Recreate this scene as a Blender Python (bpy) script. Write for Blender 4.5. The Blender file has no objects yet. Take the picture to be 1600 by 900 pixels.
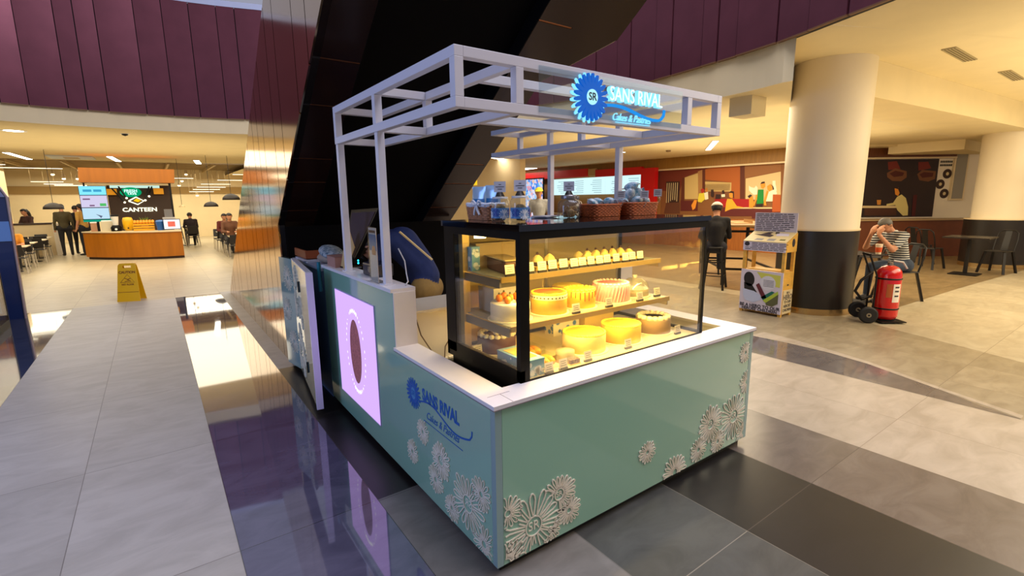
import bpy, bmesh, math, random
from mathutils import Vector, Matrix, Euler
random.seed(7)
S = bpy.context.scene
COL = S.collection
PI = math.pi

# ------------------------------------------------------------------ camera
CAMX, CAMY, CAMZ = -1.0215, -1.5466, 1.6
f_px, pitch, roll, yaw = 768.1, 0.179935, 0.0115727, 0.624077
cp, sp = math.cos(pitch), math.sin(pitch)
Fw = Vector((math.sin(yaw)*cp, math.cos(yaw)*cp, -sp))
Rt0 = Vector((math.cos(yaw), -math.sin(yaw), 0))
Dn0 = Fw.cross(Rt0)
Rt = math.cos(roll)*Rt0 + math.sin(roll)*Dn0
Dn = -math.sin(roll)*Rt0 + math.cos(roll)*Dn0
cd = bpy.data.cameras.new('camera')
cam = bpy.data.objects.new('camera', cd); COL.objects.link(cam)
cam.matrix_world = Matrix(((Rt.x, -Dn.x, -Fw.x, CAMX), (Rt.y, -Dn.y, -Fw.y, CAMY), (Rt.z, -Dn.z, -Fw.z, CAMZ), (0, 0, 0, 1)))
cd.sensor_width = 36.0; cd.lens = 36.0*f_px/1600.0; cd.clip_start = 0.05; cd.clip_end = 200
S.camera = cam

# ------------------------------------------------------------------ light
w = bpy.data.worlds.new('world'); S.world = w; w.use_nodes = True
bg = w.node_tree.nodes['Background']
bg.inputs[0].default_value = (0.70, 0.72, 0.92, 1); bg.inputs[1].default_value = 0.38

def area(name, loc, sx, sy, power, col, rot=(0, 0, 0)):
    l = bpy.data.lights.new(name, 'AREA'); l.shape = 'RECTANGLE'; l.size = sx; l.size_y = sy
    l.energy = power; l.color = col
    o = bpy.data.objects.new(name, l); COL.objects.link(o); o.location = loc; o.rotation_euler = rot
    return o
area('atrium_skylight', (4.2, -1.0, 11.0), 8, 8, 1500, (0.86, 0.84, 1.0), (0.30, -0.38, 0))
area('left_blue_fill', (-5.5, 1.5, 2.2), 3, 2.2, 105, (0.34, 0.50, 1.0), (0, -PI/2+0.15, 0))  # added fill lamp, no screen there: tints left-facing sides blue
area('food_court_light', (9.0, 5.0, 2.8), 6, 6, 380, (1.0, 0.86, 0.62))
area('hall_light', (8.5, -2.6, 3.2), 9, 3, 380, (1.0, 0.88, 0.68))
area('dining_light', (-1.5, 15.0, 2.8), 8, 6, 310, (1.0, 0.90, 0.70))
area('back_dining_light', (-1.0, 23.0, 2.7), 9, 4, 330, (1.0, 0.90, 0.68))
area('food_court_ceiling_fill', (8.8, 4.5, 2.0), 6, 5, 70, (1.0, 0.86, 0.58), (PI, 0, 0))  # added lamp without a fixture, brightens the food court ceiling from below
area('hall_ceiling_fill', (10.0, -1.6, 1.9), 8, 3.5, 95, (1.0, 0.86, 0.60), (PI, 0, 0))  # fill added below the hall ceiling to lighten it, no real fitting
area('dining_ceiling_fill', (-1.6, 14.0, 1.9), 7, 5, 62, (1.0, 0.87, 0.60), (PI, 0, 0))  # invented upward fill that lifts the dining ceiling's brightness
S.view_settings.view_transform = 'Standard'; S.view_settings.look = 'None'
S.view_settings.exposure = 0.22; S.view_settings.gamma = 1.0
S.view_settings.use_curve_mapping = False

# ------------------------------------------------------------------ materials
def lin(c):
    if isinstance(c, str):
        c = [int(c[i:i+2], 16) for i in (0, 2, 4)]
    out = []
    for v in c[:3]:
        v = v/255.0
        out.append(v/12.92 if v <= 0.04045 else ((v+0.055)/1.055)**2.4)
    return (*out, 1)
MC = {}
def mat(name, c, rough=0.5, metal=0.0, spec=0.5, coat=0.0, noise=0.0, nscale=8.0, stretch=(1, 1, 1), bump=0.0, c2=None, emit=None, es=1.0, sss=0.0):
    if name in MC: return MC[name]
    m = bpy.data.materials.new(name); m.use_nodes = True; MC[name] = m
    nt = m.node_tree; b = nt.nodes['Principled BSDF']
    b.inputs['Base Color'].default_value = lin(c)
    b.inputs['Roughness'].default_value = rough; b.inputs['Metallic'].default_value = metal
    b.inputs['Specular IOR Level'].default_value = spec
    b.inputs['Coat Weight'].default_value = coat; b.inputs['Coat Roughness'].default_value = 0.04
    if emit:
        b.inputs['Emission Color'].default_value = lin(emit); b.inputs['Emission Strength'].default_value = es
    if noise or bump or c2:
        tc = nt.nodes.new('ShaderNodeTexCoord'); mp = nt.nodes.new('ShaderNodeMapping'); mp.inputs['Scale'].default_value = stretch
        nz = nt.nodes.new('ShaderNodeTexNoise'); nz.inputs['Scale'].default_value = nscale; nz.inputs['Detail'].default_value = 5
        nt.links.new(tc.outputs['Object'], mp.inputs[0]); nt.links.new(mp.outputs[0], nz.inputs['Vector'])
        if noise or c2:
            rp = nt.nodes.new('ShaderNodeValToRGB'); a = lin(c)
            lo = lin(c2) if c2 else tuple(x*(1-noise) for x in a[:3])+(1,)
            hi = a if c2 else tuple(min(1, x*(1+noise)) for x in a[:3])+(1,)
            rp.color_ramp.elements[0].position = 0.32; rp.color_ramp.elements[1].position = 0.68
            rp.color_ramp.elements[0].color = lo; rp.color_ramp.elements[1].color = hi
            nt.links.new(nz.outputs[0], rp.inputs[0]); nt.links.new(rp.outputs[0], b.inputs['Base Color'])
        if bump:
            bp = nt.nodes.new('ShaderNodeBump'); bp.inputs['Strength'].default_value = bump; bp.inputs['Distance'].default_value = 0.01
            nt.links.new(nz.outputs[0], bp.inputs['Height']); nt.links.new(bp.outputs[0], b.inputs['Normal'])
    return m
def emis(name, c, s=1.0):
    if name in MC: return MC[name]
    m = bpy.data.materials.new(name); m.use_nodes = True; MC[name] = m
    nt = m.node_tree; nt.nodes.remove(nt.nodes['Principled BSDF'])
    e = nt.nodes.new('ShaderNodeEmission'); e.inputs[0].default_value = lin(c); e.inputs[1].default_value = s
    nt.links.new(e.outputs[0], nt.nodes['Material Output'].inputs[0]); return m
def glass(name, c=(255, 255, 255), refl=0.04, rough=0.02, alpha=0.0):
    """thin clear pane: lets light straight through, reflects more at grazing angles; alpha adds a milky film"""
    if name in MC: return MC[name]
    m = bpy.data.materials.new(name); m.use_nodes = True; MC[name] = m
    nt = m.node_tree; nt.nodes.remove(nt.nodes['Principled BSDF'])
    t = nt.nodes.new('ShaderNodeBsdfTransparent'); t.inputs[0].default_value = lin(c)
    g = nt.nodes.new('ShaderNodeBsdfGlossy'); g.inputs['Roughness'].default_value = rough
    lw0 = nt.nodes.new('ShaderNodeLayerWeight'); lw0.inputs[0].default_value = 0.5
    lw = nt.nodes.new('ShaderNodeMath'); lw.operation = 'POWER'; lw.inputs[1].default_value = 5.0; nt.links.new(lw0.outputs['Facing'], lw.inputs[0])
    mx = nt.nodes.new('ShaderNodeMixShader')
    mul = nt.nodes.new('ShaderNodeMath'); mul.operation = 'MULTIPLY_ADD'; mul.inputs[1].default_value = 0.9; mul.inputs[2].default_value = refl
    nt.links.new(lw.outputs[0], mul.inputs[0]); nt.links.new(mul.outputs[0], mx.inputs[0])
    nt.links.new(t.outputs[0], mx.inputs[1]); nt.links.new(g.outputs[0], mx.inputs[2])
    out = mx
    if alpha:
        d = nt.nodes.new('ShaderNodeBsdfDiffuse'); d.inputs[0].default_value = lin(c)
        m2 = nt.nodes.new('ShaderNodeMixShader'); m2.inputs[0].default_value = alpha
        nt.links.new(mx.outputs[0], m2.inputs[1]); nt.links.new(d.outputs[0], m2.inputs[2]); out = m2
    nt.links.new(out.outputs[0], nt.nodes['Material Output'].inputs[0]); return m
def tile(name, c, c2, rough, joint, px=0.66, py=1.31, ox=-0.21, oy=-0.46, jw=0.004, spec=0.5, marb=3.0, coat=0.0):
    """floor tile: marbled stone with thin joints on a world grid"""
    m = bpy.data.materials.new(name); m.use_nodes = True; MC[name] = m
    nt = m.node_tree; b = nt.nodes['Principled BSDF']; L = nt.links.new
    tc = nt.nodes.new('ShaderNodeTexCoord'); sx = nt.nodes.new('ShaderNodeSeparateXYZ'); L(tc.outputs['Object'], sx.inputs[0])
    def M(op, a, b_=None, c_=None):
        n = nt.nodes.new('ShaderNodeMath'); n.operation = op
        for i, v in enumerate((a, b_, c_)):
            if v is None: continue
            if isinstance(v, (int, float)): n.inputs[i].default_value = v
            else: L(v, n.inputs[i])
        return n.outputs[0]
    def joint_d(o, off, per):
        u = M('DIVIDE', M('SUBTRACT', o, off), per); fr = M('SUBTRACT', u, M('FLOOR', u))
        return M('MULTIPLY', M('MINIMUM', fr, M('SUBTRACT', 1.0, fr)), per), M('FLOOR', u)
    dx, ix = joint_d(sx.outputs[0], ox, px); dy, iy = joint_d(sx.outputs[1], oy, py)
    line = M('LESS_THAN', M('MINIMUM', dx, dy), jw/2)
    cid = M('ADD', M('MULTIPLY', ix, 7.31), M('MULTIPLY', iy, 3.17))
    cmb = nt.nodes.new('ShaderNodeCombineXYZ'); L(M('ADD', sx.outputs[0], M('MULTIPLY', cid, 3.0)), cmb.inputs[0]); L(M('MULTIPLY', sx.outputs[1], 2.2), cmb.inputs[1]); L(cid, cmb.inputs[2])
    nz = nt.nodes.new('ShaderNodeTexNoise'); nz.inputs['Scale'].default_value = marb; nz.inputs['Detail'].default_value = 7; nz.inputs['Roughness'].default_value = 0.6
    nz.inputs['Distortion'].default_value = 0.8
    L(cmb.outputs[0], nz.inputs['Vector'])
    rp = nt.nodes.new('ShaderNodeValToRGB'); rp.color_ramp.elements[0].position = 0.35; rp.color_ramp.elements[1].position = 0.65
    rp.color_ramp.elements[0].color = lin(c2); rp.color_ramp.elements[1].color = lin(c); L(nz.outputs[0], rp.inputs[0])
    wn = nt.nodes.new('ShaderNodeTexWhiteNoise'); wn.noise_dimensions = '1D'; L(cid, wn.inputs['W'])
    hs = nt.nodes.new('ShaderNodeHueSaturation'); L(rp.outputs[0], hs.inputs['Color']); L(M('ADD', 0.93, M('MULTIPLY', wn.outputs[0], 0.14)), hs.inputs['Value'])
    mx = nt.nodes.new('ShaderNodeMix'); mx.data_type = 'RGBA'; L(line, mx.inputs[0]); L(hs.outputs[0], mx.inputs[6]); mx.inputs[7].default_value = lin(joint)
    L(mx.outputs[2], b.inputs['Base Color'])
    b.inputs['Roughness'].default_value = rough; b.inputs['Specular IOR Level'].default_value = spec
    b.inputs['Coat Weight'].default_value = coat; b.inputs['Coat Roughness'].default_value = 0.03
    return m

# ------------------------------------------------------------------ mesh builder
def V3(p): return Vector(p)
class MB:
    def __init__(s): s.v = []; s.f = []; s.m = []; s.sm = []
    def add(s, vs, fs, mi=0, smooth=False):
        b = len(s.v); s.v += [Vector(p) for p in vs]
        for f in fs: s.f.append([b+i for i in f]); s.m.append(mi); s.sm.append(smooth)
    def poly(s, pts, mi=0): s.add(pts, [list(range(len(pts)))], mi)
    def box(s, x0, y0, z0, x1, y1, z1, mi=0):
        s.add([(x0,y0,z0),(x1,y0,z0),(x1,y1,z0),(x0,y1,z0),(x0,y0,z1),(x1,y0,z1),(x1,y1,z1),(x0,y1,z1)],
              [(0,3,2,1),(4,5,6,7),(0,1,5,4),(1,2,6,5),(2,3,7,6),(3,0,4,7)], mi); return s
    def obox(s, c, size, R=None, mi=0):
        R = R or Matrix.Identity(3); c = V3(c); h = [x/2 for x in size]
        vs = [c + R @ Vector((a*h[0], b*h[1], d*h[2])) for d in (-1, 1) for a, b in ((-1,-1),(1,-1),(1,1),(-1,1))]
        s.add(vs, [(0,3,2,1),(4,5,6,7),(0,1,5,4),(1,2,6,5),(2,3,7,6),(3,0,4,7)], mi); return s
    def beam(s, p, q, w, h=None, mi=0, up=(0, 0, 1)):
        p, q = V3(p), V3(q); h = h or w; d = (q-p); L = d.length; d.normalize(); up = V3(up)
        if abs(d.dot(up)) > .99: up = Vector((0, 1, 0))
        x = d.cross(up).normalized(); y = x.cross(d)
        R = Matrix((x, d, y)).transposed(); s.obox((p+q)/2, (w, L, h), R, mi); return s
    def ring(s, c, x, y, r, n, ry=None):
        ry = r if ry is None else ry
        return [c + x*(math.cos(2*PI*i/n)*r) + y*(math.sin(2*PI*i/n)*ry) for i in range(n)]
    def tube(s, pts, r, n=8, mi=0, closed=False, flat=None):
        pts = [V3(p) for p in pts]; k = len(pts); rs = r if isinstance(r, (list, tuple)) else [r]*k
        vs = []; ref = None
        for i, p in enumerate(pts):
            a = pts[i-1] if (i > 0 or closed) else p; b = pts[(i+1) % k] if (i < k-1 or closed) else p
            d = (b-a);
            if d.length < 1e-9: d = Vector((0, 0, 1))
            d.normalize()
            if ref is None: ref = Vector((0, 0, 1)) if abs(d.z) < .9 else Vector((1, 0, 0))
            x = d.cross(ref)
            if x.length < 1e-6: ref = Vector((1, 0, 0)) if abs(d.x) < .9 else Vector((0, 1, 0)); x = d.cross(ref)
            x.normalize(); y = x.cross(d).normalized(); ref = y
            vs += s.ring(p, x, y, rs[i], n)
        fs = []
        for i in range(k if closed else k-1):
            j = (i+1) % k
            for a in range(n): fs.append((i*n+a, i*n+(a+1) % n, j*n+(a+1) % n, j*n+a))
        s.add(vs, fs, mi, n > 5)
        if not closed:
            s.add(vs[:n], [list(range(n))], mi); s.add(vs[-n:], [list(range(n))[::-1]], mi)
        return s
    def cyl(s, p, q, r0, r1=None, n=20, mi=0): return s.tube([p, q], [r0, r0 if r1 is None else r1], n, mi)
    def lathe(s, prof, c=(0, 0, 0), n=32, mi=0, R=None):
        c = V3(c); R = R or Matrix.Identity(3); vs = []
        for r, z in prof:
            for i in range(n): vs.append(c + R @ Vector((r*math.cos(2*PI*i/n), r*math.sin(2*PI*i/n), z)))
        fs = []
        for k in range(len(prof)-1):
            for a in range(n): fs.append((k*n+a, k*n+(a+1) % n, (k+1)*n+(a+1) % n, (k+1)*n+a))
        s.add(vs, fs, mi, True)
        if prof[0][0] > 1e-6: s.add(vs[:n], [list(range(n))[::-1]], mi)
        if prof[-1][0] > 1e-6: s.add(vs[-n:], [list(range(n))], mi)
        return s
    def ell(s, c, r, R=None, n=12, mi=0):
        if isinstance(r, (int, float)): r = (r, r, r)
        R = R or Matrix.Identity(3); c = V3(c); m = max(6, n*2//3); vs = []; fs = []
        for k in range(m+1):
            t = PI*k/m
            for a in range(n):
                u = 2*PI*a/n; vs.append(c + R @ Vector((r[0]*math.sin(t)*math.cos(u), r[1]*math.sin(t)*math.sin(u), -r[2]*math.cos(t))))
        for k in range(m):
            for a in range(n): fs.append((k*n+a, k*n+(a+1) % n, (k+1)*n+(a+1) % n, (k+1)*n+a))
        s.add(vs, fs, mi, True); return s
    def prism(s, pts, d, mi=0):
        """polygon in space extruded by vector d"""
        n = len(pts); a = [V3(p) for p in pts]; d = V3(d); b = [p+d for p in a]
        s.add(a+b, [list(range(n))[::-1], list(range(n, 2*n))]+[(i, (i+1) % n, n+(i+1) % n, n+i) for i in range(n)], mi); return s
    def text(s, txt, O, U, W, size, depth=0.002, mi=0, align='CENTER', sx=1.0, bold=0.0, shear=0.0):
        """lettering standing on the plane (O, right U, up W)"""
        cu = bpy.data.curves.new('t', 'FONT'); cu.body = txt; cu.size = size; cu.extrude = depth/2; cu.align_x = align; cu.align_y = 'CENTER'
        cu.offset = bold; cu.shear = shear; cu.resolution_u = 3
        ob = bpy.data.objects.new('t', cu); COL.objects.link(ob)
        me = bpy.data.meshes.new_from_object(ob)
        U = V3(U).normalized(); W = V3(W).normalized(); N = U.cross(W); O = V3(O)
        s.add([O + U*v.co.x*sx + W*v.co.y + N*(v.co.z+depth/2) for v in me.vertices], [list(p.vertices) for p in me.polygons], mi)
        bpy.data.objects.remove(ob); bpy.data.curves.remove(cu); bpy.data.meshes.remove(me); return s
    def build(s, name, mats, parent=None, bev=0.0, fix=True):
        if not isinstance(mats, (list, tuple)): mats = [mats]
        off = Vector((0, 0, 0))
        if parent is not None: off = parent.get('_w') and Vector(parent['_w']) or Vector((0, 0, 0))
        me = bpy.data.meshes.new(name)
        me.from_pydata([p-off for p in s.v], [], s.f); me.update()
        for m in mats: me.materials.append(m)
        for p, mi, sm in zip(me.polygons, s.m, s.sm): p.material_index = mi; p.use_smooth = sm
        if fix:
            bm = bmesh.new(); bm.from_mesh(me); bmesh.ops.recalc_face_normals(bm, faces=bm.faces); bm.to_mesh(me); bm.free()
        o = bpy.data.objects.new(name, me); COL.objects.link(o)
        if parent is not None: o.parent = parent
        o['_w'] = list(off)
        if bev:
            md = o.modifiers.new('bevel', 'BEVEL'); md.width = bev; md.segments = 2; md.limit_method = 'ANGLE'; md.angle_limit = 0.6
        return o
def tag(o, label=None, cat=None, group=None, kind=None):
    if label: o['label'] = label
    if cat: o['category'] = cat
    if group: o['group'] = group
    if kind: o['kind'] = kind
    return o
def thing(name, label, cat, loc=(0, 0, 0), group=None, rz=0.0, world=True):
    """Empty at the base. world=True: parts are modelled in world coordinates (offset removed when built)."""
    o = bpy.data.objects.new(name, None); COL.objects.link(o); o.location = loc; o.rotation_euler = (0, 0, rz)
    o.empty_display_size = 0.1; o['_w'] = list(loc) if world else [0.0, 0.0, 0.0]
    return tag(o, label, cat, group)
def struct(name, mb, mats, bev=0.0):
    o = mb.build(name, mats, bev=bev); o['kind'] = 'structure'; return o
def dup(o, loc=None, rz=None, label=None, parent=None, scale=None, group=None):
    c = o.copy(); COL.objects.link(c)
    if parent is not None: c.parent = parent
    if loc is not None: c.location = loc
    if rz is not None: c.rotation_euler = (0, 0, rz)
    if scale is not None: c.scale = (scale,)*3
    if label: c['label'] = label
    if group: c['group'] = group
    for ch in [k for k in KIDS.get(o.name, [])]:
        d = dup(ch, parent=c); KIDS.setdefault(c.name, []).append(d)
    return c
KIDS = {}
def family(o):
    """register children so that dup() can copy a whole tree"""
    for k in bpy.data.objects:
        if k.parent is not None:
            l = KIDS.setdefault(k.parent.name, [])
            if k not in l: l.append(k)
    return o
def Rz(a): return Matrix.Rotation(a, 3, 'Z')
def Rx(a): return Matrix.Rotation(a, 3, 'X')
def Ry(a): return Matrix.Rotation(a, 3, 'Y')

# ================================================================== SETTING
G1 = dict(px=0.66, ox=-0.87, oy=-0.46)
G2 = dict(px=0.675, ox=-0.21, oy=-0.475)
t_light = tile('tile_light', (182, 176, 166), (166, 160, 150), 0.42, (118, 112, 104), **G1)
t_cream = tile('tile_cream', (192, 180, 152), (176, 162, 134), 0.34, (130, 115, 88), px=0.66, py=1.31)
t_polish = tile('tile_polished_dark', (96, 92, 112), (78, 75, 94), 0.04, (40, 40, 44), spec=1.0, coat=1.0, **G1)
t_navy = tile('tile_polished_navy', (62, 66, 84), (48, 52, 68), 0.06, (24, 26, 32), spec=0.9, coat=0.5, **G1)
t_black = tile('tile_black', (28, 24, 22), (20, 17, 16), 0.38, (70, 62, 54), **G2)
t_greygreen = tile('tile_grey', (80, 80, 76), (62, 62, 58), 0.42, (130, 124, 112), **G2)
t_brown = tile('tile_brown_grey', (112, 102, 92), (96, 86, 78), 0.22, (80, 72, 64), **G2)
t_beige = tile('tile_beige', (180, 166, 144), (160, 146, 124), 0.36, (140, 124, 104), **G2)
t_taupe = tile('tile_taupe', (160, 146, 118), (138, 124, 98), 0.36, (112, 98, 78))
fl = MB()
def rect(x0, y0, x1, y1, z, mi): fl.poly([(x0, y0, z), (x1, y0, z), (x1, y1, z), (x0, y1, z)], mi)
rect(-40, -12, 40, 45, 0.0, 1)                       # cream food court tiles everywhere
e = 0.0012
rect(-12, -8, -2.19, 8.5, e, 3)                      # navy polished
rect(-2.19, -8, -0.87, 8.5, e, 0)                    # light walkway
rect(-0.87, -8, -0.21, 8.5, e, 2)                    # polished strip along the kiosk
rect(-0.21, 0.85, 0.45, 3.47, e, 4)                  # black under the counter edge
rect(-0.21, 3.47, 0.45, 8.6, e, 0)
rect(-0.21, -8, 0.465, 0.85, e, 10)
rect(0.465, -8, 1.14, 0.85, e, 5)
rect(1.14, -8, 1.815, 0.85, e, 4)
rect(1.815, -8, 2.49, 0.85, e, 6)
rect(0.45, 0.85, 2.49, 8.6, e, 4)
rect(2.49, -8, 3.85, 8.6, e, 7)
R4 = [(5.0, -4.6), (5.2, -2.4), (5.56, -0.762), (5.736, -0.36), (5.929, 0.135), (6.233, 0.898), (6.45, 1.5), (6.6, 2.6), (6.6, 4.5), (6.2, 6.5), (5.2, 9.0)]
ARC = [(3.86, -1.0), (3.937, -0.781), (4.075, -0.521), (4.24, -0.2), (4.37, 0.12), (4.45, 0.48), (4.475, 0.916), (4.46, 1.3), (4.4, 2.4), (4.2, 4.0), (3.86, 6.2)]
for a, b in zip(R4, R4[1:]): fl.poly([(3.85, a[1], e), (a[0], a[1], e), (b[0], b[1], e), (3.85, b[1], e)], 8)
for a, b in zip(ARC, ARC[1:]): fl.poly([(3.85, a[1], 2*e), (a[0], a[1], 2*e), (b[0], b[1], 2*e), (3.85, b[1], 2*e)], 9)
fl.poly([(7.0, 0.83, e), (7.88, 0.785, e), (10.08, 0.687, e), (13.67, 0.447, e), (19, 0.2, e), (19, 12, e), (6.9, 12, e)], 11)
SL = [(3.87, -1.0, 3.95), (4.08, -0.521, 4.14), (4.37, 0.12, 4.44), (4.46, 0.5, 4.56), (4.48, 0.9, 4.66), (4.46, 1.3, 4.72)]
for a, b in zip(SL, SL[1:]): fl.poly([(a[0], a[1], 2.2*e), (a[2], a[1], 2.2*e), (b[2], b[1], 2.2*e), (b[0], b[1], 2.2*e)], 7)
t_stripe = tile('tile_polished_grey', (112, 104, 96), (98, 90, 84), 0.08, (90, 82, 74), px=9.0, spec=0.8)
struct('floor', fl, [t_light, t_cream, t_polish, t_navy, t_black, t_greygreen, t_brown, t_beige, t_taupe, t_stripe, tile('tile_light_front', (124, 119, 112), (106, 101, 94), 0.42, (70, 66, 62), **G2), tile('tile_brown_court', (150, 128, 92), (126, 106, 74), 0.3, (96, 80, 56))])

# ---- ceiling of the lower floor, with the round atrium opening
ATR = [(4.2, -0.5), (4.483, 0.35), (4.72, 0.94), (4.96, 1.64), (5.06, 2.2), (5.2, 3.2), (5.28, 4.1), (5.2, 5.1), (4.92, 6.26), (4.2, 8.2), (2.8, 9.7),
       (0.915, 10.43), (-0.5, 10.73), (-1.77, 10.75), (-2.9, 10.6), (-5, 9.9), (-7, 8.2), (-8.3, 5.5), (-8.8, 2.0), (-8.2, -2), (-6, -5), (-2, -6.5), (2, -4.5)]
def dens(P, k=3):
    out = []; n = len(P)
    for i in range(n):
        p0, p1, p2, p3 = [Vector((*P[(i+j) % n], 0)) for j in (-1, 0, 1, 2)]
        for t in range(k):
            t /= k
            q = 0.5*((2*p1)+(-p0+p2)*t+(2*p0-5*p1+4*p2-p3)*t*t+(-p0+3*p1-3*p2+p3)*t**3); out.append((q.x, q.y))
    return out
AT = dens(ATR, 3)
m_ceil = mat('ceiling_cream', (236, 218, 172), 0.8, spec=0.2, noise=0.03, nscale=2)
m_ceil2 = mat('ceiling_olive', (218, 198, 150), 0.85, spec=0.2, noise=0.03, nscale=2)
cl = MB()
def lowz(x, y): return 3.0 if x < 2.0 and y > 5 else 2.85
n = len(AT); cx, cy = 0.0, 3.0
for i in range(n):
    a, b = AT[i], AT[(i+1) % n]
    A = Vector((a[0], a[1], 0)); B = Vector((b[0], b[1], 0))
    if (a[1]+b[1])/2 > 1.34 or (a[1] > 1.3 and b[1] > 1.3):      # lower ceiling beyond: cream drop face under the fascia
        zl = 3.0 if (a[0]+b[0])/2 < 2.0 else 2.85
        cl.poly([(a[0], a[1], 3.3), (b[0], b[1], 3.3), (b[0], b[1], zl), (a[0], a[1], zl)], 0)
# flat slabs: high part (y < 1) and low part
def ring_slab(mb, sel, z, outer, mi):
    for i in range(n):
        a, b = AT[i], AT[(i+1) % n]
        if not sel(a, b): continue
        def out(p):
            d = Vector((p[0]-cx, p[1]-cy)); 
            q = (cx+d.x*outer, cy+d.y*outer)
            if z < 2.9 and q[1] < 1.0: q = (30, 1.0)
            if z < 2.9 and p[1] < 1.0: q = (4.8, 1.0)
            return q
        oa, ob = out(a), out(b)
        mb.poly([(a[0], a[1], z), (b[0], b[1], z), (ob[0], ob[1], z), (oa[0], oa[1], z)], mi)
P0 = None
for i in range(n):
    a, b = AT[i], AT[(i+1) % n]
    if min(a[1], b[1]) >= 1.3 and (a[0]+b[0])/2 >= 2.0:
        if P0 is None or a[1] < P0[1]: P0 = a
        if b[1] < 1.93: cl.poly([(*a, 2.85), (*b, 2.85), (6.2, 1.93, 2.85)], 0); continue
        cl.poly([(a[0], a[1], 2.85), (b[0], b[1], 2.85), (30, b[1], 2.85), (30, a[1], 2.85)] if a[1] > 1.93 else [(a[0], a[1], 2.85), (b[0], b[1], 2.85), (30, b[1], 2.85), (30, 1.93, 2.85), (6.2, 1.93, 2.85)], 0)
cl.poly([(2.0, 10.0, 2.849), (30, 9.6, 2.849), (30, 32, 2.849), (2.0, 32, 2.849)], 0)
BA, BB, BC, BD, BE, BF = (4.90, 1.30), (6.2, 1.93), (6.75, 1.15), (9.19, 0.975), (13.0, 0.70), (30, -0.5)
cl.poly([(*BA, 2.85), (*BB, 2.85), (*P0, 2.85)], 0)
cl.poly([(*BA, 2.85), (*P0, 2.85), (*P0, 3.3), (*BA, 3.3)], 0)
cl.poly([(*BB, 2.851), (30, 1.93, 2.851), (*BF, 2.851), (*BE, 2.851), (*BD, 2.851), (*BC, 2.851)], 0)
for p_, q_ in ((BA, BB), (BC, BD), (BD, BE), (BE, BF)): cl.poly([(*p_, 2.85), (*q_, 2.85), (*q_, 3.3), (*p_, 3.3)], 0)
ring_slab(cl, lambda a, b: (a[0]+b[0])/2 < 2.0 and (a[1]+b[1])/2 > 1.02, 3.0, 2.25, 1)
ring_slab(cl, lambda a, b: (a[1]+b[1])/2 <= 1.02, 3.302, 4.5, 0)
cl.poly([(4.2, 1.0, 3.3), (30, 1.0, 3.3), (30, -14, 3.3), (4.2, -14, 3.3)][::-1], 0) if False else None
cl.poly([(4.90, 1.30, 3.301), (5.03, 2.0, 3.301), (30, 2.0, 3.301), (30, -6.3, 3.301), (21.2, -6.3, 3.301), (4.72, 0.94, 3.301)], 0)
struct('ceiling', cl, [m_ceil, m_ceil2])

# ---- panelled fascia of the upper floor
m_fas = mat('fascia_plum', (112, 60, 70), 0.30, metal=0.6, noise=0.08, nscale=3)
m_fdark = mat('fascia_gap', (22, 12, 16), 0.7)
m_lip = mat('fascia_lip', (120, 84, 52), 0.5)
m_rail = mat('rail_white', (190, 200, 225), 0.3)
fa = MB(); L = 0.0; acc = 0.0
wds = [0.5, 0.27, 0.44, 0.44, 0.4, 0.55, 0.26, 0.25, 0.5, 0.3]
# walk the loop at fine steps, laying panels of uneven widths with dark gaps
pts = []; fine = dens(ATR, 24); m_ = len(fine)
k = 0; w_i = 0; cur = [fine[0]]; run = 0.0
for i in range(1, m_+1):
    p = fine[i % m_]; run += math.dist(p, cur[-1]); cur.append(p)
    if run >= wds[w_i % len(wds)] or i == m_:
        a, b = cur[0], cur[-1]; d = Vector((b[0]-a[0], b[1]-a[1], 0)); ln = d.length; d.normalize(); nn = Vector((-d.y, d.x, 0))
        inw = nn if nn.dot(Vector((0-a[0], 3-a[1], 0))) > 0 else -nn
        A = Vector((a[0], a[1], 0))+d*0.008; B = Vector((b[0], b[1], 0))-d*0.008; jog = 0.012*(w_i % 2)
        for (z0, z1, mi, th) in ((3.3, 5.45, 0, 0.03), (3.285, 3.3, 2, 0.035)):
            fa.prism([A+inw*jog+Vector((0, 0, z0)), B+inw*jog+Vector((0, 0, z0)), B+inw*jog+Vector((0, 0, z1)), A+inw*jog+Vector((0, 0, z1))], inw*th, mi)
        fa.prism([Vector((a[0], a[1], 3.3)), Vector((b[0], b[1], 3.3)), Vector((b[0], b[1], 5.44)), Vector((a[0], a[1], 5.44))], -inw*0.08, 1)
        fa.prism([Vector((a[0], a[1], 5.45)), Vector((b[0], b[1], 5.45)), Vector((b[0], b[1], 5.56)), Vector((a[0], a[1], 5.56))], inw*0.04, 3)
        cur = [b]; run = 0.0; w_i += 1
struct('trim_1', fa, [m_fas, m_fdark, m_lip, m_rail])

# ---- walls
m_wall = mat('wall_cream', (232, 210, 165), 0.75, noise=0.03, nscale=2)
m_white = mat('plaster_white', (238, 226, 205), 0.6, noise=0.02, nscale=2)
m_woodband = mat('wood_band', (150, 108, 42), 0.45, noise=0.12, nscale=4, stretch=(6, 6, 0.6))
m_wooddark = mat('wood_brown', (104, 58, 26), 0.5, noise=0.15, nscale=5, stretch=(5, 5, 0.6))
m_woodpanel = mat('wood_panel', (150, 88, 34), 0.45, noise=0.18, nscale=5, stretch=(6, 6, 0.5))
m_strip = mat('trim_strip', (225, 205, 165), 0.5)
wl = MB()
wl.box(13.0, 4.6, 0, 13.2, 30, 3.4, 0)
struct('wall_right', wl, [mat('wall_tan', (168, 118, 62), 0.7, noise=0.05)])
b1 = MB(); b1.box(12.86, 4.7, 2.5, 13.0, 30, 2.85, 0); b1.box(12.84, 4.7, 2.455, 13.0, 30, 2.5, 1); struct('trim_2', b1, [m_woodband, m_strip])
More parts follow.
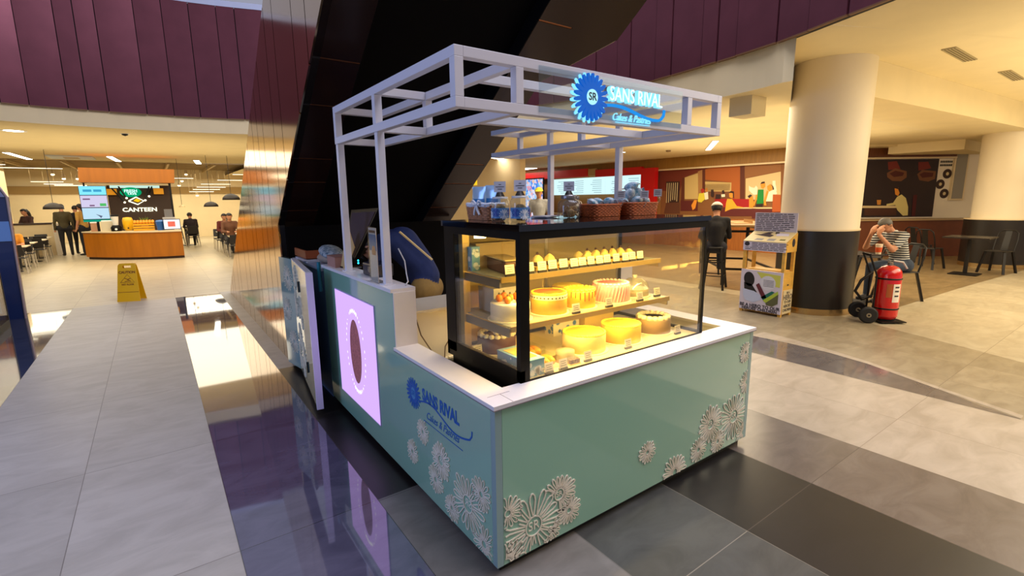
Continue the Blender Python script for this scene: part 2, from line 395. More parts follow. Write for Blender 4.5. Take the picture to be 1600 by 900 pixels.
b1 = MB(); b1.box(12.95, 4.7, 0, 13.0, 30, 0.93, 0); struct('baseboard_right', b1, [m_woodpanel])
# angled wall with the dark mural
A2 = Vector((13.0, 5.0, 0)); U2 = (Vector((16.5, 2.45, 0))-A2).normalized(); N2 = Vector((-U2.y, U2.x, 0)); N2 = -N2 if N2.dot(Vector((-1, -1, 0))) < 0 else N2
def W2(s, z, o=0.0): return A2+U2*s+N2*o+Vector((0, 0, z))
wl = MB(); wl.prism([W2(0, 0), W2(6.5, 0), W2(6.5, 3.4), W2(0, 3.4)], -N2*0.2, 0); struct('wall_back_right', wl, [m_white])
b1 = MB(); b1.prism([W2(0, 2.56), W2(4.25, 2.56), W2(4.25, 2.8), W2(0, 2.8)], N2*0.10, 0); b1.prism([W2(0, 2.52), W2(4.25, 2.52), W2(4.25, 2.56), W2(0, 2.56)], N2*0.12, 1)
b1.prism([W2(0, 2.8), W2(4.1, 2.8), W2(4.1, 2.85), W2(0, 2.85)], N2*0.5, 2)
struct('trim_3', b1, [m_wooddark, m_strip, m_ceil2])
b1 = MB(); b1.prism([W2(4.25, 1.42), W2(4.62, 1.42), W2(4.62, 2.74), W2(4.25, 2.74)], N2*0.06, 0); b1.prism([W2(4.29, 1.46), W2(4.58, 1.46), W2(4.58, 2.7), W2(4.29, 2.7)], N2*0.065, 1)
struct('trim_4', b1, [m_strip, mat('glass_grey_panel', (150, 140, 110), 0.2)])
# white upstand of a soffit beside the second pillar
b1 = MB(); b1.box(14.6, 1.9, 2.62, 18.5, 3.4, 2.85, 0); struct('trim_5', b1, [m_ceil])
b1 = MB(); b1.box(5.25, 1.95, 2.62, 5.6, 2.25, 2.85, 0); struct('trim_6', b1, [m_ceil])
# far right closing wall
wl = MB(); wl.box(19.0, -8, 0, 19.2, 3.2, 3.4, 0); struct('wall_far_right', wl, [m_wall])

# ---- far dining hall on the left
wl = MB(); wl.box(-14, 26, 0, 8, 26.2, 3.4, 0); struct('wall_back', wl, [m_wall])
b1 = MB(); b1.box(-14, 25.9, 2.0, 8, 26, 2.3, 0); struct('trim_7', b1, [mat('band_ochre', (150, 118, 62), 0.7)])
wl = MB(); wl.box(-14.2, 8, 0, -14, 26.2, 3.4, 0); struct('wall_left', wl, [m_wooddark])
wl = MB(); wl.box(8, 10.5, 0, 8.2, 26.2, 3.4, 0); struct('wall_side', wl, [m_wall])
# square white column in the hall
b1 = MB(); b1.box(-6.9, 21.2, 0, -4.95, 22.4, 3.1, 0); struct('trim_8', b1, [m_wall])
# ceiling beyond y = 20 is open: painted deck with ducts and ribs
cl = MB(); cl.box(-14, 20.3, 3.25, 8, 26.2, 3.3, 0)
m_ribs = mat('rib_beige', (176, 150, 104), 0.6)
for i in range(14):
    x = -12+i*1.45; cl.box(x, 20.3, 2.95, x+0.07, 26, 3.05, 1)
for i in range(9):
    y = 20.6+i*0.62; cl.box(-14, y, 3.05, 8, y+0.09, 3.12, 1)
cl.box(-14, 20.2, 2.99, 8, 20.32, 3.3, 1)
struct('trim_9', cl, [mat('deck_brown', (104, 78, 44), 0.8), m_ribs])

# ---- stairway body: mirror-clad side and dark soffit
m_clad = mat('bronze_mirror', (205, 176, 140), 0.11, metal=1.0)
m_groove = mat('groove_black', (14, 10, 10), 0.6)
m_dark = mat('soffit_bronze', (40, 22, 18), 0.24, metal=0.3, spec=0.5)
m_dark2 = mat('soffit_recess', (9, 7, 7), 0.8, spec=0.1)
m_copper = mat('soffit_edge', (150, 96, 62), 0.3, metal=0.8)
def up(y): return 3.278-(y-3.342)*0.644
def lo(y): return (1.082-(y-4.015)*0.7327) if y < 4.0 else 0.0
def side_poly(y0, y1, x):
    pts = []
    if y1 <= 3.62: pts = [(x, y0, lo(y0)), (x, y1, lo(y1)), (x, y1, up(y1)), (x, y0, up(y0))]
    elif y0 < 3.62: pts = [(x, y0, lo(y0)), (x, 3.62, lo(3.62)), (x, 3.55, 0.0), (x, y1, 0.0), (x, y1, up(y1)), (x, y0, up(y0))]
    else: pts = [(x, y0, 0.0), (x, y1, 0.0), (x, y1, max(0.02, up(y1))), (x, y0, up(y0))]
    return pts
sc = MB()
ys = [0.55]; k = 0
sw = [0.30, 0.42, 0.26, 0.55, 0.36, 0.62, 0.34, 0.5, 0.3]
while ys[-1] < 8.35: ys.append(min(8.38, ys[-1]+sw[k % len(sw)])); k += 1
for a, b in zip(ys, ys[1:]):
    if b-a < 0.03: continue
    sc.prism(side_poly(a+0.007, b-0.007, -0.062), (0.012, 0, 0), 0)
for a, b in ((0.55, 2.0), (2.0, 3.62), (3.62, 8.38)): sc.prism(side_poly(a, b, -0.05), (0.05, 0, 0), 1)
stair = sc
struct('wall_stair', sc, [m_clad, m_groove])
# soffit: two panelled strips either side of a recess, slope dz/dy = -0.7327
def sf(x, y, off=0.0):
    nrm = Vector((0, 0.5909, 0.8067)); p = Vector((x, y, lo(y) if y < 4 else 1.082-(y-4.015)*0.7327)); return p+nrm*off
so = MB()
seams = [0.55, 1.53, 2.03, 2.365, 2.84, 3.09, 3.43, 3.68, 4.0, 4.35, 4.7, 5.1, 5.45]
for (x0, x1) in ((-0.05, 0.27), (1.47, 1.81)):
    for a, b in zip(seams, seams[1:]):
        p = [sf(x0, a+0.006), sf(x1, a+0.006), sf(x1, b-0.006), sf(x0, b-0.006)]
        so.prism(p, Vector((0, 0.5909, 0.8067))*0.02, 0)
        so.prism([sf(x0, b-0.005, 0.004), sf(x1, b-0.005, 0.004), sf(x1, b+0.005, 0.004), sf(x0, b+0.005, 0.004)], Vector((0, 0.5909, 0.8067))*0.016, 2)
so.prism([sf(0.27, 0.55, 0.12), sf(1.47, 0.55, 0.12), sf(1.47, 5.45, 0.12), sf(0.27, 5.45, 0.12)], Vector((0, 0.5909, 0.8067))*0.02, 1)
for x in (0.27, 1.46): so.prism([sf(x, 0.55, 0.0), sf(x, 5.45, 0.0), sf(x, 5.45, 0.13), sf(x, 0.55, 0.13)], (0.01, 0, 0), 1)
so.prism([(1.80, 0.55, lo(0.55)), (1.80, 5.45, 0.03), (1.80, 8.3, 0.03), (1.80, 3.342, 3.278), (1.80, 0.55, up(0.55))], (0.03, 0, 0), 0)
# wider upper landing piece with a shinier underside and an upright face
so.prism([sf(1.83, 1.95), sf(2.3, 1.54), sf(2.3, 0.55), sf(1.83, 0.55)], Vector((0, 0.5909, 0.8067))*0.03, 0)
so.prism([(1.83, 1.95, 2.60), (2.3, 1.54, 2.9), (2.3, 1.54, 4.2), (1.83, 1.95, 4.2)], (0.02, 0.02, 0), 0)
so.prism([(2.3, 1.54, 2.9), (2.3, 0.55, 3.62), (2.3, 0.55, 4.2), (2.3, 1.54, 4.2)], (0.02, 0, 0), 0)
# back face beneath the soffit, behind the kiosk
so.prism([(0.0, 3.56, 0), (1.8, 3.56, 0), (1.8, 3.56, 1.36), (0.0, 3.56, 1.36)], (0, 0.03, 0), 1)
struct('trim_10', so, [m_dark, m_dark2, m_copper])

# ---- round pillars
m_pil = mat('pillar_white', (240, 226, 196), 0.45, noise=0.02, nscale=2)
m_pilb = mat('pillar_black', (32, 26, 22), 0.35)
def pillar(nm, x, y, zb, zt, rb):
    p = MB(); p.lathe([(0.477, zb+0.02), (0.477, zt)], (x, y, 0), 64, 0); p.lathe([(rb, 0.0), (rb, zb)], (x, y, 0), 64, 1)
    p.lathe([(rb+0.004, zb), (rb+0.004, zb+0.02)], (x, y, 0), 64, 2); p.lathe([(rb+0.003, 0.0), (rb+0.003, 0.085)], (x, y, 0), 64, 3)
    struct(nm, p, [m_pil, m_pilb, m_strip, mat('brass_kick', (190, 160, 110), 0.25, metal=0.9)])
pillar('wall_pillar_front', 6.487, 1.547, 1.13, 3.32, 0.487)
pillar('wall_pillar_rear', 14.07, 1.02, 1.03, 3.32, 0.58)

# ================================================================== CAKE KIOSK
m_mint = mat('mint_glass', (146, 192, 166), 0.10, spec=0.6, coat=1.0)
m_kwhite = mat('solid_white', (232, 226, 226), 0.35, noise=0.02)
m_kedge = mat('worktop_edge', (190, 176, 168), 0.5)
m_metal = mat('corner_profile', (150, 178, 176), 0.3, metal=0.2)
m_plinth = mat('plinth_black', (14, 14, 16), 0.5)
m_frame = mat('frame_white', (222, 220, 226), 0.35)
m_relief = mat('relief_cream', (238, 228, 206), 0.45)
m_logo = mat('logo_blue', (0, 92, 172), 0.35)
KS = thing('cake_kiosk', 'mint green and white cake kiosk with a white tube canopy and flower reliefs', 'kiosk', (0, 0, 0))
HT = 1.115; LT = 0.785; YE = 2.37; XR = 1.965; YS = 1.0
m = MB(); m.box(0.03, 0.03, 0.0, 0.12, YE-0.03, 0.05); m.box(0.12, 0.03, 0, XR-0.03, 0.12, 0.05); m.box(XR-0.12, 0.12, 0, XR-0.03, YE-0.03, 0.05); m.build('plinth', m_plinth, KS)
m = MB(); m.prism([(0.008, 0.008, 0.045), (0.008, YE, 0.045), (0.008, YE, HT-0.02), (0.008, YS, HT-0.02), (0.008, YS, LT-0.02), (0.008, 0.008, LT-0.02)], (0.117, 0, 0))
m.build('left_wall', m_kwhite, KS)
m = MB(); m.box(0.125, 0.008, 0.045, XR-0.125, 0.125, LT-0.02); m.build('front_wall', m_kwhite, KS)
m = MB(); m.prism([(XR-0.125, 0.008, 0.045), (XR-0.125, YE, 0.045), (XR-0.125, YE, HT-0.02), (XR-0.125, YS, HT-0.02), (XR-0.125, YS, LT-0.02), (XR-0.125, 0.008, LT-0.02)], (0.117, 0, 0))
m.build('right_wall', m_kwhite, KS)
# glossy panels
m = MB(); m.prism([(0.0, 0.034, 0.045), (0.0, 2.27, 0.045), (0.0, 2.27, HT-0.02), (0.0, YS+0.002, HT-0.02), (0.0, YS+0.002, LT-0.02), (0.0, 0.034, LT-0.02)], (0.009, 0, 0))
m.prism([(0.001, 2.274, 0.045), (0.001, YE, 0.045), (0.001, YE, HT-0.02), (0.001, 2.274, HT-0.02)], (0.008, 0, 0))
m.build('side_panel', m_mint, KS)
m = MB(); m.box(0.034, 0.0, 0.045, XR-0.034, 0.009, LT-0.02); m.build('front_panel', m_mint, KS)
m = MB(); m.box(XR-0.009, 0.034, 0.045, XR, YE, LT-0.02); m.build('right_panel', m_mint, KS)
for (x0, y0) in ((0.0, 0.0), (XR-0.032, 0.0)):
    m = MB(); m.box(x0-0.001, y0-0.001, 0.045, x0+0.032, y0+0.032, LT-0.02); m.build('corner_profile', m_metal, KS)
# worktop ledge (U shape) with mitre joint lines
m = MB(); o_ = 0.012
m.box(-o_, -o_, LT-0.02, 0.132, YS, LT); m.box(0.132, -o_, LT-0.02, XR-0.132, 0.14, LT); m.box(XR-0.132, -o_, LT-0.02, XR+o_, YS, LT)
m.build('worktop', m_kwhite, KS)
m = MB()
for b in ((-o_-.001, -o_-.001, LT-0.021, -o_, YS, LT-0.017), (-o_, -o_-.001, LT-0.021, XR+o_, -o_, LT-0.0165)): m.box(*b)
m.box(0.02, 0.085, LT, 0.134, 0.087, LT+0.0006); m.box(0.083, -0.01, LT, 0.085, 0.087, LT+0.0006)
m.build('worktop_joint', mat('joint_grey', (130, 120, 122), 0.5), KS)
m = MB(); m.box(-o_, YS-0.001, HT-0.02, 0.137, YE+0.01, HT); m.build('high_ledge', m_kwhite, KS)
m = MB(); m.box(XR-0.137, YS-0.001, HT-0.02, XR+o_, YE+0.01, HT); m.build('high_ledge', m_kwhite, KS)
m = MB(); m.box(0.0, YS-0.010, LT, 0.132, YS-0.001, HT-0.02); m.build('step_face', m_kwhite, KS)
m = MB(); m.box(XR-0.132, YS-0.010, LT, XR, YS-0.001, HT-0.02); m.build('step_face', m_kwhite, KS)

# flower reliefs --------------------------------------------------
def flower_loops(cx, cy, R, n, rin, seed, ell=1.0):
    """petal outlines as one wandering line per petal"""
    rnd = random.Random(seed); loops = []
    for i in range(n):
        a = 2*PI*(i+0.2*rnd.random())/n; r1 = R*(0.82+0.18*rnd.random()); w = PI/n*0.62
        r0 = rin*1.12
        wid = r1*math.sin(w)*0.80
        ca, sa = math.cos(a), math.sin(a)
        pl = []
        for (t, s_) in ((0, .10), (.35, .62), (.7, 1.0), (.88, .82), (.97, .42), (1, 0), (.97, -.42), (.88, -.82), (.7, -1.0), (.35, -.62), (0, -.10)):
            rr = r0+(r1-r0)*t; pl.append((cx+rr*ca-s_*wid*sa, cy+(rr*sa+s_*wid*ca)*ell))
        loops.append(pl)
    return loops
def relief(parent, name, to3, cx, cy, R, n, seed, clip, th, letters=False, others=()):
    """to3(u,v,h) maps panel coordinates to space. clip=(u0,v0,u1,v1); others = circles lying in front"""
    mb = MB(); rin = R*(0.26 if letters else 0.19)
    inside = lambda p: clip[0] <= p[0] <= clip[2] and clip[1] <= p[1] <= clip[3] and all(math.dist(p, (o[0], o[1])) > o[2] for o in others)
    for lp in flower_loops(cx, cy, R, n, rin, seed):
        seg = []
        def flush(seg):
            if len(seg) > 1: ribbon(mb, to3, seg, th)
        for p in lp:
            if inside(p): seg.append(p)
            else: flush(seg); seg = []
        flush(seg)
    for rr in (rin,):
        c = [(cx+rr*math.cos(2*PI*i/24), cy+rr*1.05*math.sin(2*PI*i/24)) for i in range(25)]
        seg = []
        for p in c:
            if clip[0] <= p[0] <= clip[2] and clip[1] <= p[1] <= clip[3]: seg.append(p)
            else:
                if len(seg) > 1: ribbon(mb, to3, seg, th)
                seg = []
        if len(seg) > 1: ribbon(mb, to3, seg, th)
    if letters:
        O = to3(cx, cy, 0.0); U = to3(cx+1, cy, 0)-O; Wv = to3(cx, cy+1, 0)-O
        mb.text('SR', O, U, Wv, rin*1.35, 0.003, align='CENTER')
    return mb.build(name, m_relief, parent)
def ribbon(mb, to3, seg, th, h=0.004):
    w = th/2; L = []; Rr = []
    for i, p in enumerate(seg):
        a = seg[max(0, i-1)]; b = seg[min(len(seg)-1, i+1)]; d = Vector((b[0]-a[0], b[1]-a[1]))
        if d.length < 1e-9: d = Vector((1, 0))
        d.normalize(); L.append((p[0]-d.y*w, p[1]+d.x*w)); Rr.append((p[0]+d.y*w, p[1]-d.x*w))
    vs = []
    for l, r in zip(L, Rr): vs += [to3(*l, 0), to3(*l, h), to3(*r, h), to3(*r, 0)]
    fs = []
    for i in range(len(seg)-1):
        for k in range(3): fs.append((i*4+k, i*4+k+1, i*4+4+k+1, i*4+4+k))
    fs += [(0, 1, 2, 3), tuple(4*(len(seg)-1)+k for k in (3, 2, 1, 0))]
    mb.add(vs, fs, 0)
front = lambda u, v, h: Vector((u, -0.0005-h, v))
side = lambda u, v, h: Vector((-0.0005-h, u, v))
FC = (0.036, 0.047, XR-0.036, LT-0.022)
FL = [(0.055, 0.285, 0.085, 18, 0, []), (0.195, 0.165, 0.172, 17, 1, [(0.055, 0.285, 0.06)]), (0.345, 0.262, 0.105, 20, 1, [(0.195, 0.165, 0.15)]),
      (0.405, 0.155, 0.078, 22, 0, [(0.345, 0.262, 0.07)]), (0.292, 0.105, 0.068, 20, 0, [(0.195, 0.165, 0.12), (0.405, 0.155, 0.045)]), (0.045, 0.05, 0.115, 20, 0, []),
      (0.965, 0.265, 0.07, 20, 0, []), (1.215, 0.06, 0.115, 20, 0, []), (1.435, 0.125, 0.085, 20, 0, [(1.215, 0.06, 0.08)]), (1.545, 0.255, 0.125, 20, 1, [(1.435, 0.125, 0.06)]),
      (1.635, 0.115, 0.08, 20, 0, [(1.545, 0.255, 0.09)]), (1.80, 0.235, 0.165, 17, 1, [(1.635, 0.115, 0.05), (1.545, 0.255, 0.08)]), (1.925, 0.435, 0.085, 20, 0, [(1.80, 0.235, 0.13)]), (1.885, 0.635, 0.07, 20, 0, []), (1.93, 0.09, 0.09, 18, 0, [(1.80, 0.235, 0.12)])]
for i, (u, v, R, n_, lt, ot) in enumerate(FL):
    relief(KS, 'flower_relief', front, u, v, R, n_-(4 if R < .1 else 1), 11+i, FC, 0.0058 if R > .1 else 0.0040, bool(lt), ot)
SC = (0.038, 0.047, 2.26, LT-0.022)
FS = [(0.115, 0.335, 0.085, 18, 0, []), (0.235, 0.225, 0.155, 17, 1, [(0.10, 0.335, 0.05)]), (0.10, 0.10, 0.10, 18, 0, [(0.235, 0.225, 0.12)]), (0.49, 0.325, 0.105, 20, 1, [(0.235, 0.225, 0.13)]), (0.39, 0.12, 0.075, 20, 0, [(0.235, 0.225, 0.12), (0.56, 0.185, 0.05)]),
      (0.555, 0.19, 0.085, 20, 0, [(0.49, 0.325, 0.07)]), (0.685, 0.40, 0.075, 20, 0, [(0.49, 0.325, 0.09)]), (0.83, 0.225, 0.078, 20, 0, [])]
for i, (u, v, R, n_, lt, ot) in enumerate(FS):
    relief(KS, 'flower_relief', side, u, v, R, n_-(4 if R < .1 else 1), 41+i, SC, 0.0058 if R > .1 else 0.0042, bool(lt), ot)
# printed blue shop logo on the side panel
def disc_flower(mb, to3, cu, cv, R, n_, h, mi=0, inner=0.33):
    pts = []
    for i in range(n_):
        a = 2*PI*i/n_; da = PI/n_
        for t, r in ((-1.0, 0.56), (-0.66, 0.84), (-0.28, 0.985), (0.28, 0.985), (0.66, 0.84)):
            pts.append((cu+R*r*math.cos(a+t*da), cv+R*r*math.sin(a+t*da)))
    c0 = to3(cu, cv, h); vs = [c0]+[to3(*p, h) for p in pts]+[to3(*p, 0) for p in pts]; k = len(pts)
    fs = [(0, 1+i, 1+(i+1) % k) for i in range(k)]+[(1+i, 1+(i+1) % k, 1+k+(i+1) % k, 1+k+i) for i in range(k)]
    mb.add(vs, fs, mi)
sidew = lambda u, v, h: Vector((-0.0004-h, 0.83-u, v))     # u runs towards the front corner (reading direction)
LG = MB(); disc_flower(LG, sidew, 0.045, 0.582, 0.088, 20, 0.0012)
O = Vector((-0.0016, 0.83-0.045, 0.582)); Ux = Vector((0, -1, 0)); Wz = Vector((0, 0, 1))
logo = LG.build('printed_logo', m_logo, KS)
LG = MB(); c_ = [sidew(0.045+0.026*math.cos(2*PI*i/24), 0.582+0.034*math.sin(2*PI*i/24), 0.0016) for i in range(24)]; LG.poly(c_, 0)
LG.text('SR', sidew(0.045, 0.582, 0.0018), Ux, Wz, 0.042, 0.0006, 1)
LG.build('logo_centre', [mat('logo_pale', (70, 140, 190), 0.35), m_logo], logo)
LG = MB(); LG.text('SANS RIVAL', sidew(0.345, 0.612, 0), Ux, Wz, 0.088, 0.0012, align='CENTER', sx=0.82, bold=0.003)
LG.text('Cakes & Pastries', sidew(0.36, 0.512, 0), Ux, Wz, 0.058, 0.0012, align='CENTER', sx=0.85, shear=0.4)
sw_ = [(0.12+0.48*t, 0.562+0.026*math.sin(t*PI*1.9)-0.010*t, ) for t in [i/24 for i in range(25)]]+[(0.625, 0.552), (0.645, 0.575), (0.648, 0.60)]
ribbon(LG, sidew, sw_, 0.009, 0.0012); ribbon(LG, sidew, [(0.16, 0.472), (0.56, 0.472)], 0.0035, 0.0012)
LG.build('lettering', m_logo, logo)
# backlit poster panel ------------------------------------------
m_lb = emis('lightbox_lilac', (214, 176, 255), 0.95)
lbx = MB(); lbx.box(-0.006, 1.298, 0.192, 0.0, 2.088, 0.972); LB = lbx.build('lightbox', mat('lightbox_rim', (210, 190, 235), 0.3), KS)
x_ = MB(); x_.box(-0.0075, 1.304, 0.198, -0.006, 2.082, 0.966); x_.build('lit_poster', m_lb, LB)
ov = MB(); ov.poly([(-0.0085, 1.69+0.11*math.cos(2*PI*i/48), 0.585+0.225*math.sin(2*PI*i/48)) for i in range(48)], 0)
ov.build('poster_oval', mat('oval_brown', (150, 84, 84), 0.8, noise=0.45, nscale=70, emit=(130, 80, 92), es=0.35), LB)
mk = MB(); rr = random.Random(3)
lbf = lambda u, v, h: Vector((-0.0085-h, u, v))
for i in range(40):
    a = 2*PI*i/40; q = math.sin(a)
    if abs(abs(q)-0.35) < 0.12 and False: continue
    u = 1.69+0.185*math.cos(a); v = 0.585+0.285*math.sin(a)
    big = abs(q) > 0.9
    wv, hv = (0.03, 0.035) if big else (0.012, 0.026 if i % 5 else 0.010)
    if abs(q) < 0.9 and i % 6 == 0: continue
    mk.poly([lbf(u-wv/2, v, 0), lbf(u, v+hv/2, 0), lbf(u+wv/2, v, 0), lbf(u, v-hv/2, 0)], 0)
mk.build('poster_marks', emis('marks_white', (255, 255, 255), 1.2), LB)

# canopy ----------------------------------------------------------
T = 0.042; X0, X3, X1, X2 = 0.04, 1.88, 0.345, 1.58; Y0, Y1c, YR, YM = 0.295, 0.62, 1.885, 1.175; ZT, ZB = 2.185, 1.99
def beam(p, q, nm='canopy_beam'): mm = MB(); mm.beam(p, q, T, T); mm.build(nm, m_frame, KS, bev=0.002)
h = T/2
for z in (ZT, ZB):
    beam((X0, Y0-h, z), (X0, YR+h, z)); beam((X3, Y0-h, z), (X3, 2.34, z)); beam((X0+h, Y0, z), (X3-h, Y0, z))
    beam((X1, Y0+h, z), (X1, YR+h, z)); beam((X2, Y0+h, z), (X2, 2.34, z)); beam((X1+h, Y1c, z), (X2-h, Y1c, z))
    beam((X0+h, YM, z), (X1-h, YM, z)); beam((X0+h, YR, z), (X1-h, YR, z)); beam((X2+h, YM, z), (X3-h, YM, z)); beam((X2+h, YR, z), (X3-h, YR, z)); beam((X2+h, 2.322, z), (X3-h, 2.322, z))
def vert(x, y, z0=ZB+h, z1=ZT-h): mm = MB(); mm.beam((x, y, z0), (x, y, z1), T, T, up=(0, 1, 0)); mm.build('canopy_upright', m_frame, KS, bev=0.002)
for (x, y) in ((X0, Y0), (X1, Y0), (X2, Y0), (X3, Y0), (X0, YM), (X1, YM), (X0, YR), (X2, YM), (X3, YR), (X3, 2.322), (X3, 1.085)): vert(x, y)
for (x, y) in ((X0+0.005, 1.175), (X0+0.005, 1.885)):
    mm = MB(); mm.beam((x, y, HT), (x, y, ZB-h), T, T, up=(0, 1, 0)); mm.build('canopy_post', m_frame, KS, bev=0.002)
    mm = MB(); mm.box(x-0.035, y-0.035, HT, x+0.035, y+0.035, HT+0.006); mm.build('post_foot', m_frame, KS)
for (x, y) in ((X3+0.005, 1.085), (X3+0.005, 1.88)):
    mm = MB(); mm.beam((x, y, HT), (x, y, ZB-h), T, T, up=(0, 1, 0)); mm.build('canopy_post', m_frame, KS, bev=0.002)

# lit sign on the canopy ---------------------------------------------
SG = thing('canopy_sign', 'glowing blue flower and shop name sign on clear acrylic at the canopy front', 'sign', (0.95, Y0-h-0.006, ZB-h))
m = MB(); m.box(0.45, Y0-h-0.005, 1.985, 1.50, Y0-h-0.001, 2.185); m.build('acrylic_panel', glass('acrylic', (236, 243, 247), 0.03, 0.02, 0.03), SG)
m_glow = emis('sign_blue', (40, 150, 240), 0.85); m_glow2 = emis('sign_cyan', (130, 215, 255), 1.15); m_sb = mat('sign_face', (0, 70, 150), 0.5, spec=0.2, emit=(0, 104, 214), es=0.5)
sgn = lambda u, v, h: Vector((u, Y0-h-0.018-0.006, v)) if False else Vector((u, 0.2715-h, v))
m = MB(); disc_flower(m, sgn, 0.752, 2.075, 0.118, 21, 0.006, 0); m.build('flower_halo', m_glow2, SG)
m = MB(); disc_flower(m, lambda u, v, h: Vector((u, 0.262-h, v)), 0.762, 2.078, 0.112, 21, 0.012, 0)
fe = m.build('flower_emblem', m_sb, SG)
m = MB(); m.cyl((0.762, 0.2495, 2.078), (0.762, 0.246, 2.078), 0.036, 0.036, 28); m.text('SR', (0.762, 0.2455, 2.078), (1, 0, 0), (0, 0, 1), 0.05, 0.001, 1, bold=0.001)
m.build('emblem_centre', [emis('centre_pale', (170, 235, 250), 1.0), mat('centre_letters', (10, 40, 60), 0.5)], fe)
m = MB(); m.text('SANS RIVAL', (1.085, 0.268, 2.106), (1, 0, 0), (0, 0, 1), 0.098, 0.016, 0, sx=0.80, bold=0.002); m.build('shop_name', m_glow2, SG)
m = MB(); m.text('SANS RIVAL', (1.09, 0.2515, 2.106), (1, 0, 0), (0, 0, 1), 0.098, 0.004, 0, sx=0.80, bold=-0.0006); m.build('shop_name_face', mat('name_white', (235, 250, 255), 0.3, emit=(200, 240, 255), es=0.7), SG)
m = MB(); pts_ = [(0.87+0.42*t, 2.043+0.018*math.sin(0.6+t*PI*1.5)-0.016*t) for t in [i/22 for i in range(23)]]+[(1.31, 2.02), (1.33, 2.04), (1.335, 2.07)]
ribbon(m, lambda u, v, h: Vector((u, 0.2712-h, v)), pts_, 0.014, 0.01); m.build('swoosh', m_glow, SG)
m = MB(); m.text('Cakes & Pastries', (1.07, 0.268, 2.003), (1, 0, 0), (0, 0, 1), 0.052, 0.006, 0, sx=0.85, shear=0.35); m.box(0.95, 0.266, 1.978, 1.22, 0.2695, 1.981); m.build('tagline', m_glow2, SG)

# gate beside the kiosk ------------------------------------------------
m_gate = mat('gate_glass', (146, 178, 168), 0.06, spec=0.8, coat=1.0)
GT = thing('kiosk_gate', 'tall mint gate with white edge and flower pattern, beside the left end of the kiosk', 'gate', (-0.1, 2.9, 0))
g0, g1, g2 = Vector((-0.175, 2.17, 0)), Vector((-0.058, 3.19, 0)), Vector((-0.105, 3.50, 0))
def leaf(a, b, z0=0.05, z1=1.085, th=0.035):
    d = (b-a).normalized(); nn = Vector((d.y, -d.x, 0)); mm = MB(); mm.prism([a+Vector((0, 0, z0)), b+Vector((0, 0, z0)), b+Vector((0, 0, z1)), a+Vector((0, 0, z1))], nn*th, 0); return mm
l1 = leaf(g0, g1); L1 = l1.build('gate_leaf', m_gate, GT); l2 = leaf(g1, g2); L2 = l2.build('gate_leaf', m_gate, GT)
m = MB(); d_ = (g1-g0).normalized(); nn_ = Vector((d_.y, -d_.x, 0)); R_ = Matrix((nn_, d_, Vector((0, 0, 1)))).transposed()
m.obox(g0-d_*0.008+nn_*0.0175+Vector((0, 0, 0.5675)), (0.048, 0.022, 1.045), R_); m.build('white_edge', mat('edge_white', (225, 220, 240), 0.35), L1)
m = MB(); m.obox((g0+g1)/2+nn_*0.0175+Vector((0, 0, 1.09)), (0.04, (g1-g0).length, 0.008), R_); m.build('top_trim', m_frame, L1)
gd = (g2-g1).normalized(); gn = Vector((-gd.y, gd.x, 0)); 
gl1 = lambda u, v, h: g0+d_*u+Vector((0, 0, v))-nn_*(0.0005+h)
gl2 = lambda u, v, h: g1+gd*u+Vector((0, 0, v))-Vector((gd.y, -gd.x, 0))*(0.0005+h)
for i, (u, v, R, n_) in enumerate([(0.85, 0.95, 0.10, 16), (0.92, 0.70, 0.13, 18), (0.80, 0.45, 0.11, 18), (0.93, 0.22, 0.13, 18), (0.62, 0.30, 0.12, 18), (0.70, 0.16, 0.09, 18), (0.55, 0.60, 0.07, 16)]):
    relief(L1, 'flower_relief', gl1, u, v, R, n_, 71+i, (0.02, 0.07, 1.0, 1.06), 0.004)
for i, (u, v, R, n_) in enumerate([(0.12, 0.90, 0.12, 16), (0.2, 0.6, 0.12, 18), (0.1, 0.3, 0.12, 18)]):
    relief(L2, 'flower_relief', gl2, u, v, R, n_, 81+i, (0.01, 0.07, 0.31, 1.06), 0.004)
for z in (0.25, 0.9):
    m = MB(); m.obox(gl1(0.42 if z < .5 else 0.58, z, 0.004), (0.01, 0.02, 0.09), R_); m.build('hinge', m_plinth, L1)

# ================================================================== DISPLAY CASE
CX0, CX1, CY0, CY1, CZ0, CZ1 = 0.225, 1.60, 0.125, 0.80, 0.62, 1.49
m_blk = mat('case_black', (9, 8, 8), 0.4, spec=0.15)
m_steel = mat('case_steel', (170, 160, 140), 0.3, metal=0.8)
m_pane = glass('case_glass', (252, 250, 244), 0.075, 0.01)
DC = thing('display_case', 'black framed glass cake display case lit from inside, set into the kiosk', 'display case', (CX0, CY0, 0))
m = MB(); m.box(CX0+0.02, CY0+0.02, 0.06, CX1-0.02, CY1-0.02, CZ0+0.14); m.build('base', m_blk, DC)
m = MB(); m.box(CX0-0.012, CY0-0.01, CZ0+0.06, CX1+0.005, CY1+0.01, CZ0+0.10); m.build('plinth_step', m_blk, DC)
m = MB(); m.box(CX0+0.005, CY0+0.005, 0.765, CX1-0.005, CY1-0.005, 0.782); m.build('deck', mat('deck_cream', (205, 190, 150), 0.35), DC)
m = MB(); m.box(CX0-0.01, CY0-0.01, 1.462, CX1+0.012, CY1+0.01, 1.49); m.build('top_slab', mat('top_black_stone', (10, 10, 11), 0.05, spec=0.6), DC)
m = MB(); m.box(CX0, CY0, 1.425, CX1, CY0+0.03, 1.462); m.box(CX0, CY1-0.03, 1.425, CX1, CY1, 1.462); m.box(CX0, CY0+0.03, 1.425, CX0+0.03, CY1-0.03, 1.462); m.box(CX1-0.03, CY0+0.03, 1.425, CX1, CY1-0.03, 1.462)
m.build('top_rail', m_blk, DC)
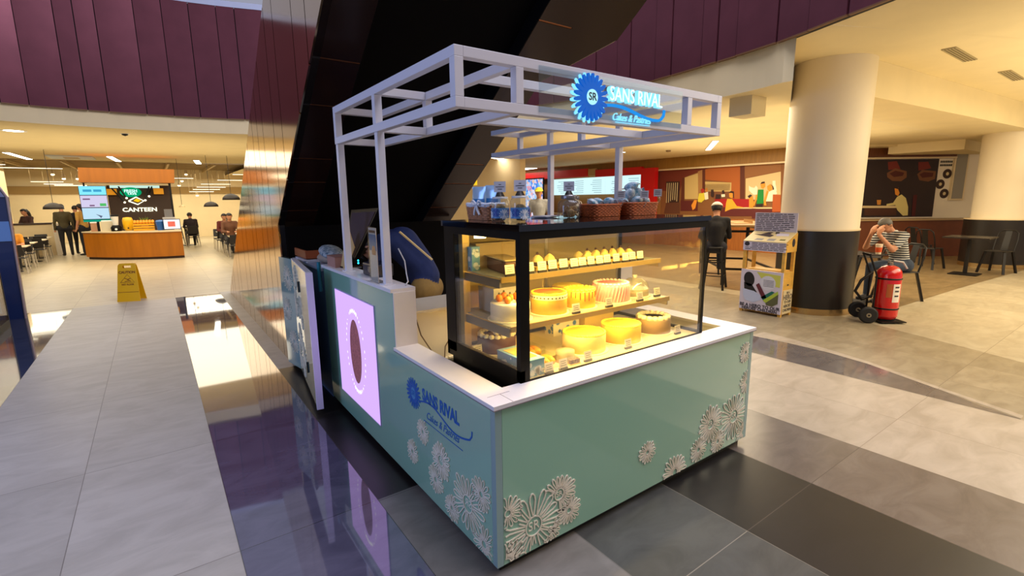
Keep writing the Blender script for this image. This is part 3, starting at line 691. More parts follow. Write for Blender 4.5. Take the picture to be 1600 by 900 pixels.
m = MB(); m.box(CX0, CY0, 0.735, CX1, CY0+0.012, 0.79); m.box(CX0, CY0, 0.76, CX0+0.025, CY1, 0.84); m.box(CX1-0.012, CY0, 0.76, CX1, CY1, 0.80); m.box(CX0, CY1-0.02, 0.76, CX1, CY1, 0.80); m.build('bottom_rail', m_blk, DC)
for (x0, y0, x1, y1) in ((CX0, CY0, CX0+0.052, CY0+0.03), (CX1-0.02, CY0, CX1, CY0+0.02), (CX0, CY1-0.10, CX0+0.03, CY1), (CX1-0.02, CY1-0.02, CX1, CY1)):
    m = MB(); m.box(x0, y0, 0.79, x1, y1, 1.425); m.build('frame_post', m_blk, DC)
m = MB(); m.box(CX0+0.052, CY0+0.002, 0.788, CX1-0.018, CY0+0.008, 1.426); m.build('front_pane', m_pane, DC)
m = MB(); m.box(CX0+0.002, CY0+0.03, 0.838, CX0+0.008, CY1-0.10, 1.426); m.build('side_pane', m_pane, DC)
m = MB(); m.box(CX1-0.008, CY0+0.02, 0.80, CX1-0.002, CY1-0.02, 1.426); m.build('side_pane', m_pane, DC)
for x0, x1, y in ((CX0+0.01, 0.93, CY1-0.012), (0.90, CX1-0.02, CY1-0.006)):
    m = MB(); m.box(x0, y-0.004, 0.80, x1, y, 1.426); rp_ = m.build('rear_door', glass('rear_glass', (215, 196, 146), 0.08, 0.05, 0.36), DC)  # bright golden haze of the lit interior put into the pane colour
    m = MB(); m.box(x0, y-0.006, 0.80, x0+0.02, y+0.002, 1.425); m.box(x1-0.02, y-0.006, 0.80, x1, y+0.002, 1.425); m.build('door_stile', m_steel, rp_)
# inner corner channel and shelf supports
m = MB(); m.box(CX0+0.03, CY1-0.14, 0.79, CX0+0.07, CY1-0.10, 1.42); m.build('inner_channel', mat('channel_brass', (190, 160, 96), 0.3, metal=0.5), DC)
for zz, yf in ((1.008, 0.265), (1.232, 0.34)):
    m = MB(); m.box(CX0+0.05, yf, zz-0.006, CX1-0.16, CY1-0.06, zz); sh = m.build('glass_shelf', glass('shelf_glass', (205, 205, 185), 0.05, 0.03, 0.35), DC)
    m = MB(); m.box(CX0+0.045, yf-0.01, zz-0.024, CX1-0.155, yf-0.001, zz+0.002); m.build('shelf_edge', mat('shelf_edge_gold', (176, 146, 80), 0.3, metal=0.4), sh)
    m = MB(); m.box(CX0+0.055, yf+0.001, zz-0.022, CX1-0.3, yf+0.010, zz-0.010); m.build('light_strip', emis('strip_warm', (255, 214, 120), 5.0), sh)
    for xx in (CX0+0.04, CX1-0.165):
        m = MB(); m.box(xx, yf, zz-0.05, xx+0.008, CY1-0.07, zz-0.008); m.build('shelf_bracket', m_steel, sh)
m = MB(); m.box(CX0+0.06, CY0+0.032, 1.440, CX1-0.1, CY0+0.046, 1.452); m.build('light_strip', emis('strip_warm2', (255, 222, 140), 6.0), DC)
m = MB(); m.cyl((CX0+0.05, CY1-0.28, 1.41), (CX0+0.05, CY1-0.28, 1.424), 0.03, 0.03, 16); m.build('spot_light', emis('spot_warm', (255, 230, 160), 9.0), DC)
WARM = (1.0, 0.72, 0.22)
area('case_top_strip', (0.9, 0.20, 1.40), 1.25, 0.04, 8.5, WARM, (0.35, 0, 0))
area('case_shelf_strip', (0.82, 0.30, 1.20), 1.0, 0.03, 5.5, WARM, (0.3, 0, 0))
area('case_low_strip', (0.82, 0.24, 0.975), 1.0, 0.03, 5.5, WARM, (0.25, 0, 0))

# ================================================================== CAKES AND GOODS IN THE CASE
def sponge(n, c): return mat(n, c, 0.6, noise=0.06, nscale=30)
m_yc = sponge('cake_yellow', (236, 188, 60)); m_yt = sponge('icing_lemon', (250, 218, 52)); m_choc = mat('cake_chocolate', (98, 60, 34), 0.6, noise=0.2, nscale=40)
m_cream = mat('cream', (240, 228, 190), 0.5); m_board = mat('cake_board', (225, 214, 180), 0.4); m_gold = mat('gold_board', (205, 170, 90), 0.3, metal=0.6)
m_pink = mat('icing_pink', (226, 160, 158), 0.5); m_or = mat('orange_fruit', (236, 128, 34), 0.4); m_caramel = mat('caramel', (190, 92, 22), 0.3, noise=0.3, nscale=40)
m_card = mat('card_white', (226, 216, 190), 0.6); m_ink = mat('ink', (60, 55, 50), 0.7); m_base_b = mat('card_base', (40, 34, 26), 0.5)
m_greyc = mat('cake_grey', (150, 138, 110), 0.6, noise=0.1, nscale=20)
def put(mb, nm, m, p, bev=0): return mb.build(nm, m, p, bev=bev)
ZD, ZS1, ZS2 = 0.782, 1.008, 1.232
def cake(nm, label, x, y, z, r, h, body, top, piping, group='cakes in the case', board=1.14, pr=0.013, pn=None, parts=None):
    t = thing(nm, label, 'cake', (x, y, z), group)
    m = MB(); m.lathe([(r*board, 0), (r*board, 0.004)], (x, y, z), 40); m.build('cake_board', m_board, t)
    m = MB(); m.lathe([(0, 0.004), (r, 0.004), (r, h-0.006), (r*0.97, h), (0, h)], (x, y, z), 48); m.build('cake_body', body, t)
    if top: m = MB(); m.lathe([(0, h+0.002), (r*0.86, h+0.003), (r*0.93, h)], (x, y, z), 40); m.build('icing_top', top, t)
    if piping:
        m = MB(); k = pn or int(2*PI*r/(pr*1.7))
        for i in range(k):
            a = 2*PI*i/k; m.ell((x+(r-pr*0.9)*math.cos(a), y+(r-pr*0.9)*math.sin(a), z+h+pr*0.35), (pr, pr, pr*0.8), n=8)
        m.build('piping', piping, t)
    if parts: parts(t)
    return t
c1 = cake('round_cake', 'pale yellow round cake with a yellow crumb rim, nearest the glass on the bottom deck', 0.815, 0.335, ZD, 0.118, 0.098, sponge('cake_pale', (236, 210, 130)), m_yt, m_yt, pr=0.008)
c2 = cake('round_cake', 'yellow cake with a bright flat top, second along the bottom deck', 1.11, 0.335, ZD, 0.115, 0.098, m_yc, m_yt, m_yt, pr=0.008)
def tops(t):
    m = MB(); m.lathe([(0, 0.091), (0.07, 0.091)], (1.415, 0.345, ZD), 30); m.build('caramel_top', m_caramel, t)
c3 = cake('round_cake', 'brown cake ringed with big cream swirls, farthest right on the bottom deck', 1.415, 0.345, ZD, 0.105, 0.088, mat('cake_taupe', (150, 122, 84), 0.6), None, m_cream, pr=0.021, pn=16, parts=tops)
def heap(t):
    m = MB(); rd = random.Random(5)
    for i in range(9): a = rd.random()*6.28; q = rd.random()*0.032; m.ell((0.43+q*math.cos(a), 0.62+q*math.sin(a), ZD+0.1+rd.random()*0.012), (0.016, 0.016, 0.013), n=8)
    m.build('cream_dollops', m_cream, t)
cake('round_cake', 'dark chocolate cake with cream dollops piled on top, behind the side glass at the bottom', 0.43, 0.62, ZD, 0.105, 0.088, m_choc, None, m_cream, pr=0.017, pn=18, parts=heap)
def fruits(x, y, z, h):
    def f(t):
        for i, (a, q) in enumerate(((0.3, .05), (1.5, .06), (2.7, .055), (3.9, .06), (5.1, .05), (0, 0.0))):
            m = MB(); X, Y = x+q*math.cos(a), y+q*math.sin(a); m.ell((X, Y, z+h+0.018), (0.018, 0.018, 0.02), n=12); fo = m.build('orange_fruit', m_or, t)
            m = MB(); m.ell((X, Y, z+h+0.04), (0.006, 0.006, 0.008), n=6); m.build('leaf_tip', mat('leaf_dull', (90, 80, 40), 0.6), fo)
    return f
cake('round_cake', 'white cake topped with small orange fruits, middle shelf behind the side glass', 0.375, 0.41, ZS1, 0.10, 0.088, mat('icing_white', (228, 220, 206), 0.5), None, None, parts=fruits(0.375, 0.41, ZS1, 0.088))
def band(x, y, z, r, h):
    def f(t):
        m = MB(); m.lathe([(r+0.0015, h-0.028), (r+0.0015, h-0.006)], (x, y, z), 48); m.build('paper_band', m_cream, t)
        m = MB(); m.lathe([(0, h+0.004), (r*0.85, h+0.005)], (x, y, z), 36); m.build('glaze', m_caramel, t)
        m = MB()
        for i in range(30): a = 2*PI*i/30; m.obox((x+(r+0.002)*math.cos(a), y+(r+0.002)*math.sin(a), z+h-0.017), (0.0012, 0.008, 0.007), Rz(a))
        for i in range(1): pass
        m.build('band_print', m_ink, t)
    return f
cake('round_cake', 'tall orange-yellow cake with a caramel glaze and white paper band, first on the middle shelf', 0.615, 0.395, ZS1, 0.095, 0.108, m_yc, None, m_yt, pr=0.006, parts=band(0.615, 0.395, ZS1, 0.095, 0.108))
def drips(t):
    rd = random.Random(2)
    for i in range(22):
        m = MB(); a = 2*PI*i/22; r = 0.087; L_ = 0.02+0.03*rd.random()
        X, Y = 0.84+(r+0.001)*math.cos(a), 0.40+(r+0.001)*math.sin(a); m.tube([(X, Y, ZS1+0.094), (X, Y, ZS1+0.094-L_)], [0.004, 0.0028], 6); m.build('drip', m_caramel, t)
cake('round_cake', 'yellow cake with brown drips running down its side, on the middle shelf', 0.84, 0.40, ZS1, 0.087, 0.096, m_yc, m_yt, m_yt, pr=0.011, pn=20, parts=drips)
def ribs(t):
    m = MB()
    for i in range(34): a = 2*PI*i/34; m.tube([(1.10+0.104*math.cos(a+b), 0.41+0.104*math.sin(a+b), ZS1+z) for b, z in ((0, 0.006), (0.10, 0.05), (0.2, 0.094))], 0.0065, 6)
    m.build('side_swags', m_pink, t)
cake('round_cake', 'pink cake with slanted piped sides, middle shelf', 1.10, 0.41, ZS1, 0.105, 0.10, m_pink, mat('icing_rose', (196, 110, 120), 0.5), mat('icing_pale_pink', (240, 190, 180), 0.5), pr=0.011, pn=26, parts=ribs)
def dome(t):
    m = MB(); m.lathe([(0.088, 0.045), (0.075, 0.08), (0.04, 0.105), (0.0, 0.11)], (1.32, 0.42, ZS1), 30); m.build('clear_dome', glass('dome_clear', (240, 235, 215), 0.08, 0.03, 0.08), t)
    m = MB(); m.cyl((1.32, 0.42, ZS1+0.11), (1.32, 0.42, ZS1+0.125), 0.01, 0.014, 12); m.build('knob', m_cream, t)
cake('round_cake', 'low greyish cake under a clear dome, right end of the middle shelf', 1.32, 0.42, ZS1, 0.085, 0.04, m_greyc, None, None, parts=dome)
cake('round_cake', 'lower yellow cake half hidden behind the drip cake, middle shelf', 0.93, 0.60, ZS1, 0.09, 0.085, m_yc, m_yt, None)
# cupcakes on the top shelf: trays of peaked buns
def cupcake(x, y, z, tip):
    t = thing('cupcake', '', 'cupcake', (x, y, z), 'peaked cupcakes on the top shelf')
    m = MB(); m.lathe([(0, 0), (0.020, 0), (0.027, 0.022), (0, 0.022)], (x, y, z), 16); m.build('paper_case', mat('case_brown', (70, 44, 22), 0.6), t)
    m = MB(); m.lathe([(0.029, 0.022), (0.031, 0.03), (0.024, 0.043), (0.012, 0.054), (0.0, 0.06)], (x, y, z), 18); m.build('cream_peak', mat('peak_cream', (236, 206, 120), 0.55), t)
    if tip: m = MB(); m.ell((x, y, z+0.064), (0.008, 0.008, 0.009), n=8); m.build('berry', mat('berry_dark', (70, 36, 24), 0.4), t)
    return t
t = thing('cake_tray', 'long low tray holding the peaked cupcakes on the top shelf', 'tray', (1.09, 0.47, ZS2))
m = MB(); m.box(0.90, 0.42, ZS2, 1.34, 0.55, ZS2+0.006); m.build('tray_base', mat('tray_dark', (80, 52, 24), 0.4), t)
m = MB(); m.box(0.90, 0.415, ZS2, 1.34, 0.42, ZS2+0.016); m.box(0.90, 0.55, ZS2, 1.34, 0.555, ZS2+0.016); m.build('tray_rim', m_yc, t)
i = 0
rowlab = ['front row of the tray', 'back row of the tray']
for j in range(2):
    for k in range(6):
        c = cupcake(0.94+k*0.07, 0.45+j*0.068, ZS2+0.0065, (j == 1 and k > 0) or k == 5)
        c['label'] = 'golden peaked cupcake in the %s on the top shelf' % rowlab[j]; c['group'] = 'cupcakes, ' + rowlab[j]
for k, lab in enumerate(('cupcake with a dark berry, left of the two standing alone on the top shelf', 'cupcake without a berry, right of the two standing alone on the top shelf')):
    c = cupcake(0.575+k*0.08, 0.44, ZS2+0.021, k == 0); c['label'] = lab; c['group'] = 'lone cupcakes'
t = thing('cake_tray', 'small raised tray under the two lone cupcakes on the top shelf', 'tray', (0.615, 0.44, ZS2))
m = MB(); m.box(0.535, 0.40, ZS2, 0.705, 0.48, ZS2+0.02); m.build('tray_base', m_yc, t)
# pastry pieces on a tray, front of the top shelf
t = thing('pastry_tray', 'tray of flat cream pastries along the front of the top shelf', 'tray', (0.8, 0.40, ZS2))
m = MB(); m.box(0.72, 0.38, ZS2, 0.90, 0.50, ZS2+0.005); m.build('tray_base', m_steel, t)
for k in range(5):
    for j in range(2):
        c = MB(); X, Y = 0.745+k*0.033, 0.41+j*0.055; c.ell((X, Y, ZS2+0.017), (0.015, 0.022, 0.0115), n=10); tag(c.build('pastry', mat('pastry_cream', (226, 200, 140), 0.6, noise=0.1, nscale=30)), 'small pale pastry on the tray beside the cupcakes', 'pastry', 'pale pastries on the small tray')
# loaf and boxes seen through the side glass
t = thing('loaf_cake', 'dark chocolate loaf with a pale papered top, on the top shelf behind the side glass', 'cake', (0.42, 0.50, ZS2))
m = MB(); m.prism([(0.34, 0.40, ZS2), (0.42, 0.38, ZS2), (0.50, 0.62, ZS2), (0.40, 0.66, ZS2)], (0, 0, 0.065)); m.build('loaf_body', m_choc, t, bev=0.01)
m = MB(); m.prism([(0.335, 0.395, ZS2+0.066), (0.425, 0.375, ZS2+0.066), (0.505, 0.625, ZS2+0.066), (0.395, 0.665, ZS2+0.066)], (0, 0, 0.008)); m.build('paper_top', mat('paper_tan', (190, 160, 100), 0.6), t, bev=0.003)
m_blueflor = mat('box_blue', (110, 160, 190), 0.4)
def floral(parent, to3, u0, v0, u1, v1, n, seed, r=(0.012, 0.022), mm=None, nm='floral_print'):
    rd = random.Random(seed); fl_ = MB()
    for i in range(n):
        u, v, R = u0+rd.random()*(u1-u0), v0+rd.random()*(v1-v0), r[0]+rd.random()*(r[1]-r[0])
        R = min(R, u-u0, u1-u, v-v0, v1-v)
        if R > 0.004: disc_flower(fl_, to3, u, v, R, 11, 0.0004)
    fl_.build(nm, mm or mat('floral_white', (225, 232, 235), 0.5), parent)
def carton(nm, label, x0, y0, z0, x1, y1, z1, m_, cat='box', group=None, fl=True, lid=None, seed=1, m2=None):
    t = thing(nm, label, cat, ((x0+x1)/2, (y0+y1)/2, z0), group)
    m = MB(); m.box(x0, y0, z0, x1, y1, z1-0.008); m.build('box_body', m_, t, bev=0.002)
    m = MB(); m.box(x0-0.001, y0-0.001, z1-0.008, x1+0.001, y1+0.001, z1); m.build('box_lid', lid or m_, t)
    if fl:
        floral(t, lambda u, v, h: Vector((x0-0.0006-h, u, v)), y0, z0, y1, z1-0.01, 12, seed, mm=m2)
        floral(t, lambda u, v, h: Vector((u, y0-0.0006-h, v)), x0, z0, x1, z1-0.01, 12, seed+1, mm=m2)
    return t
carton('pastry_box', 'pale blue floral pastry box standing at the back of the top shelf, side glass end', 0.285, 0.62, ZS2, 0.335, 0.735, ZS2+0.125, m_blueflor, fl=True, seed=4)
carton('pastry_box', 'beige box leaning behind the chocolate loaf on the top shelf', 0.345, 0.672, ZS2, 0.60, 0.735, ZS2+0.135, mat('box_tan', (176, 148, 100), 0.6), fl=False)
b = carton('pastry_box', 'blue floral box with a window lid in the front corner of the bottom deck', 0.285, 0.165, ZD, 0.395, 0.40, ZD+0.082, m_blueflor, seed=9)
m = MB(); m.box(0.30, 0.20, ZD+0.082, 0.38, 0.37, ZD+0.0835); m.build('window', mat('window_amber', (214, 180, 80), 0.2), b)
carton('pastry_box', 'white box behind the orange-fruit cake on the middle shelf', 0.37, 0.55, ZS1, 0.56, 0.70, ZS1+0.13, mat('box_grey', (190, 182, 170), 0.6), fl=False)
carton('pastry_box', 'white box with blue floral print, upright at the bottom back', 0.84, 0.62, ZD, 1.05, 0.70, ZD+0.13, mat('box_white', (220, 210, 180), 0.6), seed=20, m2=mat('floral_blue', (60, 110, 170), 0.5))
carton('pastry_box', 'plain yellow box at the back of the bottom deck behind the swirl cake', 1.10, 0.62, ZD, 1.36, 0.72, ZD+0.15, mat('box_yellow', (225, 190, 90), 0.6), fl=False)
# sandwiches and rolls in clear packs, bottom deck
for k, (x, y, lab) in enumerate(((0.46, 0.26, 'clear pack of golden rolls beside the floral box on the bottom deck'), (0.50, 0.42, 'clear pack of sliced golden bread behind the rolls on the bottom deck'))):
    t = thing('bread_pack', lab, 'bread', (x, y, ZD))
    for j in range(3):
        m = MB(); m.ell((x+(j-1)*0.036, y, ZD+0.026), (0.02, 0.055, 0.024), n=12); m.build('bread_roll', mat('bread_gold', (216, 150, 52), 0.5, noise=0.2, nscale=30), t)
    m = MB(); m.box(x-0.062, y-0.062, ZD, x+0.062, y+0.062, ZD+0.055); m.build('clear_lid', glass('pack_clear', (250, 250, 245), 0.04, 0.05), t)
t = thing('round_cake', 'small grey-cream cake on a wide board, front of the bottom deck', 'cake', (0.615, 0.265, ZD), 'cakes in the case')
m = MB(); m.lathe([(0.07, 0), (0.075, 0.004), (0.0, 0.004)], (0.615, 0.265, ZD), 30); m.build('cake_board', m_gold, t)
m = MB(); m.lathe([(0.05, 0.004), (0.048, 0.05), (0.0, 0.052)], (0.615, 0.265, ZD), 30); m.build('cake_body', m_greyc, t)
t = thing('chocolate_bar', 'dark tray of chocolate pieces behind the bottom deck price cards', 'chocolate', (0.60, 0.185, ZD))
m = MB(); m.box(0.565, 0.17, ZD, 0.635, 0.19, ZD+0.006); m.build('tray_base', m_gold, t)
for j in range(4):
    m = MB(); m.box(0.568+j*0.017, 0.171, ZD+0.0061, 0.581+j*0.017, 0.189, ZD+0.028); m.build('chocolate_piece', m_choc, t, bev=0.002)
# price cards ------------------------------------------------------
def price_card(label, group, x, y, z, tilt=0.15, s=1.0, rz=0.0, n=3):
    t = thing('price_card', label, 'price card', (x, y, z), group, rz, world=False)
    m = MB(); m.box(-0.024*s, -0.003, 0, 0.024*s, 0.012, 0.012*s); m.build('card_stand', m_base_b, t)
    R = Rx(-tilt); m = MB(); m.obox((0, 0.006, 0.012*s+0.02*s), (0.052*s, 0.0016, 0.044*s), R, 0)
    cd_ = m.build('card', m_card, t)
    m = MB()
    for j in range(n): m.obox(R @ Vector((0, -0.0012, 0))+Vector((0, 0.006, 0.012*s+0.02*s))+R @ Vector((0, 0, (0.010-j*0.010)*s)), ((0.036 if j != 1 else 0.028)*s, 0.0008, 0.0022*s), R)
    m.build('printed_lines', m_ink, cd_)
    return t
xs = [0.335, 0.405, 0.46, 0.535, 0.61, 0.685, 0.755, 0.82, 0.885, 0.945, 1.01, 1.085, 1.155, 1.22, 1.29]
words = ['first', 'second', 'third', 'fourth', 'fifth', 'sixth', 'seventh', 'eighth', 'ninth', 'tenth', 'eleventh', 'twelfth', 'thirteenth', 'fourteenth', 'last']
for i, x in enumerate(xs): price_card('white price card, %s from the left along the top shelf edge' % words[i], 'price cards along the top shelf', x, 0.349+(0.006 if i % 3 else 0), ZS2, s=1.05 if i < 6 else 1.0)
for (x, y, z, lab) in ((0.70, 0.272, ZS1, 'white price card at the foot of the caramel cake, middle shelf'), (0.945, 0.272, ZS1, 'white price card between the drip cake and the pink cake'), (1.20, 0.272, ZS1, 'white price card between the pink cake and the domed cake'), (1.40, 0.30, ZS1, 'white price card at the right end of the middle shelf'),
                       (0.415, 0.15, ZD, 'white price card before the floral box, bottom deck front'), (0.505, 0.15, ZD, 'white price card before the golden rolls, bottom deck'), (0.685, 0.165, ZD, 'white price card left of the pale yellow cake, bottom deck'), (1.01, 0.185, ZD, 'white price card between the two yellow cakes, bottom deck'), (1.47, 0.20, ZD, 'white price card at the foot of the brown swirl cake'),
                       (0.30, 0.60, ZD, 'white price card behind the side glass beside the chocolate cake')):
    if z == ZS1 and x > 1.38: x = 1.39
    price_card(lab, 'price cards by the cakes', x, y, z)
# ================================================================== ON TOP OF THE CASE
TZ = 1.4905
def wicker(mb, cx, cy, z0, hx, hy, H, flare=1.12, rows=9, n=44, amp=0.0022, r=0.004, rr=0.25):
    def path(u, k, rowi):
        # rounded rectangle
        a = 2*PI*u/n; ca, sa = math.cos(a), math.sin(a); p = 6
        q = (abs(ca)**p+abs(sa)**p)**(-1/p); return ca*q, sa*q
    for j in range(rows):
        f = 1+(flare-1)*j/(rows-1); z = z0+r+j*(H-2*r)/(rows-1); pts = []
        for i in range(n):
            c, s_ = path(i, n, j); w_ = amp*(1 if (i+j) % 2 else -1)
            pts.append((cx+(hx*f+w_)*c, cy+(hy*f+w_)*s_, z))
        mb.tube(pts, H/(rows-1)*0.56, 6, closed=True)
    for i in range(0, n, 2):
        c, s_ = path(i, n, 0); mb.tube([(cx+hx*c, cy+hy*s_, z0+0.001), (cx+hx*flare*c, cy+hy*flare*s_, z0+H)], 0.0022, 5)
m_wick = mat('wicker_brown', (184, 124, 84), 0.6, noise=0.25, nscale=60); m_wickr = mat('wicker_red', (186, 92, 40), 0.5, noise=0.25, nscale=50)
bk = thing('wicker_basket', 'brown wicker basket with white cloth lining and a ribbon bow, on the case corner', 'basket', (0.435, 0.70, TZ))
BX, BY = 0.43, 0.705
m = MB(); wicker(m, BX, BY, TZ, 0.055, 0.10, 0.078); m.box(BX-0.05, BY-0.095, TZ+0.001, BX+0.05, BY+0.095, TZ+0.006); m.build('basket_weave', m_wick, bk)
m = MB()
for k_, (rz_, zz_) in enumerate(((0.009, 0.082), (0.008, 0.074))):
    pts = []
    for i in range(40):
        a = 2*PI*i/40; ca, sa = math.cos(a), math.sin(a); q_ = (abs(ca)**6+abs(sa)**6)**(-1/6); pts.append((BX+0.062*ca*q_, BY+0.108*sa*q_, TZ+zz_+0.002*math.sin(i*1.7)))
    m.tube(pts, rz_, 6, closed=True)
m.build('cloth_lining', mat('cloth_white', (225, 225, 230), 0.8), bk)
m = MB(); bx, by, bz = BX-0.071, BY-0.03, TZ+0.082
for d in ((0.05, 0.02), (-0.045, 0.018)): m.tube([(bx-0.003, by, bz), (bx-0.008, by+d[0]*0.5, bz+d[1]), (bx-0.006, by+d[0], bz+d[1]*0.8), (bx-0.005, by+d[0]*0.6, bz-0.004), (bx-0.003, by, bz)], 0.0045, 6)
for d in (0.012, -0.02): m.tube([(bx-0.003, by, bz), (bx-0.008, by+d*0.8, bz-0.03), (bx-0.006, by+d*1.6, bz-0.055)], [0.004, 0.007, 0.006], 6)
m.ell((bx-0.004, by, bz), 0.009, n=8); m.build('ribbon_bow', mat('ribbon_white', (232, 230, 232), 0.6), bk)
m_bag = mat('bag_foil', (176, 206, 226), 0.22, metal=0.3, bump=0.4, nscale=9); m_baglab = mat('bag_label_blue', (16, 110, 170), 0.35); m_wht = mat('print_white', (235, 238, 240), 0.5)
def pouch(label, x, y, z, w_, h_, rz, group='blue pouches in the lined basket'):
    t = thing('snack_pouch', label, 'pouch', (x, y, z), group, rz, world=False)
    m = MB(); nx, nz = 8, 10; vs = []; fs = []
    for sgn_ in (-1, 1):
        b_ = len(vs)
        for j in range(nz+1):
            for i in range(nx+1):
                u = i/nx; v = j/nz; th = 0.022*math.sin(PI*u)**0.6*(1-v)**0.7*sgn_; vs.append((w_*(u-0.5)*(1-0.04*math.sin(v*9)), th, h_*v))
        for j in range(nz):
            for i in range(nx): a = b_+j*(nx+1)+i; fs.append((a, a+1, a+nx+2, a+nx+1) if sgn_ < 0 else (a, a+nx+1, a+nx+2, a+1))
    m.add(vs, fs, 0, True); m.poly([vs[i] for i in range(nx+1)]+[vs[(nx+1)*(nz+1)+i] for i in range(nx, -1, -1)], 0)
    m.build('pouch_body', m_bag, t)
    m = MB(); vs = []; fs = []
    for j in range(7):
        for i in range(7):
            u = 0.1+0.8*i/6; v = 0.06+0.52*j/6; vs.append((w_*(u-0.5), -0.022*math.sin(PI*u)**0.6*(1-v)**0.7-0.0015, h_*v))
    for j in range(6):
        for i in range(6): a = j*7+i; fs.append((a, a+1, a+8, a+7))
    m.add(vs, fs, 0, True); lb = m.build('pouch_label', m_baglab, t)
    m = MB(); disc_flower(m, lambda u, v, h: Vector((u, -0.026-h, v)), -w_*0.1, h_*0.17, 0.017, 12, 0.0005); m.text('Sans Rival', (w_*0.22, -0.0262, h_*0.18), (1, 0, 0), (0, 0, 1), 0.016, 0.0006); m.build('label_print', m_wht, lb)
    return t
VR = -0.72
pouch('silver-topped blue pouch, left of the two standing in the lined basket', 0.432, 0.765, TZ+0.02, 0.10, 0.155, -1.25); pouch('silver-topped blue pouch, right of the two standing in the lined basket', 0.445, 0.655, TZ+0.02, 0.095, 0.16, -1.2)
m_jar = glass('jar_clear', (240, 244, 246), 0.05, 0.02, 0.03); m_cook = mat('cookie', (206, 160, 92), 0.6, noise=0.3, nscale=40)
def jar(label, x, y, r, H, lab=True, neck=False, lid=None, seed=0, fill=0.75, cat='jar'):
    t = thing('cookie_jar', label, cat, (x, y, TZ), 'cookie jars on the case')
    prof = [(r*0.9, 0), (r, 0.006), (r, H*0.86), (r*0.9, H*0.93), (r*0.82, H)] if not neck else [(r*0.92, 0), (r, 0.008), (r, H*0.62), (r*0.86, H*0.74), (r*0.62, H*0.8), (r*0.62, H*0.84)]
    m = MB(); m.lathe(prof, (x, y, TZ), 36); m.build('jar_glass', m_jar, t)
    rd = random.Random(seed); m = MB(); nl = int(H*fill/0.018)
    for j in range(nl):
        for i in range(6):
            a = rd.random()*6.28; q = r*0.55*rd.random()**.5; R = Euler((rd.random()*1.2, rd.random()*1.2, rd.random()*3)).to_matrix()
            m.ell((x+q*math.cos(a), y+q*math.sin(a), TZ+0.016+j*0.018), (0.017, 0.015, 0.006), R, 8)
    ck = m.build('cookies', m_cook, t); ck['kind'] = 'stuff'
    if lab:
        m = MB(); m.lathe([(r+0.0008, H*0.14), (r+0.0008, H*0.58)], (x, y, TZ), 40, 0); lb = m.build('jar_label', mat('jar_label', (86, 140, 190), 0.4), t)
        m = MB(); base = math.atan2(CAMY-y, CAMX-x)
        for k_, (da, v, R) in enumerate(((-0.5, .38, .022), (0.45, .3, .026), (1.2, .4, .018), (-1.3, .3, .02), (2.4, .35, .02))):
            a = base+da
            disc_flower(m, lambda u, vv, h, a=a: Vector((x+(r+0.0012+h)*math.cos(a+u/r), y+(r+0.0012+h)*math.sin(a+u/r), TZ+vv)), 0, H*v, R, 13, 0.0004, k_ % 2)
        m.build('label_flowers', [mat('flower_navy', (30, 66, 150), 0.4), m_wht], lb)
    m = MB()
    if neck:
        m.lathe([(r*0.66, H*0.83), (r*0.68, H*0.84), (r*0.68, H*0.97), (r*0.6, H)], (x, y, TZ), 24)
        for i in range(24): a = 2*PI*i/24; m.obox((x+r*0.69*math.cos(a), y+r*0.69*math.sin(a), TZ+H*0.905), (0.003, 0.003, H*0.12), Rz(a))
    else: m.lathe([(r*0.86, H*0.97), (r*0.86, H*1.06), (0, H*1.06)], (x, y, TZ), 32)
    m.build('jar_lid', lid or mat('lid_silver', (170, 165, 165), 0.3, metal=0.7), t)
    return t
m_clearlid = mat('lid_clear', (200, 200, 198), 0.15)
jar('tall clear cookie jar with blue flower label, touching the lined basket', 0.368, 0.475, 0.044, 0.112, seed=1, lid=m_clearlid); jar('tall clear cookie jar with blue flower label, at the front corner of the case top', 0.405, 0.36, 0.047, 0.115, seed=2, lid=m_clearlid)
jar('squat glass jar of twisted cookies with a ribbed steel lid', 0.845, 0.50, 0.062, 0.125, lab=False, neck=True, seed=3, fill=0.55)
jar('second squat glass jar with a ribbed steel lid, behind the first', 0.965, 0.60, 0.056, 0.12, lab=False, neck=True, seed=6, fill=0.45)
def top_card(label, x, y, z, rz=-0.75, dark=True):
    t = thing('price_card', label, 'price card', (x, y, z), 'price cards on the case top', rz, world=False)
    m = MB(); m.prism([(-0.018, -0.01, 0), (0.018, -0.01, 0), (0.026, -0.01, -0.0)], (0, 0.02, 0)) if False else m.lathe([(0.024, 0), (0.013, 0.022), (0, 0.022)], (0, 0, 0), 4); m.build('card_clip', m_base_b if dark else m_wht, t)
    m = MB(); m.obox((0, 0, 0.047), (0.058, 0.002, 0.052), Rx(-0.12)); cc = m.build('card', mat('card_cool', (215, 212, 215), 0.5), t)
    m = MB()
    for j, ww in enumerate((0.012, 0.042, 0.022)): m.obox((0, -0.0022+0.0012*(1-j), 0.058-j*0.011), (ww, 0.0008, 0.003), Rx(-0.12))
    m.build('printed_lines', m_ink, cc)
top_card('white price card on the jar touching the lined basket', 0.368, 0.475, TZ+0.1195); top_card('white price card on the jar at the front corner', 0.405, 0.36, TZ+0.1225); top_card('white price card on the ribbed lid of the squat jar', 0.845, 0.50, TZ+0.1255)
# brochure pile
t = thing('leaflet_stack', 'folded leaflets lying flat between the jars and a post', 'leaflets', (0.80, 0.66, TZ))
for j in range(3):
    m = MB(); m.obox((0.80+j*0.01, 0.66, TZ+0.0025+j*0.0035), (0.15, 0.10, 0.003), Rz(0.5-j*0.15)); m.build('leaflet', mat('leaflet_%d' % j, [(90, 110, 150), (215, 215, 220), (200, 200, 205)][j], 0.4), t)
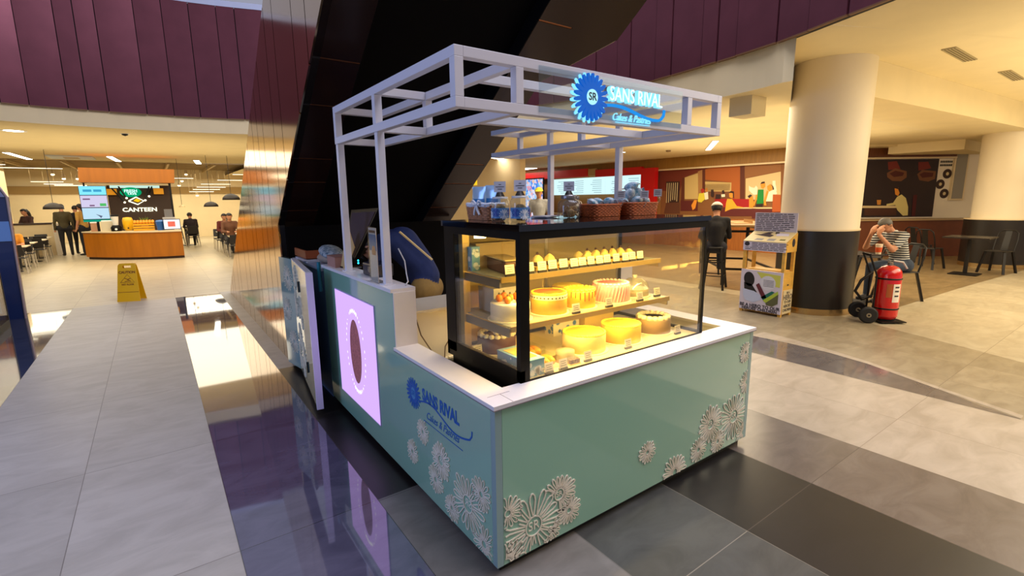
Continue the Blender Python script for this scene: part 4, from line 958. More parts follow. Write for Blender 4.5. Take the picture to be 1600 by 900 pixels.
# long wicker baskets with blue wrapped packs
def rbasket(label, x, y, hx, hy, H, rz=0):
    t = thing('wicker_basket', label, 'basket', (x, y, TZ), 'reddish wicker baskets on the case')
    m = MB(); wicker(m, x, y, TZ, hx, hy, H, 1.08, 8, 56); m.box(x-hx*.95, y-hy*.95, TZ+0.001, x+hx*.95, y+hy*.95, TZ+0.006); m.build('basket_weave', m_wickr, t)
    pts = []
    for i in range(40):
        a = 2*PI*i/40; ca, sa = math.cos(a), math.sin(a); q_ = (abs(ca)**6+abs(sa)**6)**(-1/6); pts.append((x+hx*1.1*ca*q_, y+hy*1.1*sa*q_, TZ+H+0.002))
    m = MB(); m.tube(pts, 0.006, 6, closed=True); m.build('basket_rim', m_wickr, t)
rbasket('long reddish wicker basket of blue wrapped packs, nearer the jars', 1.13, 0.55, 0.115, 0.075, 0.066); rbasket('reddish wicker basket of blue wrapped packs, at the right end of the case', 1.42, 0.53, 0.13, 0.08, 0.072)
m_wrap = mat('wrap_blue', (84, 156, 186), 0.25, c2=(232, 238, 240), nscale=50, bump=0.4)
rd = random.Random(9); pk = [(1.06, .53, .075), (1.13, .56, .078), (1.20, .53, .08), (1.33, .54, .085), (1.40, .50, .085), (1.46, .55, .09), (1.36, .52, .125), (1.43, .53, .135), (1.40, .54, .175), (1.51, .52, .09)]
for i, (x, y, z) in enumerate(pk):
    m = MB(); R = Euler((rd.random(), rd.random(), rd.random()*3)).to_matrix(); m.ell((x, y, TZ+z), (0.046, 0.034, 0.026), R, 14)
    for sg in (-1, 1): m.obox(Vector((x, y, TZ+z))+R @ Vector((sg*0.048, 0, 0)), (0.02, 0.034, 0.002), R)
    first = x < 1.25
    tag(m.build('wrapped_pack', m_wrap), 'blue and silver wrapped sweet pack %s' % ('in the basket nearer the jars' if first else ('topmost on the pile in the right-hand basket' if i == 8 else 'piled in the right-hand basket')), 'sweet pack', 'wrapped packs, nearer basket' if first else ('top pack' if i == 8 else 'wrapped packs, right basket'))
def hang_card(label, x, y, z):
    t = thing('price_card', label, 'price card', (x, y, z), 'price cards clipped to the baskets', -0.65, world=False)
    m = MB(); m.obox((0, 0, 0.02), (0.05, 0.002, 0.045)); cc = m.build('card', mat('card_cool', (215, 212, 215), 0.5), t)
    m = MB(); m.tube([(0, 0, 0), (0.012, -0.012, -0.015), (0.005, -0.02, -0.035), (-0.008, -0.016, -0.055)], 0.004, 6); m.build('card_clip', m_jar, t)
    m = MB()
    for j in range(3): m.obox((0, -0.0016, 0.032-j*0.010), (0.034, 0.0008, 0.0028))
    m.build('printed_lines', m_ink, cc)
hang_card('white price card clipped to the seam between the two red baskets', 1.22, 0.46, TZ+0.105); hang_card('white price card on the middle of the right-hand red basket', 1.40, 0.435, TZ+0.105); hang_card('white price card at the far right end of the red basket', 1.57, 0.47, TZ+0.115)
t = thing('round_sign', 'small white half-round sign at the right rear corner of the case top', 'sign', (1.55, 0.74, TZ))
m = MB(); m.prism([Vector((1.555, 0.70, TZ))+Vector((0.7, -0.7, 0))*0.03*math.cos(PI*i/16)+Vector((0, 0, 0.032*math.sin(PI*i/16))) for i in range(17)], (0.002, 0.002, 0)); m.build('sign_plate', m_wht, t)

# ================================================================== PEOPLE
m_skin = mat('skin', (196, 138, 104), 0.55); m_hair = mat('hair_black', (26, 20, 18), 0.5, noise=0.3, nscale=60); m_shoe = mat('shoe_dark', (30, 26, 26), 0.5)
def person(label, loc, rz, J, mats, group=None, hair='short', sc=1.0, vox=0.013, cap=None, fingers=True):
    """J: joint positions in the figure's own frame (facing +Y). mats: top, bottom"""
    t = thing('person', label, 'person', loc, group, rz, world=False); t.scale = (sc,)*3
    P = {k: Vector(v) for k, v in J.items()}
    prim = []     # (a, b, ra, rb, region)
    def c(a, b, ra, rb, reg): prim.append((P[a] if isinstance(a, str) else Vector(a), P[b] if isinstance(b, str) else Vector(b), ra, rb, reg))
    c(P['pelvis'].lerp(P['waist'], .25), 'waist', .127, .12, 0); c('waist', 'chest', .12, .14, 0)
    sh = (P['shl']+P['shr'])/2
    c('chest', sh, .13, .09, 0); c('shl', 'shr', .062, .062, 0); c(P['chest'].lerp(P['shl'], .55), P['waist'].lerp(P['pelvis'], .2)+(P['shl']-P['shr'])*.12, .085, .09, 0); c(P['chest'].lerp(P['shr'], .55), P['waist'].lerp(P['pelvis'], .2)-(P['shl']-P['shr'])*.12, .085, .09, 0)
    c(sh, 'neck', .06, .052, 2); c('neck', 'head', .05, .06, 2)
    hd = (P['head']-P['neck']).normalized() if not mats.get('face') else Vector(mats['face'])
    fwd = Vector(J.get('look', (0, 1, 0))).normalized(); upv = (P['head']-P['neck']).normalized(); fwd = (fwd-upv*fwd.dot(upv)).normalized(); sid = fwd.cross(upv)
    H = P['head']
    prim.append((H+upv*.03-fwd*.012, H+upv*.02+fwd*.012, .082, .076, 2)); prim.append((H-upv*.055+fwd*.035, H-upv*.03+fwd*.04, .048, .055, 2)); prim.append((H-upv*.02+fwd*.085, H+upv*.015+fwd*.078, .014, .009, 2))
    for s_ in (1, -1): prim.append((H+sid*s_*.078-fwd*.005+upv*.02, H+sid*s_*.08-fwd*.01-upv*.02, .013, .010, 2))
    for s_, L_ in ((1, 'l'), (-1, 'r')):
        sl = mats.get('sleeve', 1.0)   # 1 = long sleeve, .5 = short
        e, wv = P['el'+L_], P['wr'+L_]
        if sl >= 1: c('sh'+L_, 'el'+L_, .056, .044, 0); c('el'+L_, 'wr'+L_, .043, .032, 0)
        else:
            mid = P['sh'+L_].lerp(e, .7); c('sh'+L_, mid, .06, .052, 0); c(mid, e, .043, .038, 2); c(e, wv, .039, .026, 2)
        fd = Vector(J.get('hd'+L_, tuple((wv-e).normalized()))).normalized(); pv = Vector(J.get('palm'+L_, (0, 0, -1))); pv = (pv-fd*pv.dot(fd)); pv = pv.normalized() if pv.length > .1 else Vector((1, 0, 0)); sv = fd.cross(pv)
        k = wv+fd*.085; prim.append((wv+fd*.01, wv+fd*.07+sv*.012, .027, .026, 2)); prim.append((wv+fd*.02, wv+fd*.07-sv*.016, .024, .022, 2))
        if fingers:
            for i_, (o, ln) in enumerate(((-.030, .072), (-.010, .082), (.010, .078), (.029, .060))):
                b0 = k+sv*o; b1 = b0+fd*ln*.5+pv*.010; b2 = b1+(fd*.6+pv*.7).normalized()*ln*.5; prim.append((b0-fd*.02, b1, .0105, .0095, 2)); prim.append((b1, b2, .0095, .008, 2))
            th = wv+fd*.03-sv*.035; prim.append((th, th+(fd-sv*.8).normalized()*.035+pv*.012, .013, .011, 2)); prim.append((th+(fd-sv*.8).normalized()*.035+pv*.012, th+(fd*.95-sv*.3+pv*.3).normalized()*.07, .011, .009, 2))
        c('hip'+L_, 'kn'+L_, .092, .062, 1); c('kn'+L_, 'an'+L_, .060, .042, 1 if not mats.get('barelegs') else 2)
        an, toe = P['an'+L_], P['toe'+L_]; prim.append((an-Vector((0, 0, .035)), toe, .042, .034, 3))
    c('hipl', 'hipr', .11, .11, 1)
    m = MB()
    for a, b, ra, rb, _ in prim:
        d = b-a
        m.ell(a, ra, n=14); m.ell(b, rb, n=14)
        if d.length > 1e-4: m.cyl(a, b, ra, rb, 14)
    o = m.build('body', [mats['top'], mats['bottom'], mats.get('skin', m_skin), mats.get('shoe', m_shoe)], t)
    md = o.modifiers.new('r', 'REMESH'); md.mode = 'VOXEL'; md.voxel_size = vox; md.use_smooth_shade = True
    s2 = o.modifiers.new('s', 'SMOOTH'); s2.factor = .5; s2.iterations = 2
    dg = bpy.context.evaluated_depsgraph_get(); me = bpy.data.meshes.new_from_object(o.evaluated_get(dg)); o.modifiers.clear(); o.data = me
    for mm in (mats['top'], mats['bottom'], mats.get('skin', m_skin), mats.get('shoe', m_shoe)):
        if len(me.materials) < 4: me.materials.append(mm)
    for p in me.polygons:
        q = p.center; best = 1e9; reg = 0
        for a, b, ra, rb, r_ in prim:
            d = b-a; L2 = d.length_squared; tt = 0 if L2 < 1e-9 else max(0, min(1, (q-a).dot(d)/L2)); ds = (q-(a+d*tt)).length-(ra+(rb-ra)*tt)
            if ds < best: best = ds; reg = r_
        p.material_index = reg; p.use_smooth = True
    # hair as a shell around the back and top of the head
    def shell(nm, mm, r, test, extra=None):
        hm = MB(); n = 20; k_ = 14; vs = {}; vl = []; fs = []
        for j in range(k_+1):
            for i in range(n):
                th = PI*j/k_; ph = 2*PI*i/n; v = Vector((math.sin(th)*math.cos(ph), math.sin(th)*math.sin(ph), math.cos(th)))
                vl.append(H+upv*.025+(sid*v.x+fwd*v.y*1.08+upv*v.z*1.08)*r); vs[(j, i)] = len(vl)-1
        for j in range(k_):
            for i in range(n):
                th = PI*(j+.5)/k_; ph = 2*PI*(i+.5)/n; v = Vector((math.sin(th)*math.cos(ph), math.sin(th)*math.sin(ph), math.cos(th)))
                if test(v): fs.append((vs[(j, i)], vs[(j+1, i)], vs[(j+1, (i+1) % n)], vs[(j, (i+1) % n)]))
        hm.add(vl, fs, 0, True)
        if extra: extra(hm)
        ob = hm.build(nm, mm, t, fix=True); sd = ob.modifiers.new('s', 'SOLIDIFY'); sd.thickness = .012; return ob
    if hair:
        def long_(hm):
            hm.tube([H-fwd*.05+upv*.05, H-fwd*.085-upv*.05, H-fwd*.09-upv*.16, H-fwd*.09-upv*.25], [.07, .075, .065, .03], 12)
        shell('hair', mats.get('hair', m_hair), .088, lambda v: v.z > (.35 if v.y > .3 else (-.1 if v.y > -.1 else -.7)), long_ if hair == 'long' else None)
    if cap:
        def brim(hm): hm.obox(H+fwd*.12+upv*.075, (.13, .10, .012), Matrix((sid, fwd, upv)).transposed())
        shell('cap', cap, .102, lambda v: v.z > .2, brim)
    if vox <= .0135:
        for s_ in (1, -1):
            em = MB(); em.ell(H+sid*s_*.031+fwd*.078+upv*.022, (.011, .011, .007), n=8); em.build('eye', mat('eye_dark', (40, 28, 24), 0.3), t)
        em = MB(); em.ell(H+fwd*.083-upv*.045, (.022, .008, .006), n=8); em.build('mouth', mat('lip', (150, 80, 70), 0.5), t)
    return t
def stand(**k):
    J = dict(pelvis=(0, 0, .95), waist=(0, .01, 1.1), chest=(0, .01, 1.28), neck=(0, .0, 1.47), head=(0, .03, 1.60), shl=(-.17, 0, 1.40), shr=(.17, 0, 1.40),
             ell=(-.22, -.02, 1.12), elr=(.22, -.02, 1.12), wrl=(-.23, .06, .88), wrr=(.23, .06, .88), hipl=(-.09, 0, .92), hipr=(.09, 0, .92), knl=(-.10, .02, .50), knr=(.10, .02, .50),
             anl=(-.10, -.02, .09), anr=(.10, -.02, .09), toel=(-.12, .14, .036), toer=(.12, .14, .036)); J.update(k); return J
def sit(h=0.45, **k):
    J = dict(pelvis=(0, 0, h+.11), waist=(0, .0, h+.26), chest=(0, .03, h+.43), neck=(0, .06, h+.62), head=(0, .10, h+.74), shl=(-.17, .04, h+.55), shr=(.17, .04, h+.55),
             ell=(-.22, .14, h+.30), elr=(.22, .14, h+.30), wrl=(-.12, .36, h+.30), wrr=(.12, .36, h+.30), hipl=(-.09, .0, h+.09), hipr=(.09, 0, h+.09), knl=(-.12, .40, h+.07), knr=(.12, .40, h+.07),
             anl=(-.12, .42, .09), anr=(.12, .42, .09), toel=(-.12, .56, .036), toer=(.12, .56, .036)); J.update(k); return J
def fabric(n, c): return mat(n, c, 0.85, noise=0.08, nscale=20)

# staff member bending over inside the kiosk
m_navy = fabric('shirt_navy', (28, 48, 104)); m_khaki = fabric('trousers_khaki', (150, 122, 66))
J = dict(pelvis=(0, 0, .95), waist=(0, .07, 1.11), chest=(0, .19, 1.25), neck=(0, .35, 1.28), head=(0, .46, 1.22), shl=(-.18, .28, 1.29), shr=(.18, .28, 1.27),
         ell=(-.25, .38, 1.03), elr=(.28, .18, 1.03), wrl=(-.16, .50, .78), wrr=(.30, .05, .80), hipl=(-.10, 0, .88), hipr=(.10, 0, .88), knl=(-.10, .05, .48), knr=(.11, .03, .48),
         anl=(-.10, -.02, .09), anr=(.11, -.04, .09), toel=(-.12, .14, .036), toer=(.13, .12, .036), look=(0, .5, -1))
STAFF = person('person in a navy shirt and khaki trousers bending over inside the kiosk', (0.72, 2.06, 0), 0.80, J, dict(top=m_navy, bottom=m_khaki, sleeve=1.0))
t_st = STAFF

# ================================================================== THINGS ON THE KIOSK'S HIGH LEDGE
t = thing('storage_cabinet', 'low white cabinet inside the kiosk, below the bending person', 'cabinet', (0.40, 1.30, 0))
m = MB(); m.box(0.16, 1.12, 0.0, 0.62, 1.46, 0.93); m.build('cabinet_body', mat('cabinet_white', (228, 218, 196), 0.5), t, bev=0.003)
m = MB(); m.box(0.15, 1.105, 0.93, 0.63, 1.47, 0.945); m.build('cabinet_top', mat('cabinet_top', (205, 196, 176), 0.4), t)
m = MB(); m.box(0.17, 1.108, 0.05, 0.385, 1.12, 0.62); m.build('door', mat('cabinet_white2', (232, 224, 204), 0.45), t)
m = MB(); m.box(0.395, 1.108, 0.05, 0.61, 1.12, 0.62); m.build('door', mat('cabinet_white2', (232, 224, 204), 0.45), t)
m_cab = mat('cable_grey', (120, 100, 76), 0.6)
for i, (pts, lab) in enumerate((([(0.17, 1.10, 0.93), (0.20, 1.09, 0.80), (0.27, 1.09, 0.68), (0.33, 1.09, 0.55), (0.34, 1.09, 0.35)], 'thin cable slanting down the front of the white cabinet'),
                              ([(0.47, 1.10, 0.93), (0.45, 1.09, 0.82), (0.36, 1.09, 0.70), (0.34, 1.08, 0.56), (0.35, 1.08, 0.34)], 'thin cable bowing down the right of the white cabinet'))):
    m = MB(); m.tube(pts, 0.004, 6); tag(m.build('cable', m_cab), lab, 'cable')
# tilted till screen
t = thing('till_screen', 'black till monitor tilted back on a stand on the high ledge', 'monitor', (0.11, 2.12, HT))
m = MB(); m.box(0.05, 2.05, HT, 0.23, 2.20, HT+0.012); m.build('stand_base', m_blk, t)
m = MB(); m.beam((0.13, 2.12, HT+0.01), (0.24, 2.10, HT+0.14), 0.035, 0.05); m.build('stand_arm', m_blk, t)
q_ = [Vector(p) for p in ((0.225, 2.30, 1.53), (0.225, 1.72, 1.55), (0.135, 2.03, 1.17), (0.135, 2.26, 1.17))]
nq = (q_[1]-q_[0]).cross(q_[3]-q_[0]).normalized(); nq = nq if nq.x > 0 else -nq
m = MB(); m.prism(q_, nq*0.03); mo = m.build('monitor_body', m_blk, t, bev=0.003)
cq = sum(q_, Vector())/4; m = MB(); m.prism([p.lerp(cq, 0.14)-nq*0.001 for p in q_], -nq*0.0015); m.build('screen', mat('screen_off', (62, 46, 56), 0.6, spec=0.2), mo)
for k in (0, 1): m = MB(); m.ell((0.10, 1.84, HT+0.055+0.018*k), 0.006, n=8); m.build('power_light', emis('led_cyan', (40, 220, 255), 4.0), t)
t = thing('receipt_printer', 'black till box with a rounded front between the two posts', 'printer', (0.11, 1.72, HT))
m = MB(); m.box(0.065, 1.45, HT, 0.20, 1.66, HT+0.085); m.build('printer_body', mat('printer_navy', (20, 24, 44), 0.35), t, bev=0.012)
m = MB(); m.cyl((0.058, 1.52, HT+0.05), (0.066, 1.52, HT+0.05), 0.02, 0.02, 16); m.build('badge', m_steel, t)
t = thing('kraft_card', 'tan cardboard sheet leaning in front of the till monitor', 'cardboard', (0.07, 2.18, HT))
m = MB(); m.prism([(0.10, 1.98, 1.44), (0.10, 1.86, 1.30), (0.07, 1.97, 1.22), (0.05, 2.20, 1.19), (0.06, 2.10, 1.1155), (0.05, 2.2, 1.1155)] if False else [(0.11, 2.03, 1.40), (0.10, 1.90, 1.275), (0.06, 1.98, 1.118), (0.05, 2.09, 1.118), (0.08, 2.09, 1.25)], (0.004, 0.001, 0)); m.build('sheet', mat('kraft', (200, 166, 108), 0.7, noise=0.06), t)
t = thing('cardboard_box', 'small pinkish brown cardboard box at the left end of the high ledge', 'box', (0.06, 2.25, HT))
m = MB(); m.box(0.015, 2.10, HT, 0.12, 2.30, HT+0.075); m.build('box_body', mat('kraft_pink', (176, 128, 112), 0.7, noise=0.06), t, bev=0.002)
m = MB(); m.box(0.013, 2.098, HT+0.075, 0.122, 2.302, HT+0.079); m.build('lid_flap', mat('kraft_pink2', (150, 106, 92), 0.7), t)
# brochure holder next to the nearer post
t = thing('menu_holder', 'upright acrylic holder with a blue and cream cake menu, beside the nearer post', 'menu holder', (0.06, 1.33, HT))
def mh(u, v, h): return Vector((0.015-h+v*0.0, 1.375-u, HT+0.005+v))
m = MB(); m.box(0.016, 1.245, HT+0.003, 0.020, 1.365, HT+0.325); mp = m.build('menu_print', mat('menu_cream', (226, 208, 186), 0.5), t)
m = MB(); m.box(0.0148, 1.247, HT+0.19, 0.016, 1.363, HT+0.285); m.build('picture_blue', mat('menu_blue', (40, 120, 160), 0.4), mp)
m = MB(); m.lathe([(0.03, 0), (0.034, 0.02), (0.02, 0.05), (0.0, 0.055)], (0.0146, 1.29, HT+0.165), 14, R=Matrix(((0.02, 0, 0), (0, 1, 0), (0, 0, 1)))); m.build('picture_cake', mat('menu_cake', (180, 100, 60), 0.5), mp)
m = MB(); m.box(0.0145, 1.255, HT+0.295, 0.016, 1.355, HT+0.31); m.build('heading_strip', mat('menu_brown', (110, 70, 50), 0.5), mp)
m = MB(); m.box(0.010, 1.24, HT+0.001, 0.013, 1.37, HT+0.33); m.box(0.010, 1.24, HT+0.0005, 0.07, 1.37, HT+0.003); m.build('acrylic', glass('holder_acrylic', (245, 248, 250), 0.05, 0.03), t)
m = MB(); m.tube([(0.14, 1.22, HT+0.20), (0.15, 1.16, HT+0.13), (0.14, 1.12, HT+0.06), (0.13, 1.08, HT+0.02), (0.10, 1.05, HT+0.006)], 0.004, 6); tag(m.build('cable', mat('cable_white', (205, 205, 205), 0.5)), 'white cable curling down behind the nearer post', 'cable')
# wooden stick (clapper) angled behind the post
m = MB(); m.beam((0.145, 1.20, HT+0.30), (0.30, 1.10, HT+0.13), 0.03, 0.008); tag(m.build('wooden_stick', mat('slat_pale', (226, 198, 130), 0.5)), 'pale wooden slat slanting down behind the nearer post', 'slat')
# clutter on a rear side counter of the kiosk
t = thing('side_counter', 'blue-grey counter behind the gate, holding papers and bags', 'counter', (0.25, 2.75, 0))
m = MB(); m.box(0.02, 2.45, 0, 0.30, 3.40, 1.055); m.build('counter_body', mat('counter_blue', (86, 110, 140), 0.5), t, bev=0.003)
m = MB(); m.box(0.0, 2.43, 1.055, 0.32, 3.42, 1.075); m.build('counter_top', mat('counter_pale', (150, 164, 186), 0.3), t)
t = thing('wooden_tray', 'reddish brown tray at the left end of the side counter', 'tray', (0.12, 3.2, 1.075))
m = MB(); m.box(0.03, 3.00, 1.094, 0.29, 3.38, 1.10); m.build('tray_base', m_wooddark, t); m = MB(); m.box(0.02, 2.99, 1.1, 0.035, 3.39, 1.17); m.box(0.02, 2.98, 1.1, 0.30, 2.995, 1.17); m.build('tray_side', mat('tray_rust', (150, 74, 36), 0.5), t)
for j, z in enumerate((1.0755, 1.084)):
    m = MB(); m.obox((0.15, 3.12+0.02*j, z+0.003), (0.30, 0.40, 0.006), Rz(0.06*(1-2*j))); tag(m.build('paper_stack', mat('paper_white', (220, 220, 228), 0.6)), ('lower' if j == 0 else 'upper')+' white paper wad under the reddish tray', 'papers')
t = thing('cloth_bag', 'patterned teal and cream cloth bag slumped on the side counter', 'bag', (0.16, 2.72, 1.075))
m = MB(); m.ell((0.16, 2.74, 1.125), (0.10, 0.16, 0.05), n=18); m.build('bag_lower', mat('bag_tan', (170, 150, 130), 0.8, noise=0.2, nscale=6, bump=0.5), t)
m = MB(); m.ell((0.16, 2.70, 1.175), (0.095, 0.15, 0.042), Rx(0.25), n=18); m.build('bag_cover', mat('bag_teal', (40, 84, 104), 0.6, c2=(190, 196, 196), nscale=42, bump=0.4), t)
m = MB(); m.tube([(-0.02, 2.42, 0.90), (-0.02, 2.42, 1.13)], 0.014, 10); tag(m.build('teal_pole', mat('teal_plastic', (20, 120, 140), 0.4)), 'short teal pole beside the gate', 'pole')

area('kiosk_inner_fill', (0.62, 0.98, 1.02), 0.5, 0.05, 5.0, (1.0, 0.82, 0.5), (-0.9, 0, 0))  # added warm fill with no fixture, lights the cabinet front

# ================================================================== RIGHT SIDE: FOOD COURT
MC1 = dict(brown=(112, 42, 24), slatdark=(60, 34, 26), floor=(96, 54, 34), cream=(206, 176, 112), frame=(92, 40, 22), beige=(170, 122, 72), orange=(172, 92, 34), dimwall=(120, 74, 42), beige2=(146, 96, 54), lightwin=(216, 190, 138), sofa=(166, 22, 26), sofad=(92, 28, 26), table=(226, 200, 150),
           skin=(236, 150, 46), hair=(50, 26, 22), yellow=(244, 170, 44), green=(20, 138, 54), white=(240, 232, 205), wood=(176, 84, 30), yellow2=(226, 206, 60), redhead=(176, 44, 30),
           dark=(46, 30, 28), cup=(120, 40, 28), bowl=(120, 76, 46), bowlin=(82, 30, 22), brownc=(80, 44, 26), cupo=(214, 140, 50), shirt=(226, 208, 134), reddim=(84, 24, 24))
MURAL1=[
('brown',[(9.34, 2.45), (7.81, 2.57), (7.0, 2.55), (7.6, 2.42), (8.32, 2.2), (8.47, 1.76), (9.31, 1.81)]),
('slatdark',[(9.01, 2.1), (8.47, 2.09), (8.46, 1.41), (8.97, 1.41)]),
('floor',[(8.97, 1.41), (8.43, 1.41), (8.41, 1.05), (9.04, 1.04)]),
('cream',[(8.3, 2.2), (7.82, 2.32), (7.77, 1.52), (8.26, 1.52)]),
('frame',[(8.4, 2.2), (8.3, 2.2), (8.27, 1.46), (8.4, 1.46)]),
('beige',[(7.83, 2.37), (7.68, 2.41), (7.62, 1.41), (7.76, 1.41)]),
('frame',[(7.68, 2.4), (7.58, 2.42), (7.54, 1.77), (7.64, 1.78)]),
('orange',[(7.58, 2.42), (7.0, 2.55), (6.46, 2.52), (6.39, 1.51), (6.66, 1.51), (6.7, 2.0), (7.56, 2.11)]),
('cream',[(7.56, 2.05), (6.69, 1.99), (6.68, 1.73), (7.54, 1.75)]),
('dimwall',[(7.54, 1.75), (6.68, 1.73), (6.66, 1.51), (7.23, 1.52)]),
('frame',[(6.46, 2.52), (6.32, 2.51), (6.25, 1.51), (6.39, 1.51)]),
('beige2',[(6.32, 2.51), (5.3, 2.45), (5.28, 2.25), (6.26, 2.1), (6.29, 2.1)]),
('lightwin',[(6.26, 2.09), (5.28, 2.24), (5.22, 1.43), (6.22, 1.51)]),
('sofa',[(7.2, 1.52), (6.09, 1.51), (6.09, 1.27), (7.17, 1.27)]),
('sofad',[(8.41, 1.47), (7.77, 1.47), (7.76, 1.15), (8.39, 1.14)]),
('sofad',[(7.17, 1.27), (5.2, 1.28), (5.18, 1.04), (7.15, 1.0)]),
('table',[(6.67, 1.27), (5.44, 1.28), (5.43, 1.24), (6.67, 1.23)]),
('sofad',[(6.01, 1.24), (5.9, 1.24), (5.88, 0.96), (5.99, 0.96)]),
('skin',[(6.74, 1.68), (6.68, 1.73), (6.6, 1.69), (6.58, 1.59), (6.65, 1.54), (6.72, 1.57)]),
('hair',[(6.76, 1.68), (6.69, 1.75), (6.59, 1.73), (6.57, 1.51), (6.61, 1.57), (6.62, 1.68), (6.7, 1.69)]),
('yellow',[(6.78, 1.52), (6.63, 1.51), (6.47, 1.31), (6.24, 1.27), (6.64, 1.22), (6.83, 1.14), (6.81, 1.41)]),
('skin',[(5.81, 1.91), (5.76, 1.97), (5.68, 1.94), (5.67, 1.84), (5.73, 1.79), (5.79, 1.82)]),
('hair',[(5.82, 1.92), (5.78, 1.98), (5.7, 1.99), (5.69, 1.94), (5.77, 1.93)]),
('green',[(5.87, 1.77), (5.71, 1.77), (5.68, 1.38), (5.88, 1.37)]),
('hair',[(5.89, 1.37), (5.7, 1.38), (5.7, 1.29), (5.9, 1.29)]),
('skin',[(5.91, 1.74), (5.87, 1.76), (5.88, 1.51), (5.94, 1.3), (5.98, 1.35), (5.93, 1.51)]),
('skin',[(5.62, 1.86), (5.54, 1.91), (5.47, 1.86), (5.47, 1.76), (5.54, 1.72), (5.6, 1.76)]),
('hair',[(5.53, 1.91), (5.4, 1.81), (5.45, 1.73), (5.47, 1.84)]),
('white',[(5.56, 1.7), (5.38, 1.78), (5.33, 1.66), (5.44, 1.44), (5.62, 1.44)]),
('skin',[(5.62, 1.74), (5.57, 1.72), (5.62, 1.43), (5.59, 1.33), (5.66, 1.33), (5.68, 1.46)]),
('white',[(5.48, 2.0), (5.4, 2.0), (5.39, 1.91), (5.34, 1.73), (5.39, 1.71), (5.47, 1.91)]),
('wood',[(5.44, 1.63), (5.23, 1.62), (5.19, 1.16), (5.42, 1.15)]),
('skin',[(6.11, 1.55), (6.01, 1.6), (5.96, 1.41), (5.97, 1.26), (6.09, 1.26)]),
('hair',[(6.16, 1.59), (6.08, 1.64), (6.02, 1.61), (6.1, 1.53)]),
('white',[(5.98, 1.82), (5.93, 1.88), (5.88, 1.82), (5.88, 1.63), (5.99, 1.63), (6.13, 1.75), (6.14, 1.89), (6.09, 1.85)]),
('yellow2',[(7.74, 1.69), (7.56, 1.72), (7.51, 1.52), (7.64, 1.41), (7.77, 1.44)]),
('redhead',[(7.69, 1.8), (7.63, 1.85), (7.55, 1.8), (7.56, 1.72), (7.64, 1.69)]),
('white',[(7.56, 1.7), (7.43, 1.74), (7.4, 1.52), (7.51, 1.49)]),
('skin',[(7.54, 1.84), (7.46, 1.86), (7.43, 1.77), (7.5, 1.73)]),
('skin',[(7.89, 1.49), (7.79, 1.49), (7.84, 1.23), (7.93, 1.17), (7.99, 1.32)]),
('hair',[(7.33, 1.8), (7.25, 1.81), (7.22, 1.68), (7.23, 1.57), (7.32, 1.6)]),
('hair',[(6.97, 1.76), (6.9, 1.78), (6.87, 1.68), (6.94, 1.67)]),
('white',[(6.98, 1.65), (6.86, 1.66), (6.85, 1.58), (6.96, 1.57)]),
('hair',[(7.15, 1.66), (7.0, 1.65), (6.99, 1.52), (7.17, 1.52)]),]
MURAL2=[
('dark',[(1.97, 2.5), (3.87, 2.51), (3.9, 0.99), (1.96, 1.01)]),
('cup',[(2.51, 2.44), (2.74, 2.47), (2.87, 2.26), (2.55, 2.24)]),
('bowl',[(2.52, 2.16), (2.73, 2.28), (3.04, 2.2), (3.06, 2.04), (2.93, 1.94), (2.69, 1.95), (2.54, 2.05)]),
('bowlin',[(2.59, 2.14), (2.74, 2.22), (2.98, 2.16), (2.95, 2.08), (2.72, 2.05)]),
('cup',[(3.32, 2.43), (3.58, 2.44), (3.68, 2.27), (3.35, 2.21)]),
('bowl',[(3.33, 2.12), (3.45, 2.23), (3.82, 2.19), (3.82, 1.99), (3.65, 1.92), (3.41, 1.96)]),
('bowlin',[(3.39, 2.11), (3.5, 2.17), (3.76, 2.15), (3.75, 2.05), (3.48, 2.02)]),
('table',[(1.97, 1.3), (2.89, 1.29), (2.89, 1.23), (1.96, 1.24)]),
('brownc',[(2.03, 1.23), (2.89, 1.22), (2.91, 1.03), (2.04, 1.04)]),
('cupo',[(2.33, 1.45), (2.45, 1.45), (2.45, 1.32), (2.36, 1.32)]),
('shirt',[(2.87, 1.53), (2.98, 1.59), (3.11, 1.49), (3.2, 1.25), (3.22, 1.03), (3.09, 1.02), (2.92, 1.17), (2.85, 1.31), (2.61, 1.29), (2.61, 1.34), (2.78, 1.37)]),
('skin',[(2.77, 1.75), (2.87, 1.77), (2.93, 1.65), (2.89, 1.55), (2.81, 1.59)]),
('hair',[(2.77, 1.76), (2.84, 1.78), (2.94, 1.72), (2.97, 1.61), (2.92, 1.63), (2.87, 1.73)]),
('reddim',[(3.3, 1.57), (3.4, 1.58), (3.42, 1.01), (3.32, 1.01)]),
('white',[(3.87, 2.51), (4.24, 2.53), (4.4, 1.43), (4.63, 1.41), (4.78, 0.98), (3.9, 0.99)]),]
m_iron = mat('iron_black', (24, 21, 20), 0.4, metal=0.4)
